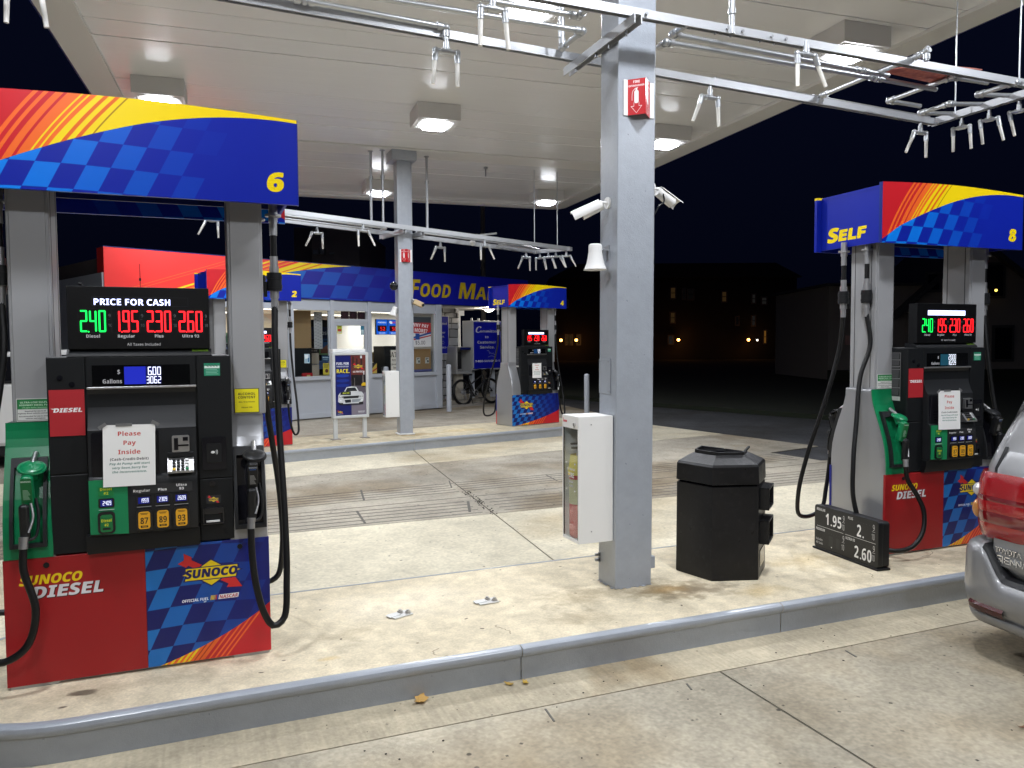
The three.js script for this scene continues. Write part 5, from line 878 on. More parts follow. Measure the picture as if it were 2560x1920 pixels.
  sheet('atm_notice', 'white ATM machine notice on the window behind the far column', 2.52, 2.84, 0.78, 1.26, -0.03, sheetTex(192, 288, '#cfcdc2', (g) => { text(g, 'ATM', 92, 96, 92, { color: '#22201c', font: 'serif', sx: 0.9 }); text(g, 'MACHINE', 96, 146, 32, { color: '#22201c', font: 'serif' }); g.fillStyle = '#22201c'; g.fillRect(24, 160, 144, 3); text(g, 'Available', 96, 206, 38, { color: '#22201c', font: 'serif' }); text(g, 'Inside', 96, 252, 38, { color: '#22201c', font: 'serif' }); }));
  sheet('window_notice', 'small orange striped notice low beside the shop door', 2.0, 2.13, 0.75, 0.98, -0.03, sheetTex(64, 110, '#b8a048', (g) => { poly(g, '#101010', [[0, 0], [64, 0], [0, 60]]); poly(g, '#a83020', [[0, 84], [64, 50], [64, 66], [0, 100]]); }));
  sheet('window_poster', 'red white and blue WHY PAY MORE poster right of the far column', 3.05, 3.7, 1.33, 2.02, -0.03, sheetTex(320, 340, '#d8d9da', (g) => { g.fillStyle = '#3a4148'; g.fillRect(0, 0, 320, 70); g.fillStyle = '#b02a30'; g.fillRect(0, 66, 320, 120); text(g, 'WHY PAY', 160, 118, 56, { color: '#eceef0', slant: 0.05, turn: 0.08 }); text(g, 'MORE?', 170, 176, 58, { color: '#eceef0', turn: 0.08 }); poly(g, '#1f4a94', [[0, 240], [320, 170], [320, 190], [0, 262]]); poly(g, '#b02a30', [[0, 262], [320, 205], [320, 218], [0, 280]]); g.fillStyle = '#1f4a94'; g.fillRect(90, 190, 60, 70); text(g, '$5.00', 160, 316, 60, { color: '#22262c', weight: 'normal' }); }));
  item('cardboard_box', 'brown cardboard box with white labels under the WHY PAY MORE poster', 'cardboard box', 3.46, 0.735, -0.3, (t) => { obj('carton', bx(-0.34, 0.34, 0.06, 0.54, -0.14, 0.14, 0.008), plain([0.4, 0.23, 0.1], 0.8), t); for (const x of [-0.05, 0.22]) obj('label', fitUV(bx(x - 0.06, x + 0.06, 0.2, 0.34, 0.141, 0.144), x - 0.06, x + 0.06, 0.2, 0.34), sheetTex(64, 72, '#d8d4ca', (g) => { g.fillStyle = '#3a3a3a'; g.fillRect(8, 8, 46, 8); g.fillRect(8, 24, 20, 6); g.fillRect(34, 34, 22, 26); }), t); obj('purple_sheet', bx(-0.36, 0.36, 0, 0.06, -0.16, 0.16, 0.02), plain([0.12, 0.12, 0.3]), t); });
  item('service_sign', 'blue sign with white lines fixed to the rubble wall behind the shop corner', 'sign', 4.78, 1.13, -0.955, (t) => { obj('frame', bx(-0.3, 0.3, 0, 0.98, -0.03, 0, 0.004), M.white, t); obj('face', fitUV(bx(-0.28, 0.28, 0.02, 0.96, 0, 0.004), -0.28, 0.28, 0.02, 0.96), serviceFace, t); });
}
// ---------------------------------------------------------------- things on and beside the islands
// fire extinguisher cabinet: hangs on the left face of a column; glass door to the left
function extinguisherCabinet(label, label2, at, turn) {
  const t = thing('extinguisher_cabinet', label, 'extinguisher cabinet', at, turn, 'white extinguisher cabinets on the columns');
  // local: x from the column (0) to the glass (-0.21), y from the bottom, z towards the viewer (front wall at 0)
  obj('case', [bx(-0.205, 0, 0, 0.7, -0.006, 0, 0.0015), bx(-0.205, 0, 0, 0.7, -0.2, -0.194, 0.0015), bx(-0.205, 0, 0.694, 0.7, -0.194, -0.006), bx(-0.205, 0, 0, 0.006, -0.194, -0.006), bx(-0.006, 0, 0.006, 0.694, -0.194, -0.006)], M.white, t);
  const d = obj('door', [bx(-0.213, -0.205, 0.63, 0.7, -0.2, 0, 0.002), bx(-0.213, -0.205, 0, 0.018, -0.2, 0, 0.002), bx(-0.213, -0.205, 0.018, 0.63, -0.2, -0.189, 0.002), bx(-0.213, -0.205, 0.018, 0.63, -0.011, 0, 0.002)], M.white, t);
  obj('pane', bx(-0.210, -0.208, 0.018, 0.63, -0.189, -0.011), M.glass, d);
  obj('gasket', [bx(-0.2125, -0.206, 0.018, 0.63, -0.0125, -0.011), bx(-0.2125, -0.206, 0.018, 0.63, -0.189, -0.1875), bx(-0.2125, -0.206, 0.628, 0.63, -0.1875, -0.0125)], M.black, d);
  obj('lock', [rod(V(-0.213, 0.655, -0.04), V(-0.222, 0.655, -0.04), 0.01, 14), rod(V(-0.213, 0.642, -0.046), V(-0.218, 0.642, -0.046), 0.005, 8)], M.chrome, d);
  obj('door_mark', [bx(-0.2138, -0.213, 0.66, 0.682, -0.19, -0.184), bx(-0.2138, -0.213, 0.66, 0.672, -0.18, -0.14)], std([0.6, 0.12, 0.14], 0.5), d);
  obj('fire_lettering', fitUV(bx(-0.07, 0.07, -0.1, 0.1, 0, 0.0006), -0.07, 0.07, -0.1, 0.1).rotateY(-Math.PI / 2).translate(-0.2098, 0.36, -0.1), fireText, d);
  for (const y of [0.065, 0.655]) obj('screw', rod(V(-0.135, y, 0), V(-0.135, y, 0.0025), 0.004, 8), M.iron, t);
  const c = Math.cos(turn), s = Math.sin(turn), q = at.clone().add(V(-0.142 * c - 0.122 * s, 0.012, 0.142 * s - 0.122 * c));
  const e = thing('fire_extinguisher', label2, 'fire extinguisher', q, turn, 'extinguishers in the cabinets');
  obj('cylinder', new THREE.LatheGeometry([[0, 0], [0.052, 0], [0.06, 0.012], [0.061, 0.03], [0.061, 0.36], [0.055, 0.4], [0.034, 0.432], [0.018, 0.445], [0.016, 0.46], [0, 0.46]].map((p) => new THREE.Vector2(...p)), 28), M.red, e);
  obj('label_band', new THREE.CylinderGeometry(0.0616, 0.0616, 0.14, 28, 1, true, Math.PI, Math.PI).translate(0, 0.26, 0), std([0.55, 0.52, 0.3], 0.5), e);
  obj('valve', [rod(V(0, 0.455, 0), V(0, 0.5, 0), 0.017, 12), bx(-0.05, 0.02, 0.497, 0.51, -0.01, 0.01, 0.003), bx(-0.055, 0.02, 0.522, 0.532, -0.01, 0.01, 0.003), new THREE.TorusGeometry(0.016, 0.003, 8, 16).translate(0.03, 0.49, 0)], M.black, e);
  obj('hose', tube([[0.02, 0.48, 0], [0.055, 0.5, 0.02], [0.075, 0.4, 0.03], [0.071, 0.2, 0.02], [0.071, 0.1, 0.02]], 0.009, 30, 8), M.rubber, e);
  obj('inspection_tag', new THREE.CylinderGeometry(0.05, 0.066, 0.11, 14, 1, true, Math.PI * 0.95, Math.PI * 0.9).translate(-0.004, 0.41, 0), std([0.75, 0.6, 0.08], 0.6), e);
}
const fireText = new THREE.MeshStandardMaterial({ color: 0xd8d8d8, roughness: 0.6, transparent: true, alphaMap: canvas(112, 160, (g) => { g.fillStyle = '#000'; g.fillRect(0, 0, 112, 160); for (const [x, y] of [[14, 20], [98, 20], [14, 140], [98, 140]]) poly(g, '#fff', [[x - 8, y - 4], [x + 8, y], [x - 8, y + 6]]); text(g, 'IN CASE OF', 56, 52, 15); text(g, 'FIRE', 56, 84, 30); text(g, 'BREAK', 56, 108, 15); text(g, 'GLASS', 56, 126, 15); }) });
extinguisherCabinet('white extinguisher cabinet with glass door on the near column', 'red extinguisher with yellow tag inside the near cabinet', P(2.128, 0.27, 3.765), 0);
extinguisherCabinet('white extinguisher cabinet on the far column behind the poster stand', 'red extinguisher inside the cabinet on the far column', P(2.862, 0.275, 11.61), 0);
// red three-sided signs
const extSign = (() => {
  const c = canvas(256, 384, (g, w, h) => {
    g.fillStyle = '#c4141e'; g.fillRect(0, 0, w, h); text(g, 'FIRE', 128, 44, 36, { sx: 1.3 }); text(g, 'EXTINGUISHER', 128, 82, 26, { sx: 1.22 });
    g.fillStyle = '#eee'; g.strokeStyle = '#eee'; g.lineWidth = 6; g.beginPath(); g.roundRect(96, 122, 64, 140, 24); g.fill(); g.fillRect(116, 100, 24, 24); g.beginPath(); g.moveTo(100, 104); g.lineTo(150, 96); g.stroke(); g.beginPath(); g.moveTo(112, 112); g.bezierCurveTo(60, 110, 66, 180, 66, 230); g.stroke();
    g.lineWidth = 5; g.beginPath(); g.moveTo(92, 250); g.lineTo(92, 292); g.lineTo(52, 292); g.lineTo(128, 366); g.lineTo(204, 292); g.lineTo(164, 292); g.lineTo(164, 250); g.stroke();
  });
  return std(0xffffff, 0.3, 0, { map: c });
})();
function vSign(label, at, turn) {
  const t = thing('extinguisher_sign', label, 'extinguisher sign', at, turn, 'red extinguisher signs on the columns');
  const half = 0.07, out = 0.07, l = Math.hypot(half, out), a = Math.atan2(out, half);
  for (const s of [-1, 1]) { obj('sign_face', fitUV(bx(-l / 2, l / 2, 0, 0.19, -0.002, 0.001), -l / 2, l / 2, 0, 0.19).rotateY(s * a).translate(s * half / 2, 0, out / 2), extSign, t); obj('flange', [bx(s > 0 ? half : -0.095, s > 0 ? 0.095 : -half, 0, 0.19, 0, 0.003), rod(V(s * 0.083, 0.1, 0), V(s * 0.083, 0.1, 0.006), 0.004, 8)], M.white, t); }
}
vSign('red V-shaped fire extinguisher sign high on the near column', P(2.272, 2.6, 3.737), 0);
vSign('small red V-shaped extinguisher sign on the far column', P(2.985, 2.62, 11.598), 0);
// cameras
function camera_(label, at, dir, turn, cable, group) {
  const t = thing('security_camera', label, 'security camera', at, turn, group);
  // base disc in the plane x = 0, arm towards -x, body along dir
  obj('wall_plate', rod(V(0, 0, 0), V(-0.012, 0, 0), 0.032, 24), M.white, t); obj('arm', tube([[-0.01, 0, 0], [-0.035, 0, 0.002], [-0.055, -0.003, 0.004], [-0.075, -0.016, 0.006]], 0.0085, 14, 10), M.white, t); obj('arm_joint', ball(V(-0.052, -0.002, 0.004), 0.012), M.white, t);
  const d = V(...dir).normalize(), b = V(-0.06, -0.022, 0.005), q = new THREE.Quaternion().setFromUnitVectors(V(0, 0, 1), d);
  const put = (gg) => gg.applyQuaternion(q).translate(b.x, b.y, b.z);
  const body = obj('body', [put(new THREE.CylinderGeometry(0.031, 0.027, 0.125, 24).rotateX(Math.PI / 2).translate(0, 0, 0.045))], M.white, t);
  const hood = new THREE.CylinderGeometry(0.04, 0.037, 0.165, 24, 1, true, Math.PI * 0.57, Math.PI * 0.86).rotateX(Math.PI / 2).translate(0, 0, 0.075);
  const hm = M.white.clone(); hm.side = THREE.DoubleSide; obj('sun_hood', put(hood), hm, t);
  obj('lens', [put(new THREE.CylinderGeometry(0.027, 0.027, 0.004, 24).rotateX(Math.PI / 2).translate(0, 0, 0.1085))], M.gloss, t);
  if (cable) obj('cable', tube([[-0.07, -0.03, -0.02], [-0.075, -0.075, -0.02], [-0.045, -0.1, -0.018], [-0.03, -0.13, -0.01], [-0.008, -0.17, 0.0], [0.0, -0.2, 0.01]], 0.0045, 24, 8), M.module, t);
}
camera_('white camera on the left face of the near column, aimed down left', P(2.143, 2.145, 3.84), [-0.6, -0.3, -0.25], 0, false);
camera_('white camera on the right side of the near column with loose cable', P(2.415, 2.245, 3.84), [-0.75, -0.38, 0.1], Math.PI, true);
{
  const t = thing('security_camera', 'small beige camera on the right side of the far column', 'security camera', P(3.07, 2.06, 11.62), 0);
  obj('bracket', [rod(V(0, 0, 0), V(0.03, -0.01, 0.02), 0.012), ball(V(0.03, -0.01, 0.02), 0.02)], M.iron, t); obj('body', new RoundedBoxGeometry(0.16, 0.08, 0.08, 3, 0.015).rotateZ(-0.4).translate(0.1, -0.06, 0.03), std([0.55, 0.42, 0.25], 0.5), t); obj('lens', rod(V(0.16, -0.085, 0.07), V(0.165, -0.09, 0.078), 0.025), M.gloss, t);
  const o = thing('dome_camera', 'dark dome camera on the left side of the far column', 'dome camera', P(2.86, 2.26, 11.65), 0);
  obj('mount', bx(-0.02, 0, -0.03, 0.05, -0.04, 0.04, 0.006), M.iron, o); obj('dome', new THREE.SphereGeometry(0.065, 20, 14).translate(-0.05, 0, 0), M.gloss, o);
}
// horn loudspeakers
function horn(label, at, tilt, turn) {
  const t = thing('horn_speaker', label, 'loudspeaker', at, turn, 'white horn loudspeakers');
  const pr = [[0, 0.13], [0.03, 0.13], [0.036, 0.124], [0.0375, 0.085], [0.039, 0.08], [0.043, 0.05], [0.05, 0.02], [0.062, -0.008], [0.066, -0.012], [0.06, -0.011], [0.047, 0.018], [0.038, 0.05], [0, 0.06]].map((p) => new THREE.Vector2(...p));
  const place = (gg) => gg.rotateZ(tilt).translate(-0.075, -0.075, 0);
  obj('horn', place(new THREE.LatheGeometry(pr, 36)), M.white, t);
  const ribs = []; for (let k = 0; k < 14; k++) ribs.push(bx(-0.0015, 0.0015, 0.087, 0.118, 0.034, 0.038).rotateY(k * Math.PI / 7)); obj('driver_rib', ribs.map(place), M.white, t);
  obj('bracket', [bx(-0.004, 0, -0.03, 0.05, -0.025, 0.025, 0.003), bx(-0.045, -0.004, 0.02, 0.026, -0.02, -0.014), bx(-0.045, -0.004, 0.02, 0.026, 0.014, 0.02), rod(V(-0.036, 0.022, -0.03), V(-0.036, 0.022, 0.03), 0.007), bx(-0.03, -0.006, -0.04, 0.03, -0.006, 0.006, 0.003), ball(V(-0.02, -0.045, 0), 0.006)], M.galv, t);
}
horn('white horn loudspeaker on the near column, mouth down', P(2.140, 1.862, 3.85), 0, 0);
horn('small white horn loudspeaker tilted on the far column', P(2.862, 1.9, 11.66), -0.35, 0);
// litter bin: six sided, sloping lid with a broken rim, squeegee troughs on the right
{
  const cx = 2.915, cd = 3.842, t = thing('litter_bin', 'black six-sided litter bin with broken lid rim beside the near column', 'litter bin', P(cx, 0, cd), 0);
  const hex = (r, a0 = 222.4) => [...Array(6)].map((_, k) => { const a = THREE.MathUtils.degToRad(a0 + 60 * k); return [Math.cos(a) * r, Math.sin(a) * r]; });  // (x, depth)
  const ring = (r0, y0, r1, y1) => { const A = hex(r0), B = hex(r1), pos = []; for (let k = 0; k < 6; k++) { const a = A[k], b = A[(k + 1) % 6], c = B[(k + 1) % 6], d = B[k]; pos.push(a[0], y0, -a[1], b[0], y0, -b[1], c[0], y1, -c[1], a[0], y0, -a[1], c[0], y1, -c[1], d[0], y1, -d[1]); } const gg = new THREE.BufferGeometry(); gg.setAttribute('position', new THREE.Float32BufferAttribute(pos, 3)); gg.computeVertexNormals(); return metreUV(gg); };
  const scuff = dataTex(512, (i, x, y) => { const j = (y * 2) * N1 + x * 2, a = Math.max(0, mid[j] - 0.62) * 60 * coarse[j], s = Math.max(0, fine[((y >> 5) * 2) * N1 + x * 2] - 0.8) * 40; const v = 20 + 8 * coarse2[j] + a + s; return [v, v, v + 2]; }, true, 0.6);
  const bm = phys(0xffffff, 0.45, 0, { map: scuff, specularIntensity: 0.6, bumpMap: bumpPeel, bumpScale: 0.0008, roughnessMap: roughMap }), lidM = std(0xffffff, 0.5, 0, { bumpMap: bumpPeel, bumpScale: 0.0012, map: dataTex(256, (i, x, y) => { const m = mid[y * 4 * N1 + x * 4], c = coarse[y * 4 * N1 + x * 4], v = 22 + 22 * m + (c > 0.6 ? 60 * (c - 0.6) * 4 * m : 0); return [v, v, v + 2]; }, true, 0.5) });
  obj('body', [ring(0.272, 0.0, 0.276, 0.008), ring(0.276, 0.008, 0.272, 0.54), ring(0.272, 0.54, 0.26, 0.545)], bm, t);
  const lid = obj('lid', [ring(0.262, 0.552, 0.276, 0.555), ring(0.276, 0.555, 0.272, 0.655), ring(0.272, 0.655, 0.262, 0.668)], bm, t);
  obj('lid_slope', [ring(0.262, 0.668, 0.165, 0.712), ring(0.165, 0.712, 0.15, 0.714), ring(0.15, 0.714, 0.145, 0.56)], lidM, lid);
  const H = hex(0.158), bar = (i, f0, f1, y0, y1, y2 = y1) => { const a = H[i], b = H[(i + 1) % 6], p = (f, y) => V(a[0] + (b[0] - a[0]) * f, y, -(a[1] + (b[1] - a[1]) * f)); const A = p(f0, 0), B = p(f1, 0); const gg = prism([[0, y0], [A.distanceTo(B), y0], [A.distanceTo(B), y2], [0, y1]], -0.006, 0.006, 0.002); return gg.rotateY(-Math.atan2(B.z - A.z, B.x - A.x)).translate(A.x, 0, A.z); };
  obj('rim', [bar(0, -0.02, 1.02, 0.7, 0.73), bar(1, 0, 0.86, 0.7, 0.727, 0.718), bar(5, 0, 1.0, 0.7, 0.732), bar(4, 0.0, 1, 0.7, 0.734), bar(3, 0.1, 1, 0.7, 0.716, 0.735)], M.black, lid);
  obj('rim_shard', bx(-0.05, 0.05, -0.006, 0.006, -0.006, 0.006, 0.002).rotateZ(0.32).rotateY(0.5).translate(0.14, 0.722, 0.05), M.black, lid);
  obj('inner_liner', [ring(0.143, 0.3, 0.145, 0.7), new THREE.CircleGeometry(0.16, 6).rotateX(-Math.PI / 2).translate(0, 0.35, 0)].map((q) => metreUV(q)), M.gloss, t);
  // troughs on the face between the third and fourth corner
  const a = hex(0.272)[1], b = hex(0.272)[2], ang = Math.atan2(b[1] - a[1], b[0] - a[0]), mx = (a[0] + b[0]) / 2, md = (a[1] + b[1]) / 2;
  for (const [y0, y1] of [[0.4, 0.53], [0.2, 0.34]]) {
    const w = 0.1, f = (x0, x1, ya, yb, z0, z1) => bx(x0, x1, ya, yb, z0, z1, 0.004);
    obj('squeegee_trough', [f(-w, w, y0, y0 + 0.012, 0, 0.055), f(-w, w, y1 - 0.014, y1, 0, 0.055), f(-w, -w + 0.014, y0, y1, 0, 0.055), f(w - 0.014, w, y0, y1, 0, 0.055), f(-w, w, y0, y1, 0, 0.008)].map((q) => turnY(q, ang, mx, 0, -md)), bm, t);
  }
  obj('towel_slot', turnY(bx(-0.09, 0.09, 0.06, 0.16, -0.01, 0.006, 0.003), ang, mx, 0, -md), M.gloss, t);
  const e = hex(0.274), f0 = e[5], f1 = e[0]; obj('pale_scratch', bx(-0.0016, 0.0016, 0.045, 0.085, 0, 0.001).rotateY(Math.atan2(f1[1] - f0[1], f1[0] - f0[0])).translate(f0[0] * 0.46 + f1[0] * 0.54, 0, -(f0[1] * 0.46 + f1[1] * 0.54) + 0.0), M.white, t);
}
// price board on the island before dispenser 8
{
  const t = thing('price_board', 'black board of pump prices reading 1.95 and 2.60 at dispenser number 8', 'price board', P(3.79, 0, 4.0), Math.PI / 2 - 0.089 + Math.PI);
  // local x along the board, towards the viewer's right; face looks to +z
  const L = 0.572, face = canvas(1024, 512, (g, w, h) => {
    g.fillStyle = '#101215'; g.fillRect(0, 0, w, h); const o = { color: '#e4e4e2' }, sm = { color: '#cfcfcd', sx: 0.8 };
    const num = (s, xs, y) => [...s].forEach((c, i) => text(g, c, xs[i], y, c === '.' ? 120 : 185, { ...o, sx: c === '.' ? 1 : 0.72 }));
    const frac = (x, y) => { text(g, '9', x + 12, y, 90, { color: '#c4c4c2', weight: 'normal', sx: 0.6 }); g.fillStyle = '#c4c4c2'; g.fillRect(x - 12, y + 12, 44, 4); text(g, '10', x + 4, y + 102, 92, { color: '#c4c4c2', weight: 'normal', sx: 0.45 }); };
    text(g, 'REGULAR', 110, 64, 42, sm); num('1.95', [225, 290, 345, 425], 206); frac(480, 110);
    text(g, 'PLUS', 600, 64, 42, sm); num('2.', [735, 800], 226); frac(942, 110);
    text(g, 'PREMIUM', 104, 300, 42, sm); text(g, 'Includes', 86, 420, 38, { ...sm, weight: 'normal' }); text(g, 'All Taxes', 90, 462, 38, { ...sm, weight: 'normal' }); frac(480, 340); g.fillStyle = '#e8e8e6'; g.fillRect(290, 452, 16, 12);
    text(g, 'ULTRA 93', 600, 300, 42, sm); num('2.60', [700, 766, 815, 895], 470); frac(948, 340);
    g.fillStyle = '#d4d4d2'; g.fillRect(44, 246, 446, 4); g.fillRect(516, 246, 470, 4);
    g.fillStyle = '#55585c'; for (const y of [60, 300]) for (const x0 of [250, 720]) for (let i = 0; i < 6; i++) g.fillRect(x0 + i * 42, y, 5, 5); for (let i = 0; i < 5; i++) g.fillRect(120 + i * 190, 492, 6, 6);
    g.fillStyle = 'rgba(60,62,60,0.35)'; g.fillRect(250, 330, 70, 120); g.fillRect(370, 330, 60, 120);
  });
  obj('panel', fitUV(new THREE.ExtrudeGeometry(rrect(0, L, 0.012, 0.296, 0.022), { depth: 0.03, bevelEnabled: true, bevelSize: 0.003, bevelThickness: 0.003, bevelOffset: -0.003, bevelSegments: 2 }).translate(0, 0, -0.033), 0, L, 0.012, 0.296), std(0xffffff, 0.38, 0, { map: face }), t);
  obj('back_case', new THREE.ExtrudeGeometry(rrect(0.004, L - 0.004, 0.014, 0.29, 0.02), { depth: 0.05, bevelEnabled: false }).translate(0, 0, -0.084), M.black, t);
  obj('foot', [bx(-0.01, L + 0.004, 0, 0.012, -0.09, 0.008, 0.003)], M.black, t);
}
// bolted anchor plates left in the concrete, dry leaves along the kerb
[[0.927, 3.812, 0.35, 'steel anchor plate with two bolts, the one nearer the large dispenser'], [1.401, 3.829, 0.1, 'steel anchor plate with two bolts, the one nearer the column']].forEach(([X, D, a, l]) => {
  const t = thing('anchor_plate', l, 'anchor plate', P(X, 0, D), a, 'anchor plates in the concrete'); t.scale.set(1.25, 0.7, 1.25);
  obj('plate', [bx(-0.045, 0.045, 0.001, 0.01, -0.03, 0.03, 0.002), bx(-0.055, 0.0, 0.01, 0.016, -0.022, 0.012, 0.002).rotateZ(0.06)], std([0.6, 0.6, 0.58], 0.5, 0.3), t);
  obj('bolt', [[0.008, -0.012], [0.03, 0.012]].map(([x, z]) => mergeGeometries([new THREE.CylinderGeometry(0.011, 0.011, 0.012, 6).translate(x, 0.019, z), new THREE.CylinderGeometry(0.014, 0.014, 0.003, 14).translate(x, 0.012, z), new THREE.CylinderGeometry(0.0065, 0.0065, 0.022, 10).translate(x, 0.024, z)])), std([0.42, 0.4, 0.37], 0.5, 0.5), t);
});
[[0.855, 3.165, 0.034, 'dry tan leaf curled at the foot of the kerb, the largest', [0.55, 0.33, 0.1]], [1.262, 3.166, 0.016, 'small yellow brown leaf at the kerb foot near the kerb joint, left one', [0.4, 0.26, 0.06]], [1.335, 3.152, 0.016, 'small yellow brown leaf at the kerb foot near the kerb joint, right one', [0.55, 0.36, 0.06]], [2.98, 2.02, 0.03, 'dry reddish leaf stem lying on the slab before the van', [0.2, 0.1, 0.06]]].forEach(([X, D, r, l, c], k) => {
  seed = 500 + k; const pts = [...Array(14)].map((_, i) => { const a = i / 14 * 6.283, q = r * (0.65 + 0.45 * Math.abs(Math.sin(a * 2.5)) + rr(-0.15, 0.15)); return [Math.cos(a) * q * 1.4, Math.sin(a) * q * (k === 3 ? 0.18 : 0.8)]; });
  const gg = prism(pts, 0, 0.001).rotateX(-Math.PI / 2), p = gg.attributes.position; for (let i = 0; i < p.count; i++) { const x = p.getX(i) / r, z = p.getZ(i) / r; p.setY(i, p.getY(i) + r * (0.28 * x * x - 0.2 * z * z * x + 0.25 * Math.abs(z))); } gg.computeVertexNormals();
  const t = obj('dry_leaf', gg, std(c, 0.7), null); t.position.copy(P(X, -IT + 0.003, D)); t.rotation.y = rnd() * 6; tag(t, l, 'leaf', 'dry leaves on the forecourt');
});
// poster stand on the far island
{
  const th = 0.155, t = thing('poster_stand', 'grey framed poster stand advertising race fuel before the shop door', 'poster stand', P(1.82, 0, 11.37), th);
  const frame = std([0.55, 0.57, 0.58], 0.4), w0 = 0.0, w1 = 0.55, y0 = 0.305, y1 = 1.27;
  obj('leg', [bx(0.02, 0.075, 0, 0.33, -0.07, -0.02, 0.004)], frame, t); obj('leg', [bx(0.465, 0.52, 0, 0.33, -0.07, -0.02, 0.004)], frame, t);
  for (const x of [0.048, 0.492]) obj('foot_plate', bx(x - 0.06, x + 0.06, 0, 0.01, -0.11, 0.02, 0.002), std([0.3, 0.28, 0.25], 0.6, 0.4), t);
  obj('frame', [bx(w0, w0 + 0.045, y0, y1, -0.09, 0.01, 0.012), bx(w1 - 0.045, w1, y0, y1, -0.09, 0.01, 0.012), bx(w0 + 0.03, w1 - 0.03, y1 - 0.045, y1, -0.088, 0.008, 0.012), bx(w0 + 0.03, w1 - 0.03, y0, y0 + 0.045, -0.088, 0.008, 0.012), bx(w0 + 0.02, w1 - 0.02, y0 + 0.02, y1 - 0.02, -0.08, -0.03)], frame, t);
  obj('top_tray', [bx(w0 + 0.02, w1 - 0.03, y1, y1 + 0.045, -0.2, -0.03, 0.008)], M.white, t);
  const art = canvas(480, 1000, (g, w, h) => {
    g.fillStyle = '#101a62'; g.fillRect(0, 0, w, h);
    // right half: a brick street
    g.save(); g.beginPath(); g.rect(w * 0.51, 0, w, h); g.clip(); g.fillStyle = '#55505c'; g.fillRect(0, 0, w, h); g.fillStyle = '#5a2c28'; g.fillRect(0, 0, w, 430);
    seed = 9; for (let y = 0; y < 430; y += 12) for (let x = 240 - (y % 24); x < w; x += 26) { g.fillStyle = `rgb(${80 + rnd() * 40 | 0},${40 + rnd() * 20 | 0},${36 + rnd() * 16 | 0})`; g.fillRect(x, y, 24, 10); }
    g.fillStyle = '#2a1c1e'; for (const [x, y] of [[270, 30], [330, 60], [400, 40]]) g.fillRect(x, y, 22, 150); g.fillStyle = '#c8d4d8'; g.fillRect(396, 6, 26, 50); g.fillRect(440, 280, 16, 60);
    g.fillStyle = '#17151a'; g.fillRect(250, 330, 230, 180); g.fillStyle = '#9c9490'; g.fillRect(300, 380, 4, 130); g.fillRect(430, 340, 8, 160); g.fillStyle = '#d8b01c'; g.beginPath(); g.ellipse(452, 500, 44, 40, 0, 0, 6.3); g.fill(); g.fillStyle = '#17151a'; g.fillRect(420, 516, 70, 22);
    g.fillStyle = '#6a6474'; g.fillRect(0, 640, w, h); g.fillStyle = '#8c8694'; poly(g, '#77717f', [[250, 700], [480, 620], [480, 1000], [250, 1000]]); g.restore();
    // left half: faint blue cars
    g.fillStyle = '#1a3a9a'; for (const y of [340, 420, 500]) { g.beginPath(); g.ellipse(120, y, 100, 26, 0, 0, 6.3); g.fill(); g.fillStyle = '#142e86'; }
    // a saloon seen from the front, dark bonnet on the left half
    const X = 245; poly(g, '#c6cace', [[X - 200, 660], [X - 165, 612], [X - 60, 600], [X + 70, 600], [X + 168, 614], [X + 196, 664], [X + 190, 760], [X + 150, 800], [X - 150, 806], [X - 205, 770]]);
    poly(g, '#d4d8da', [[X - 110, 600], [X - 70, 530], [X, 522], [X + 80, 530], [X + 118, 604], [X, 616]]); poly(g, '#20262c', [[X - 92, 600], [X - 60, 542], [X + 64, 540], [X + 96, 600]]);
    poly(g, '#15171a', [[X - 165, 612], [X - 60, 600], [X - 6, 604], [X - 6, 664], [X - 170, 656]]); text(g, 'RACER', X - 84, 640, 34, { color: '#c8d83a', slant: 0.3 });
    poly(g, '#15181c', [[X - 130, 680], [X + 128, 676], [X + 110, 716], [X - 120, 720]]); poly(g, '#22262c', [[X - 104, 740], [X - 6, 736], [X - 6, 786], [X - 92, 790]]); poly(g, '#8a929a', [[X + 10, 736], [X + 160, 730], [X + 120, 780], [X + 10, 784]]);
    for (const s of [-1, 1]) { poly(g, '#2a3036', [[X + s * 182, 668], [X + s * 132, 684], [X + s * 128, 704], [X + s * 186, 696]]); poly(g, '#eef2f4', [[X + s * 178, 674], [X + s * 144, 686], [X + s * 142, 696], [X + s * 180, 690]]); poly(g, '#e8ecee', [[X + s * 176, 742], [X + s * 150, 748], [X + s * 154, 760], [X + s * 178, 756]]); }
    g.fillStyle = '#0c0e12'; g.fillRect(X - 190, 790, 60, 30); g.fillRect(X + 120, 784, 66, 36); g.fillStyle = 'rgba(10,10,16,0.6)'; g.beginPath(); g.ellipse(X, 820, 190, 16, 0, 0, 6.3); g.fill();
    text(g, 'FUEL FOR', 118, 160, 58, { color: '#eef0f4', sx: 0.74 }); text(g, 'YOUR EVERYDAY', 118, 200, 34, { color: '#d4d8e4', sx: 0.72 }); text(g, 'RACE.', 124, 296, 92, { color: '#ecdc1a', sx: 0.82 });
    badge(g, 362, 190, 1.2); text(g, 'ULTRATECH', 364, 292, 38, { color: '#eceef2', slant: 0.25, sx: 0.88 });
    badge(g, 70, 938, 0.62); g.fillStyle = '#c8cad4'; g.fillRect(26, 968, 90, 5); text(g, 'NASCAR', 400, 950, 26, { color: '#d8dae0', slant: 0.2 }); g.fillStyle = '#c8cad4'; g.fillRect(352, 958, 96, 4);
  });
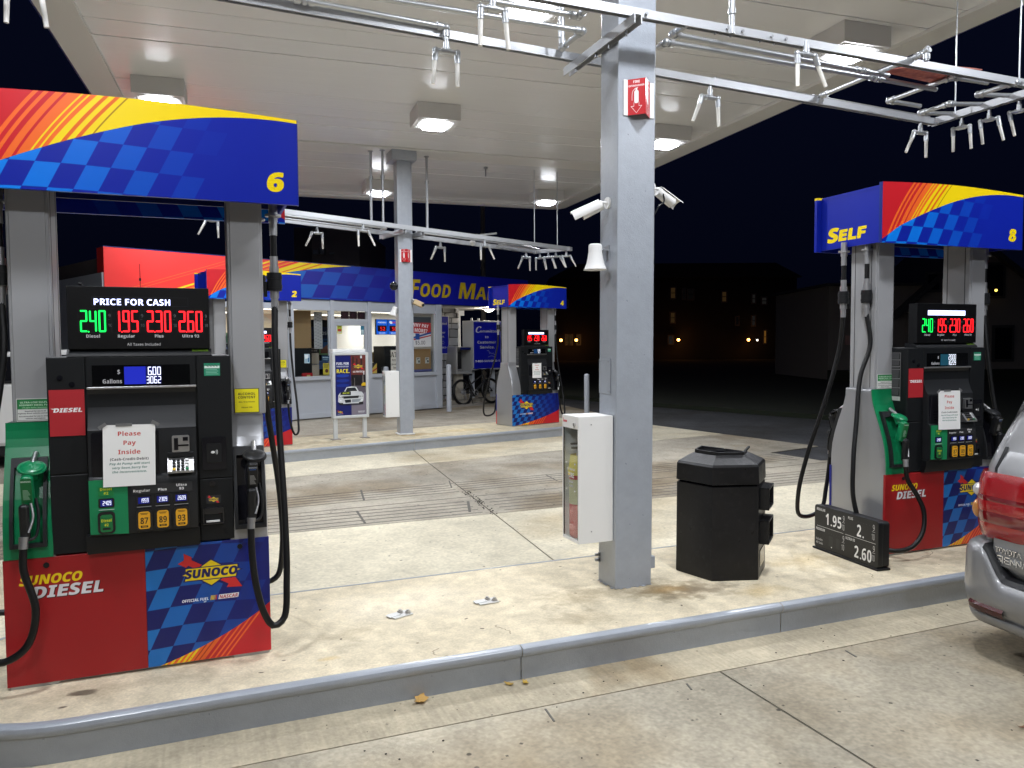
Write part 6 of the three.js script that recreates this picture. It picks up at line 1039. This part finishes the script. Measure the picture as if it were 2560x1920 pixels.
  obj('poster', fitUV(bx(w0 + 0.042, w1 - 0.042, y0 + 0.042, y1 - 0.042, -0.03, -0.002), w0 + 0.042, w1 - 0.042, y0 + 0.042, y1 - 0.042), std(0xffffff, 0.3, 0, { map: art }), t);
}
// bollards
[[3.93, 17.15, 'grey pipe bollard in front of the shop behind the far column', 1.02], [5.249, 16.697, 'grey pipe bollard before the rubble wall, left of the bicycle', 1.06], [7.729, 14.8, 'grey pipe bollard seen over the near extinguisher cabinet', 0.86]].forEach(([X, D, l, h]) => {
  const t = obj('bollard', new THREE.LatheGeometry([[0, h], [0.03, h - 0.004], [0.05, h - 0.016], [0.056, h - 0.04], [0.056, 0], [0, 0]].map((p) => new THREE.Vector2(...p)), 24), M.paintStore, null);
  t.position.copy(P(X, GY, D)); tag(t, l, 'bollard', 'pipe bollards round the shop');
});
// pay telephone shell on a pedestal, and the sign box beside it
{
  const t = sThing('payphone', 'grey open pay telephone shell on a pedestal right of the rubble wall', 'pay telephone', 5.3, GY, -0.75), y = (v) => v - GY;
  const gm = std([0.4, 0.4, 0.39], 0.4, 0.2);
  obj('pedestal', bx(-0.16, 0.06, 0, y(0.62), -0.12, 0.02, 0.006), std([0.5, 0.46, 0.38], 0.6), t);
  obj('shell', [bx(-0.28, -0.24, y(0.62), y(1.32), -0.25, 0.15, 0.01), bx(0.22, 0.26, y(0.62), y(1.32), -0.25, 0.15, 0.01), bx(-0.24, 0.22, y(1.28), y(1.32), -0.25, 0.15, 0.008), bx(-0.24, 0.22, y(0.62), y(0.68), -0.25, 0.15, 0.008), bx(-0.24, 0.22, y(0.68), y(1.28), -0.25, -0.22)], gm, t);
  obj('header', bx(-0.14, 0.21, y(1.24), y(1.3), 0.13, 0.152), M.blueDark, t);
  obj('telephone', [bx(-0.1, 0.12, y(0.74), y(1.18), -0.22, -0.1, 0.01)], M.gloss, t); obj('handset', [rod(V(-0.14, y(0.86), -0.08), V(-0.14, y(1.08), -0.08), 0.018), ball(V(-0.14, y(0.85), -0.08), 0.03), ball(V(-0.14, y(1.09), -0.08), 0.03)], M.black, t);
  const s = sThing('service_sign_box', 'large blue Committed to Customer Service sign box above the bicycle', 'sign', 6.13, GY, -0.6);
  obj('frame', [bx(-0.52, 0.52, y(0.71), y(1.99), -0.42, -0.02, 0.01)], std([0.5, 0.51, 0.52], 0.4), s); obj('face', fitUV(bx(-0.49, 0.49, y(0.745), y(1.955), -0.03, -0.012), -0.49, 0.49, y(0.745), y(1.955)), serviceFace, s);
  for (const x of [-0.38, 0.38]) obj('post', bx(x - 0.05, x + 0.05, 0, y(0.72), -0.27, -0.17, 0.004), M.paintStore, s);
  for (const x of [-0.3, -0.05]) obj('bulb_holder', [rod(V(x, y(1.99), -0.3), V(x, y(2.06), -0.3), 0.03)], M.iron, s);
  // litter bin of the shop, dark, beside the post
  const b = sThing('dark_bin', 'dark bin in the corner between the shop front and the rubble wall', 'bin', 4.17, GY, -0.35); obj('tub', new THREE.CylinderGeometry(0.14, 0.12, 0.62, 18).translate(0, 0.31, 0), M.black, b); obj('lid', new THREE.CylinderGeometry(0.12, 0.15, 0.06, 18).translate(0, 0.65, 0), M.black, b);
}
// bicycle leaning on the sign
{
  const t = sThing('bicycle', 'black mountain bicycle leaning below the blue service sign', 'bicycle', 4.78, GY + 0.005, -0.08), bk = std([0.02, 0.021, 0.023], 0.35), r = 0.31, wb = 0.98;
  const lean = (p) => V(p[0], p[1], (p[2] ?? 0) - p[1] * 0.16);
  const wheel = (x) => {
    const tilt = (gg) => { gg.rotateX(-0.158); return gg.translate(x, r, -r * 0.16); };
    const w = obj('wheel', [tilt(new THREE.TorusGeometry(r - 0.03, 0.012, 8, 44))], M.module, t); obj('tyre', tilt(new THREE.TorusGeometry(r - 0.012, 0.034, 10, 48)), M.rubber, w);
    const sp = []; for (let k = 0; k < 24; k++) { const a = k / 24 * 6.283; sp.push(rod(V(Math.cos(a + 0.3) * 0.02, Math.sin(a + 0.3) * 0.02, (k % 2 ? 1 : -1) * 0.02), V(Math.cos(a) * (r - 0.035), Math.sin(a) * (r - 0.035), 0), 0.0016, 4)); } kind(obj('spokes', sp.map(tilt), M.steel, w), 'stuff');
    obj('hub', [tilt(rod(V(0, 0, -0.05), V(0, 0, 0.05), 0.022))], M.black, w); obj('brake_disc', [tilt(new THREE.TorusGeometry(0.075, 0.006, 6, 28).translate(0, 0, 0.035))], M.steel, w);
  };
  wheel(0); wheel(wb);
  const L = (a, b, q) => rod(lean(a), lean(b), q, 12), bb = [0.4, 0.29], seat = [0.27, 0.62], head = [0.75, 0.72], headL = [0.79, 0.56];
  obj('frame', [L(bb, headL, 0.03), L([0.31, 0.5], head, 0.019), L(bb, seat, 0.019), L(bb, [0, r], 0.013), L([0.31, 0.52], [0, r], 0.011), L(headL, head, 0.024), new RoundedBoxGeometry(0.15, 0.13, 0.1, 3, 0.03).rotateZ(0.4).translate(...lean([0.42, 0.27]).toArray())], bk, t);
  obj('fork', [L([0.79, 0.56, 0.05], [wb, r, 0.05], 0.014), L([0.79, 0.56, -0.05], [wb, r, -0.05], 0.014), L([0.785, 0.58, -0.06], [0.785, 0.58, 0.06], 0.016)], bk, t);
  obj('saddle', [L(seat, [0.245, 0.72], 0.014), new RoundedBoxGeometry(0.25, 0.045, 0.11, 3, 0.02).translate(...lean([0.24, 0.74]).toArray())], M.black, t);
  obj('handlebar', [L(head, [0.73, 0.83], 0.016), L([0.73, 0.83, 0], [0.79, 0.85, 0], 0.018), tube([lean([0.74, 0.87, 0.3]), lean([0.79, 0.855, 0.1]), lean([0.79, 0.855, -0.1]), lean([0.74, 0.87, -0.3])], 0.012, 20, 8), L([0.74, 0.87, 0.3], [0.735, 0.87, 0.2], 0.017), L([0.78, 0.86, 0.05], [0.88, 0.8, 0.03], 0.012)], M.black, t);
  obj('cables', [tube([lean([0.78, 0.87, 0.12]), lean([0.92, 0.86, 0.05]), lean([0.86, 0.7, 0.03]), lean([0.8, 0.6, 0.04])], 0.005, 20, 6), tube([lean([0.78, 0.87, -0.1]), lean([0.95, 0.8, 0.0]), lean([0.85, 0.66, -0.02])], 0.005, 20, 6)], M.black, t);
  obj('crank', [new THREE.TorusGeometry(0.07, 0.008, 6, 26).translate(...lean([0.4, 0.29, 0.06]).toArray()), L([0.4, 0.29, 0.075], [0.47, 0.16, 0.085], 0.009), L([0.4, 0.29, -0.06], [0.33, 0.42, -0.08], 0.009)], M.iron, t);
  for (const [x, Y, z] of [[0.47, 0.16, 0.13], [0.33, 0.42, -0.12]]) obj('pedal', bx(-0.045, 0.045, -0.01, 0.01, -0.04, 0.04, 0.004).translate(...lean([x, Y, z]).toArray()), M.black, t);
  obj('rear_sprockets', [new THREE.CylinderGeometry(0.045, 0.06, 0.03, 20).rotateX(Math.PI / 2 - 0.158).translate(...lean([0, r, 0.05]).toArray()), L([0.02, r - 0.03, 0.06], [0.05, r - 0.16, 0.06], 0.012)], M.iron, t);
  obj('kickstand', [L([0.2, 0.3, 0.06], [0.16, 0.02, 0.16], 0.008)], M.black, t);
}
// ---------------------------------------------------------------- van at the right
{
  const t = thing('minivan', 'rear corner of a silver grey minivan at the right edge', 'minivan', P(3.405, -IT, 2.665), 0);
  // local: x forward (to the right), y up, z across towards the viewer; the left rear corner of the bumper at 0
  const paint = phys([0.27, 0.272, 0.28], 0.4, 0.55, { clearcoat: 0.6, clearcoatRoughness: 0.06 }), paintLight = paint, dark = M.black, W = 1.52;
  // plan of the tail: from the left flank round the corner to the middle of the tail and round the other side
  const plan = []; const R = 0.13;
  for (let x = 0.95; x > R + 0.09; x -= 0.05) plan.push([x, 0.0 + 0.012 * (1 - x)]);
  for (let k = 0; k <= 10; k++) { const a = k / 10 * Math.PI / 2; plan.push([0.08 + R - R * Math.sin(a) - 0.0, 0.01 + R - R * Math.cos(a)]); }
  for (let k = 1; k <= 22; k++) { const z = R + 0.01 + (W / 2 - R) * k / 22; plan.push([0.08 - 0.055 * Math.sin(k / 22 * Math.PI / 2), z]); }
  const full = plan.concat([...plan].reverse().slice(1).map(([x, z]) => [x, W - z]));
  const nrm = full.map((p, i) => { const a = full[Math.max(0, i - 1)], b = full[Math.min(full.length - 1, i + 1)], dx = b[0] - a[0], dz = b[1] - a[1], l = Math.hypot(dx, dz); return [-dz / l, dx / l]; });
  function sweep(from, to, section) {                        // section(i) gives [(outwards, height)...]
    const pos = [], rows = []; for (let i = from; i <= to; i++) rows.push(section(i, full[i]).map(([o, y]) => [full[i][0] + nrm[i][0] * o, y, full[i][1] + nrm[i][1] * o]));
    for (let i = 0; i + 1 < rows.length; i++) for (let j = 0; j + 1 < rows[i].length; j++) { const a = rows[i][j], b = rows[i + 1][j], c = rows[i + 1][j + 1], d = rows[i][j + 1]; pos.push(...a, ...b, ...c, ...a, ...c, ...d); }
    const gg = new THREE.BufferGeometry(); gg.setAttribute('position', new THREE.Float32BufferAttribute(pos, 3)); gg.computeVertexNormals(); return metreUV(toCreasedNormals(gg, 0.75));
  }
  const n = full.length, sm = THREE.MathUtils.smoothstep;
  // shoulders of the bumper stand high at the corners and dip in the middle under the tailgate
  const high = (p) => { const z = Math.min(p[1], W - p[1]); return 1 - sm(z, 0.1, 0.24); };
  obj('bumper', sweep(0, n - 1, (i, p) => { const h = high(p), T = 0.415 + 0.15 * h; return [[-0.05, 0.175], [-0.01, 0.178], [0.012, 0.19], [0.03, 0.235], [0.055, 0.26], [0.064, 0.30], [0.066, 0.33 + 0.03 * h], [0.062, T - 0.06], [0.05, T - 0.024], [0.026, T - 0.006], [0.0, T], [-0.03, T + 0.003], [-0.08, T + 0.002 - 0.0 * h]]; }), paint, t);
  obj('bumper_lip', sweep(0, n - 1, () => [[0.0, 0.172], [0.02, 0.176], [0.034, 0.19], [0.044, 0.215], [0.04, 0.226], [0.028, 0.228]]), paint, t);
  obj('step_pad', sweep(24, n - 25, (i, p) => { const T = 0.415 + 0.15 * high(p); return [[0.045, T - 0.014], [0.03, T + 0.006], [-0.03, T + 0.01], [-0.05, T + 0.004]]; }), dark, t);
  const at0 = full.findIndex((p) => p[1] > 0.07), at1 = full.findIndex((p) => p[1] > 0.24);
  obj('reflector', sweep(at0, at1, (i, p) => [[0.05, 0.236], [0.062, 0.246], [0.068, 0.268], [0.06, 0.282]]), phys([0.06, 0.004, 0.006], 0.25, 0, {}), t, 'dark red bumper reflector');
  // body above: shell swept in the same plan, pinched towards the roof
  const skin = (i, p) => { const z = Math.min(p[1], W - p[1]), k = sm(z, 0.0, 0.3); return [[-0.03, 0.36], [-0.024, 0.5], [-0.018, 0.6], [-0.016, 0.75], [-0.025, 0.92], [-0.055 - 0.03 * k, 1.0], [-0.1 - 0.05 * k, 1.1], [-0.19 - 0.1 * k, 1.3], [-0.25 - 0.15 * k, 1.42], [-0.36 - 0.15 * k, 1.48]]; };
  obj('body', [sweep(0, n - 1, skin), metreUV(bx(0.5, 3.6, 1.465, 1.485, 0.36, W - 0.36, 0.008))], paintLight, t);
  const half = full.findIndex((p) => p[1] > 0.135);
  obj('tailgate', sweep(half, n - 1 - half, (i, p) => { const e = 0.008, z = Math.min(p[1], W - p[1]), k = sm(z, 0.13, 0.28); return [[-0.06, 0.40 + 0.05 * (1 - k)], [-0.02, 0.42 + 0.05 * (1 - k)], [-0.0 + e, 0.47], [0.0, 0.6], [-0.002, 0.75], [-0.012, 0.92], [-0.07, 1.0]]; }), paint, t);
  obj('tailgate_seam', sweep(half - 1, half, (i, p) => [[-0.014, 0.45], [-0.009, 0.6], [-0.008, 0.75], [-0.017, 0.92], [-0.075, 1.02]]), dark, t);
  obj('rear_window', sweep(half + 1, n - 2 - half, () => [[-0.13, 1.02], [-0.17, 1.1], [-0.26, 1.3], [-0.3, 1.38]]), M.gloss, t);
  // tail lamp wrapped round the corner
  const s0 = full.findIndex((p) => p[0] < 0.33), s1 = full.findIndex((p) => p[1] > 0.36), lens = phys([0.3, 0.003, 0.006], 0.12, 0, { bumpMap: bumpPeel, bumpScale: 0.0015, clearcoat: 1, clearcoatRoughness: 0.03 }), lensDark = phys([0.15, 0.004, 0.008], 0.12, 0, { clearcoat: 1, clearcoatRoughness: 0.03 });
  const band = (y0, y1, o, m, name, lab) => obj(name, sweep(s0, s1, (i, p) => { const f = sm(i, s0, s0 + 5) * (1 - 0.25 * sm(i, s1 - 4, s1)), out = [[-0.04, y0]]; for (let k = 0; k <= 5; k++) { const y = y0 + (y1 - y0) * k / 5, q = (y - 0.585) / 0.315; out.push([-0.018 + 0.042 * f * Math.pow(Math.max(0, Math.sin(Math.PI * (0.04 + 0.92 * q))), 0.45) - (k % 5 ? 0 : 0.0015), y]); } out.push([-0.04, y1]); return out; }), m, t, lab);
  const lamp = band(0.585, 0.66, 0.036, lens, 'tail_lamp', 'lower red band of the tail lamp'); band(0.66, 0.715, 0.042, lensDark, 'tail_lamp', 'dark red band of the tail lamp'); band(0.715, 0.765, 0.046, lens, 'tail_lamp', 'middle red band of the tail lamp'); band(0.765, 0.79, 0.044, lensDark, 'tail_lamp', 'narrow dark band of the tail lamp'); band(0.79, 0.9, 0.044, lens, 'tail_lamp', 'upper red band of the tail lamp');
  const bulge = (y, h, m, name) => obj(name, (() => { const q = new THREE.SphereGeometry(1, 20, 14).scale(0.03, h, 0.026); return q.translate(0.112, y, 0.034); })(), m, t);
  bulge(0.805, 0.032, phys([0.6, 0.6, 0.62], 0.15, 0.3, { clearcoat: 1 }), 'clear_lens'); bulge(0.712, 0.046, phys([0.5, 0.22, 0.06], 0.2, 0.1, { clearcoat: 1 }), 'turn_lens');
  // raised letters on the tailgate
  const at = (z, y) => { const i = full.findIndex((p) => p[1] >= z && p[0] < 0.25); return V(full[i][0] - 0.003, y, z); };
  const letters = (s, z, y, size, sp) => { const m = new THREE.MeshStandardMaterial({ color: 0xd8dade, metalness: 0.9, roughness: 0.2 }), T = letterShapes(s, size); let q = z; for (const [gg, w] of T) { if (gg) { const p = at(q + w / 2, y); gg.rotateY(-Math.PI / 2); gg.translate(p.x, y, q); obj('badge_letter', gg, m, t); } q += w + sp; } };
  letters('TOYOTA', 0.155, 0.53, 0.026, 0.003); letters('SIENNA', 0.165, 0.485, 0.034, 0.004);
  // flanks, glass and wheels towards the front
  const side = (z0, z1) => prism([[0.55, 0.3], [0.5, 0.6], [0.5, 0.98], [3.3, 0.95], [4.0, 0.85], [4.05, 0.4], [3.9, 0.28]], z0, z1, 0.01);
  obj('flank', [side(0.02, 0.06), side(W - 0.06, W - 0.02)].map((q) => metreUV(q)), paint, t);
  obj('side_glass', [prism([[0.42, 0.98], [0.6, 1.4], [2.6, 1.42], [3.2, 0.96]], 0.1, 0.12), prism([[0.42, 0.98], [0.6, 1.4], [2.6, 1.42], [3.2, 0.96]], W - 0.12, W - 0.1)], M.gloss, t);
  obj('bonnet', metreUV(prism([[2.6, 1.42], [3.3, 0.98], [4.0, 0.86], [4.0, 0.5], [0.6, 0.5], [0.6, 0.9], [3.0, 0.94], [2.5, 1.4]], 0.06, W - 0.06)), paint, t);
  obj('underbody', bx(0.2, 3.9, 0.2, 0.4, 0.1, W - 0.1), dark, t);
  for (const x of [0.85, 3.25]) for (const z of [0.1, W - 0.1]) { const w = obj('wheel', new THREE.CylinderGeometry(0.17, 0.17, 0.17, 26).rotateX(Math.PI / 2).translate(x, 0.26, z), M.steel, t); obj('tyre', new THREE.TorusGeometry(0.205, 0.06, 12, 32).scale(1, 1, 1.4).translate(x, 0.26, z), M.rubber, w); }
}
function letterShapes(s, size) {
  // block letters from strokes, extruded
  const G = { T: [[0, 1, 1, 1], [0.5, 0, 0.5, 1]], O: [[0.15, 0, 0.85, 0], [0.15, 1, 0.85, 1], [0, 0.15, 0, 0.85], [1, 0.15, 1, 0.85], [0, 0.15, 0.15, 0], [0.85, 0, 1, 0.15], [0, 0.85, 0.15, 1], [0.85, 1, 1, 0.85]], Y: [[0, 1, 0.5, 0.5], [1, 1, 0.5, 0.5], [0.5, 0, 0.5, 0.5]], A: [[0, 0, 0.5, 1], [1, 0, 0.5, 1], [0.22, 0.35, 0.78, 0.35]], S: [[0, 0, 1, 0], [1, 0, 1, 0.5], [0, 0.5, 1, 0.5], [0, 0.5, 0, 1], [0, 1, 1, 1]], I: [[0, 0, 0, 1]], E: [[0, 0, 1, 0], [0, 0.5, 0.8, 0.5], [0, 1, 1, 1], [0, 0, 0, 1]], N: [[0, 0, 0, 1], [0, 1, 1, 0], [1, 0, 1, 1]] };
  return [...s].map((c) => { const w = size * (c === 'I' ? 0.2 : 0.78), th = size * 0.15, list = G[c].map(([a, b, x, y]) => { const A = V(a * (w - th) + th / 2, b * (size - th) + th / 2, 0), B = V(x * (w - th) + th / 2, y * (size - th) + th / 2, 0), d = B.clone().sub(A); return new THREE.BoxGeometry(d.length() + th * 0.9, th, 0.006).rotateZ(Math.atan2(d.y, d.x)).translate((A.x + B.x) / 2, (A.y + B.y) / 2, 0.003).scale(1, 1, -1).toNonIndexed(); }); list.forEach((q) => { q.scale(1, 1, -1); }); return [mergeGeometries(list), w]; });
}
// white car behind the large dispenser
{
  const t = thing('white_car', 'white car parked behind the large dispenser at the left', 'car', P(-3.75, -IT, 11.2), 0.12), W = 1.5;
  const bodyP = [[0.1, 0.28], [0.05, 0.6], [0.12, 0.98], [0.9, 1.08], [2.75, 1.1], [2.95, 0.95], [2.98, 0.5], [2.9, 0.28]], cab = [[0.75, 1.06], [1.25, 1.46], [2.45, 1.5], [2.78, 1.08]];
  obj('body', metreUV(prism(bodyP, -W, 0, 0.05)), M.whiteCar, t); obj('cabin', metreUV(prism(cab, -W + 0.12, -0.12, 0.04)), M.whiteCar, t);
  obj('side_window', prism([[0.95, 1.1], [1.32, 1.4], [2.36, 1.43], [2.6, 1.11]], -0.13, -0.105), M.gloss, t); obj('sill', bx(0.3, 2.8, 0.16, 0.3, -W + 0.06, -0.03, 0.02), M.black, t);
  obj('belt_trim', bx(0.9, 2.7, 1.075, 1.1, -0.1, 0.004, 0.004), M.black, t); obj('mirror', new RoundedBoxGeometry(0.2, 0.12, 0.14, 3, 0.03).translate(1.15, 1.17, 0.1), M.whiteCar, t);
  obj('tail_lamp', bx(2.85, 2.97, 0.8, 0.98, -0.12, 0.003, 0.01), M.red, t); obj('door_seam', [bx(1.7, 1.706, 0.35, 1.08, -0.02, 0.002), bx(0.98, 0.986, 0.35, 1.06, -0.02, 0.002)], M.black, t);
  for (const x of [0.6, 2.35]) for (const z of [-0.12, -W + 0.12]) { const w = obj('wheel', new THREE.CylinderGeometry(0.17, 0.17, 0.18, 24).rotateX(Math.PI / 2).translate(x, 0.27, z), M.steel, t); obj('tyre', new THREE.TorusGeometry(0.21, 0.065, 12, 30).scale(1, 1, 1.4).translate(x, 0.27, z), M.rubber, w); }
}
// ---------------------------------------------------------------- houses and lights beyond the forecourt
const along = (px, py, dist) => {                             // a far point seen at that place of the photograph
  const u = (px - 1280) / 1947.8, v = (py - 868) / 1947.8, c = Math.cos(0.3855), s = Math.sin(0.3855);
  return V((u * c + s) * dist, 1.52 - v * dist, -(-u * s + c) * dist);
};
function house(name, label, px0, px1, dist, build) {          // facade between two bearings at one distance, facing the viewer
  const a = along(px0, 868, dist), b = along(px1, 868, dist), w = a.distanceTo(b), t = thing(name, label, 'building', V(a.x, 0, a.z), -Math.atan2(b.z - a.z, b.x - a.x));
  build(t, w); return t;
}
house('apartment_block', 'dark apartment block with a few lit windows far beyond the road', 1385, 1990, 70, (t, w) => {
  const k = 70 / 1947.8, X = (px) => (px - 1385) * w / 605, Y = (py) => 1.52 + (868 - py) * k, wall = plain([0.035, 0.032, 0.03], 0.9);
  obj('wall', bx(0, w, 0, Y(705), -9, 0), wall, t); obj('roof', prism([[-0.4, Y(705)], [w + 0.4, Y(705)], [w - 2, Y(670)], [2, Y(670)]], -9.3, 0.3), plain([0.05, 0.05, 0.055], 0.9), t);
  const lit = { '#8a6a40': 0.09, '#5c5a58': 0.08, '#3c3a3c': 0.03, '#c98a3a': 0.2 };
  const glow = {}; for (const c in lit) glow[c] = new THREE.MeshStandardMaterial({ color: 0x111111, emissive: c, emissiveIntensity: lit[c] });
  for (const [x0, x1, y0, y1, c] of [[1677, 1687, 730, 755, '#8a6a40'], [1707, 1711, 733, 757, '#3c3a3c'], [1720, 1732, 735, 758, '#3c3a3c'], [1805, 1814, 741, 764, '#8a6a40'], [1880, 1886, 748, 768, '#5c5a58'], [1904, 1914, 756, 771, '#5c5a58'], [1677, 1686, 792, 816, '#8a6a40'], [1840, 1845, 803, 822, '#3c3a3c'], [1880, 1886, 801, 824, '#5c5a58'], [1942, 1949, 803, 815, '#8a6a40'], [1910, 1914, 838, 868, '#c98a3a'], [1672, 1682, 850, 868, '#5c5a58'], [1416, 1422, 846, 868, '#8a6a40'], [1424, 1430, 846, 868, '#8a6a40'], [1444, 1450, 846, 868, '#8a6a40'], [1415, 1420, 760, 775, '#3c3a3c']]) {
    const f = obj('window', [bx(X(x0) - 0.12, X(x1) + 0.12, Y(y1) - 0.12, Y(y0) + 0.12, -0.05, 0.03)], plain([0.16, 0.15, 0.14]), t); obj('window_pane', bx(X(x0), X(x1), Y(y1), Y(y0), 0.02, 0.04), glow[c], f); obj('glazing_bar', bx(X(x0), X(x1), (Y(y0) + Y(y1)) / 2 - 0.03, (Y(y0) + Y(y1)) / 2 + 0.03, 0.035, 0.05), M.black, f);
  }
});
[[1696, 859, 68.6, 'warm porch lamp on the apartment block just right of the near column', 90], [1871, 860, 68.6, 'warm porch lamp near the middle of the apartment block', 60], [1893, 861, 66, 'tiny white lamp right of the middle porch lamp', 0], [2044, 860, 60, 'lone white street light left of the gabled house', 0], [1403, 858, 68.6, 'warm door lamp beside dispenser number 4, left of the pair', 45], [1441, 858, 68.6, 'warm door lamp beside dispenser number 4, right of the pair', 45]].forEach(([x, y, d, l, e]) => {
  const t = thing('porch_lamp', l, 'lamp', along(x, y, d), 0, 'small lamps far away'), warm = e > 0;
  obj('lamp_glass', new THREE.SphereGeometry(warm ? 0.13 : 0.08, 14, 10), new THREE.MeshStandardMaterial({ color: 0xffffff, emissive: warm ? 0xffa850 : 0xfff0e0, emissiveIntensity: warm ? 9 : 4 }), t);
  obj('lamp_cap', new THREE.ConeGeometry(0.18, 0.12, 12).translate(0, 0.17, 0), M.black, t);
  if (warm) { const p = new THREE.PointLight(0xffa850, e * 0.014); p.name = 'porch_bulb'; p.position.set(0, 0, 0.3); p.castShadow = true; p.shadow.radius = 3; t.add(p); }
});
house('gabled_house', 'dim pale house with two gables behind dispenser number 8', 2070, 2640, 30, (t, w) => {
  const k = 30 / 1947.8, X = (px) => (px - 2070) * w / 570, Y = (py) => 1.52 + (862 - py) * k, wall = std([0.24, 0.21, 0.19], 0.9), roof = plain([0.05, 0.05, 0.055], 0.9);
  obj('wall', metreUV(bx(0, X(2640), 0, Y(722), -6, 0)), wall, t);
  obj('gable_wall', metreUV(prism([[X(2245), Y(790)], [X(2640), Y(790)], [X(2640), Y(770)], [X(2430), Y(622)], [X(2245), Y(780)]], -5, 0.25)), wall, t);
  obj('gable_front', metreUV(bx(X(2262), X(2630), 0, Y(790), -5, 0.25)), wall, t);
  const rake = (x0, y0, x1, y1) => prism([[X(x0), Y(y0)], [X(x1), Y(y1)], [X(x1), Y(y1) + 0.22], [X(x0), Y(y0) + 0.22]], -5, 0.5);
  obj('roof', [rake(2225, 806, 2432, 622), rake(2430, 622, 2660, 800), bx(-0.2, X(2300), Y(722), Y(716), -6.2, 0.3)].map((q) => metreUV(q)), roof, t);
  for (const [x0, x1, y0, y1] of [[2443, 2497, 668, 756], [2468, 2522, 822, 912], [2300, 2340, 690, 740]]) { const f = obj('window', [bx(X(x0), X(x1), Y(y1), Y(y0), 0.24, 0.3)], plain([0.06, 0.06, 0.06]), t); obj('window_pane', bx(X(x0) + 0.1, X(x1) - 0.1, Y(y1) + 0.1, Y(y0) - 0.1, 0.29, 0.32), M.gloss, f); }
  obj('notice', bx(X(2112), X(2128), Y(868), Y(845), 0, 0.04), plain([0.5, 0.3, 0.28]), t);
  obj('hedge_bank', bx(-0.5, X(2640), 0, 0.5, 1.2, 1.8), plain([0.02, 0.025, 0.015], 1), t);
});
{
  const t = thing('window_lamp', 'small yellow lamp glowing at the gabled house window', 'lamp', along(2486, 741, 29.4), 0);
  obj('lamp_glass', new THREE.SphereGeometry(0.05, 12, 8), new THREE.MeshStandardMaterial({ color: 0xffffff, emissive: 0xffd860, emissiveIntensity: 3 }), t); obj('lamp_arm', rod(V(0, 0, 0), V(0, -0.1, -0.1), 0.02), M.black, t);
}
house('flat_roofed_block', 'dim brown flat roofed block rising behind the shop roof', 735, 903, 24, (t, w) => {
  const k = 24 / 1947.8, Y = (py) => 1.52 + (872 - py) * k;
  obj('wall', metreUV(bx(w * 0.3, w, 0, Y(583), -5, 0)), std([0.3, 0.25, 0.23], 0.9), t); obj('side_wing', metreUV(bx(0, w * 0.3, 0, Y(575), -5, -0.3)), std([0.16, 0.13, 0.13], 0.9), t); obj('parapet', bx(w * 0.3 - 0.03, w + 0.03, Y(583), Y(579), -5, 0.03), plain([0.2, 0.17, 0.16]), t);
  const X = (px) => (px - 735) * w / 168; obj('wall_unit', [bx(X(792), X(806), Y(646), Y(636), 0, 0.2, 0.01)], M.iron, t); obj('wall_unit', [bx(X(809), X(819), Y(646), Y(629), 0, 0.16, 0.01)], M.iron, t); obj('wall_vent', bx(X(830), X(842), Y(646), Y(642), 0, 0.08, 0.01), M.iron, t);
});
{
  const a = along(1210, 868, 29), t = thing('utility_pole', 'dim upright pole behind the shop roof above FOOD MART', 'pole', V(a.x, 0, a.z));
  obj('shaft', new THREE.CylinderGeometry(0.085, 0.1, 8, 14).translate(0, 4, 0), std([0.3, 0.27, 0.24], 0.9), t); obj('pole_cap', new THREE.CylinderGeometry(0.09, 0.09, 0.05, 14).translate(0, 8.02, 0), M.iron, t);
}
// unlit lawn beyond the edge of the asphalt
{
  const lawn = flat('lawn', [[10.2, 16.2], [11.6, 11.6], [13.5, 5], [60, 5], [60, 60], [2, 60]], 0.09, 0.1, std(0xffffff, 0.95, 0, { map: dataTex(256, (i, x, y) => { const m = mid[y * 4 * N1 + x * 4], f = fine[y * 4 * N1 + x * 4]; return [16 + 14 * m, 20 + 20 * f, 10 + 8 * m]; }, true, 1.3) }));
  kind(lawn, 'structure');
}
camera.updateProjectionMatrix();
scene.traverse((o) => { if (o.isMesh) { o.castShadow = true; o.receiveShadow = true; } });
renderer.render(scene, camera);
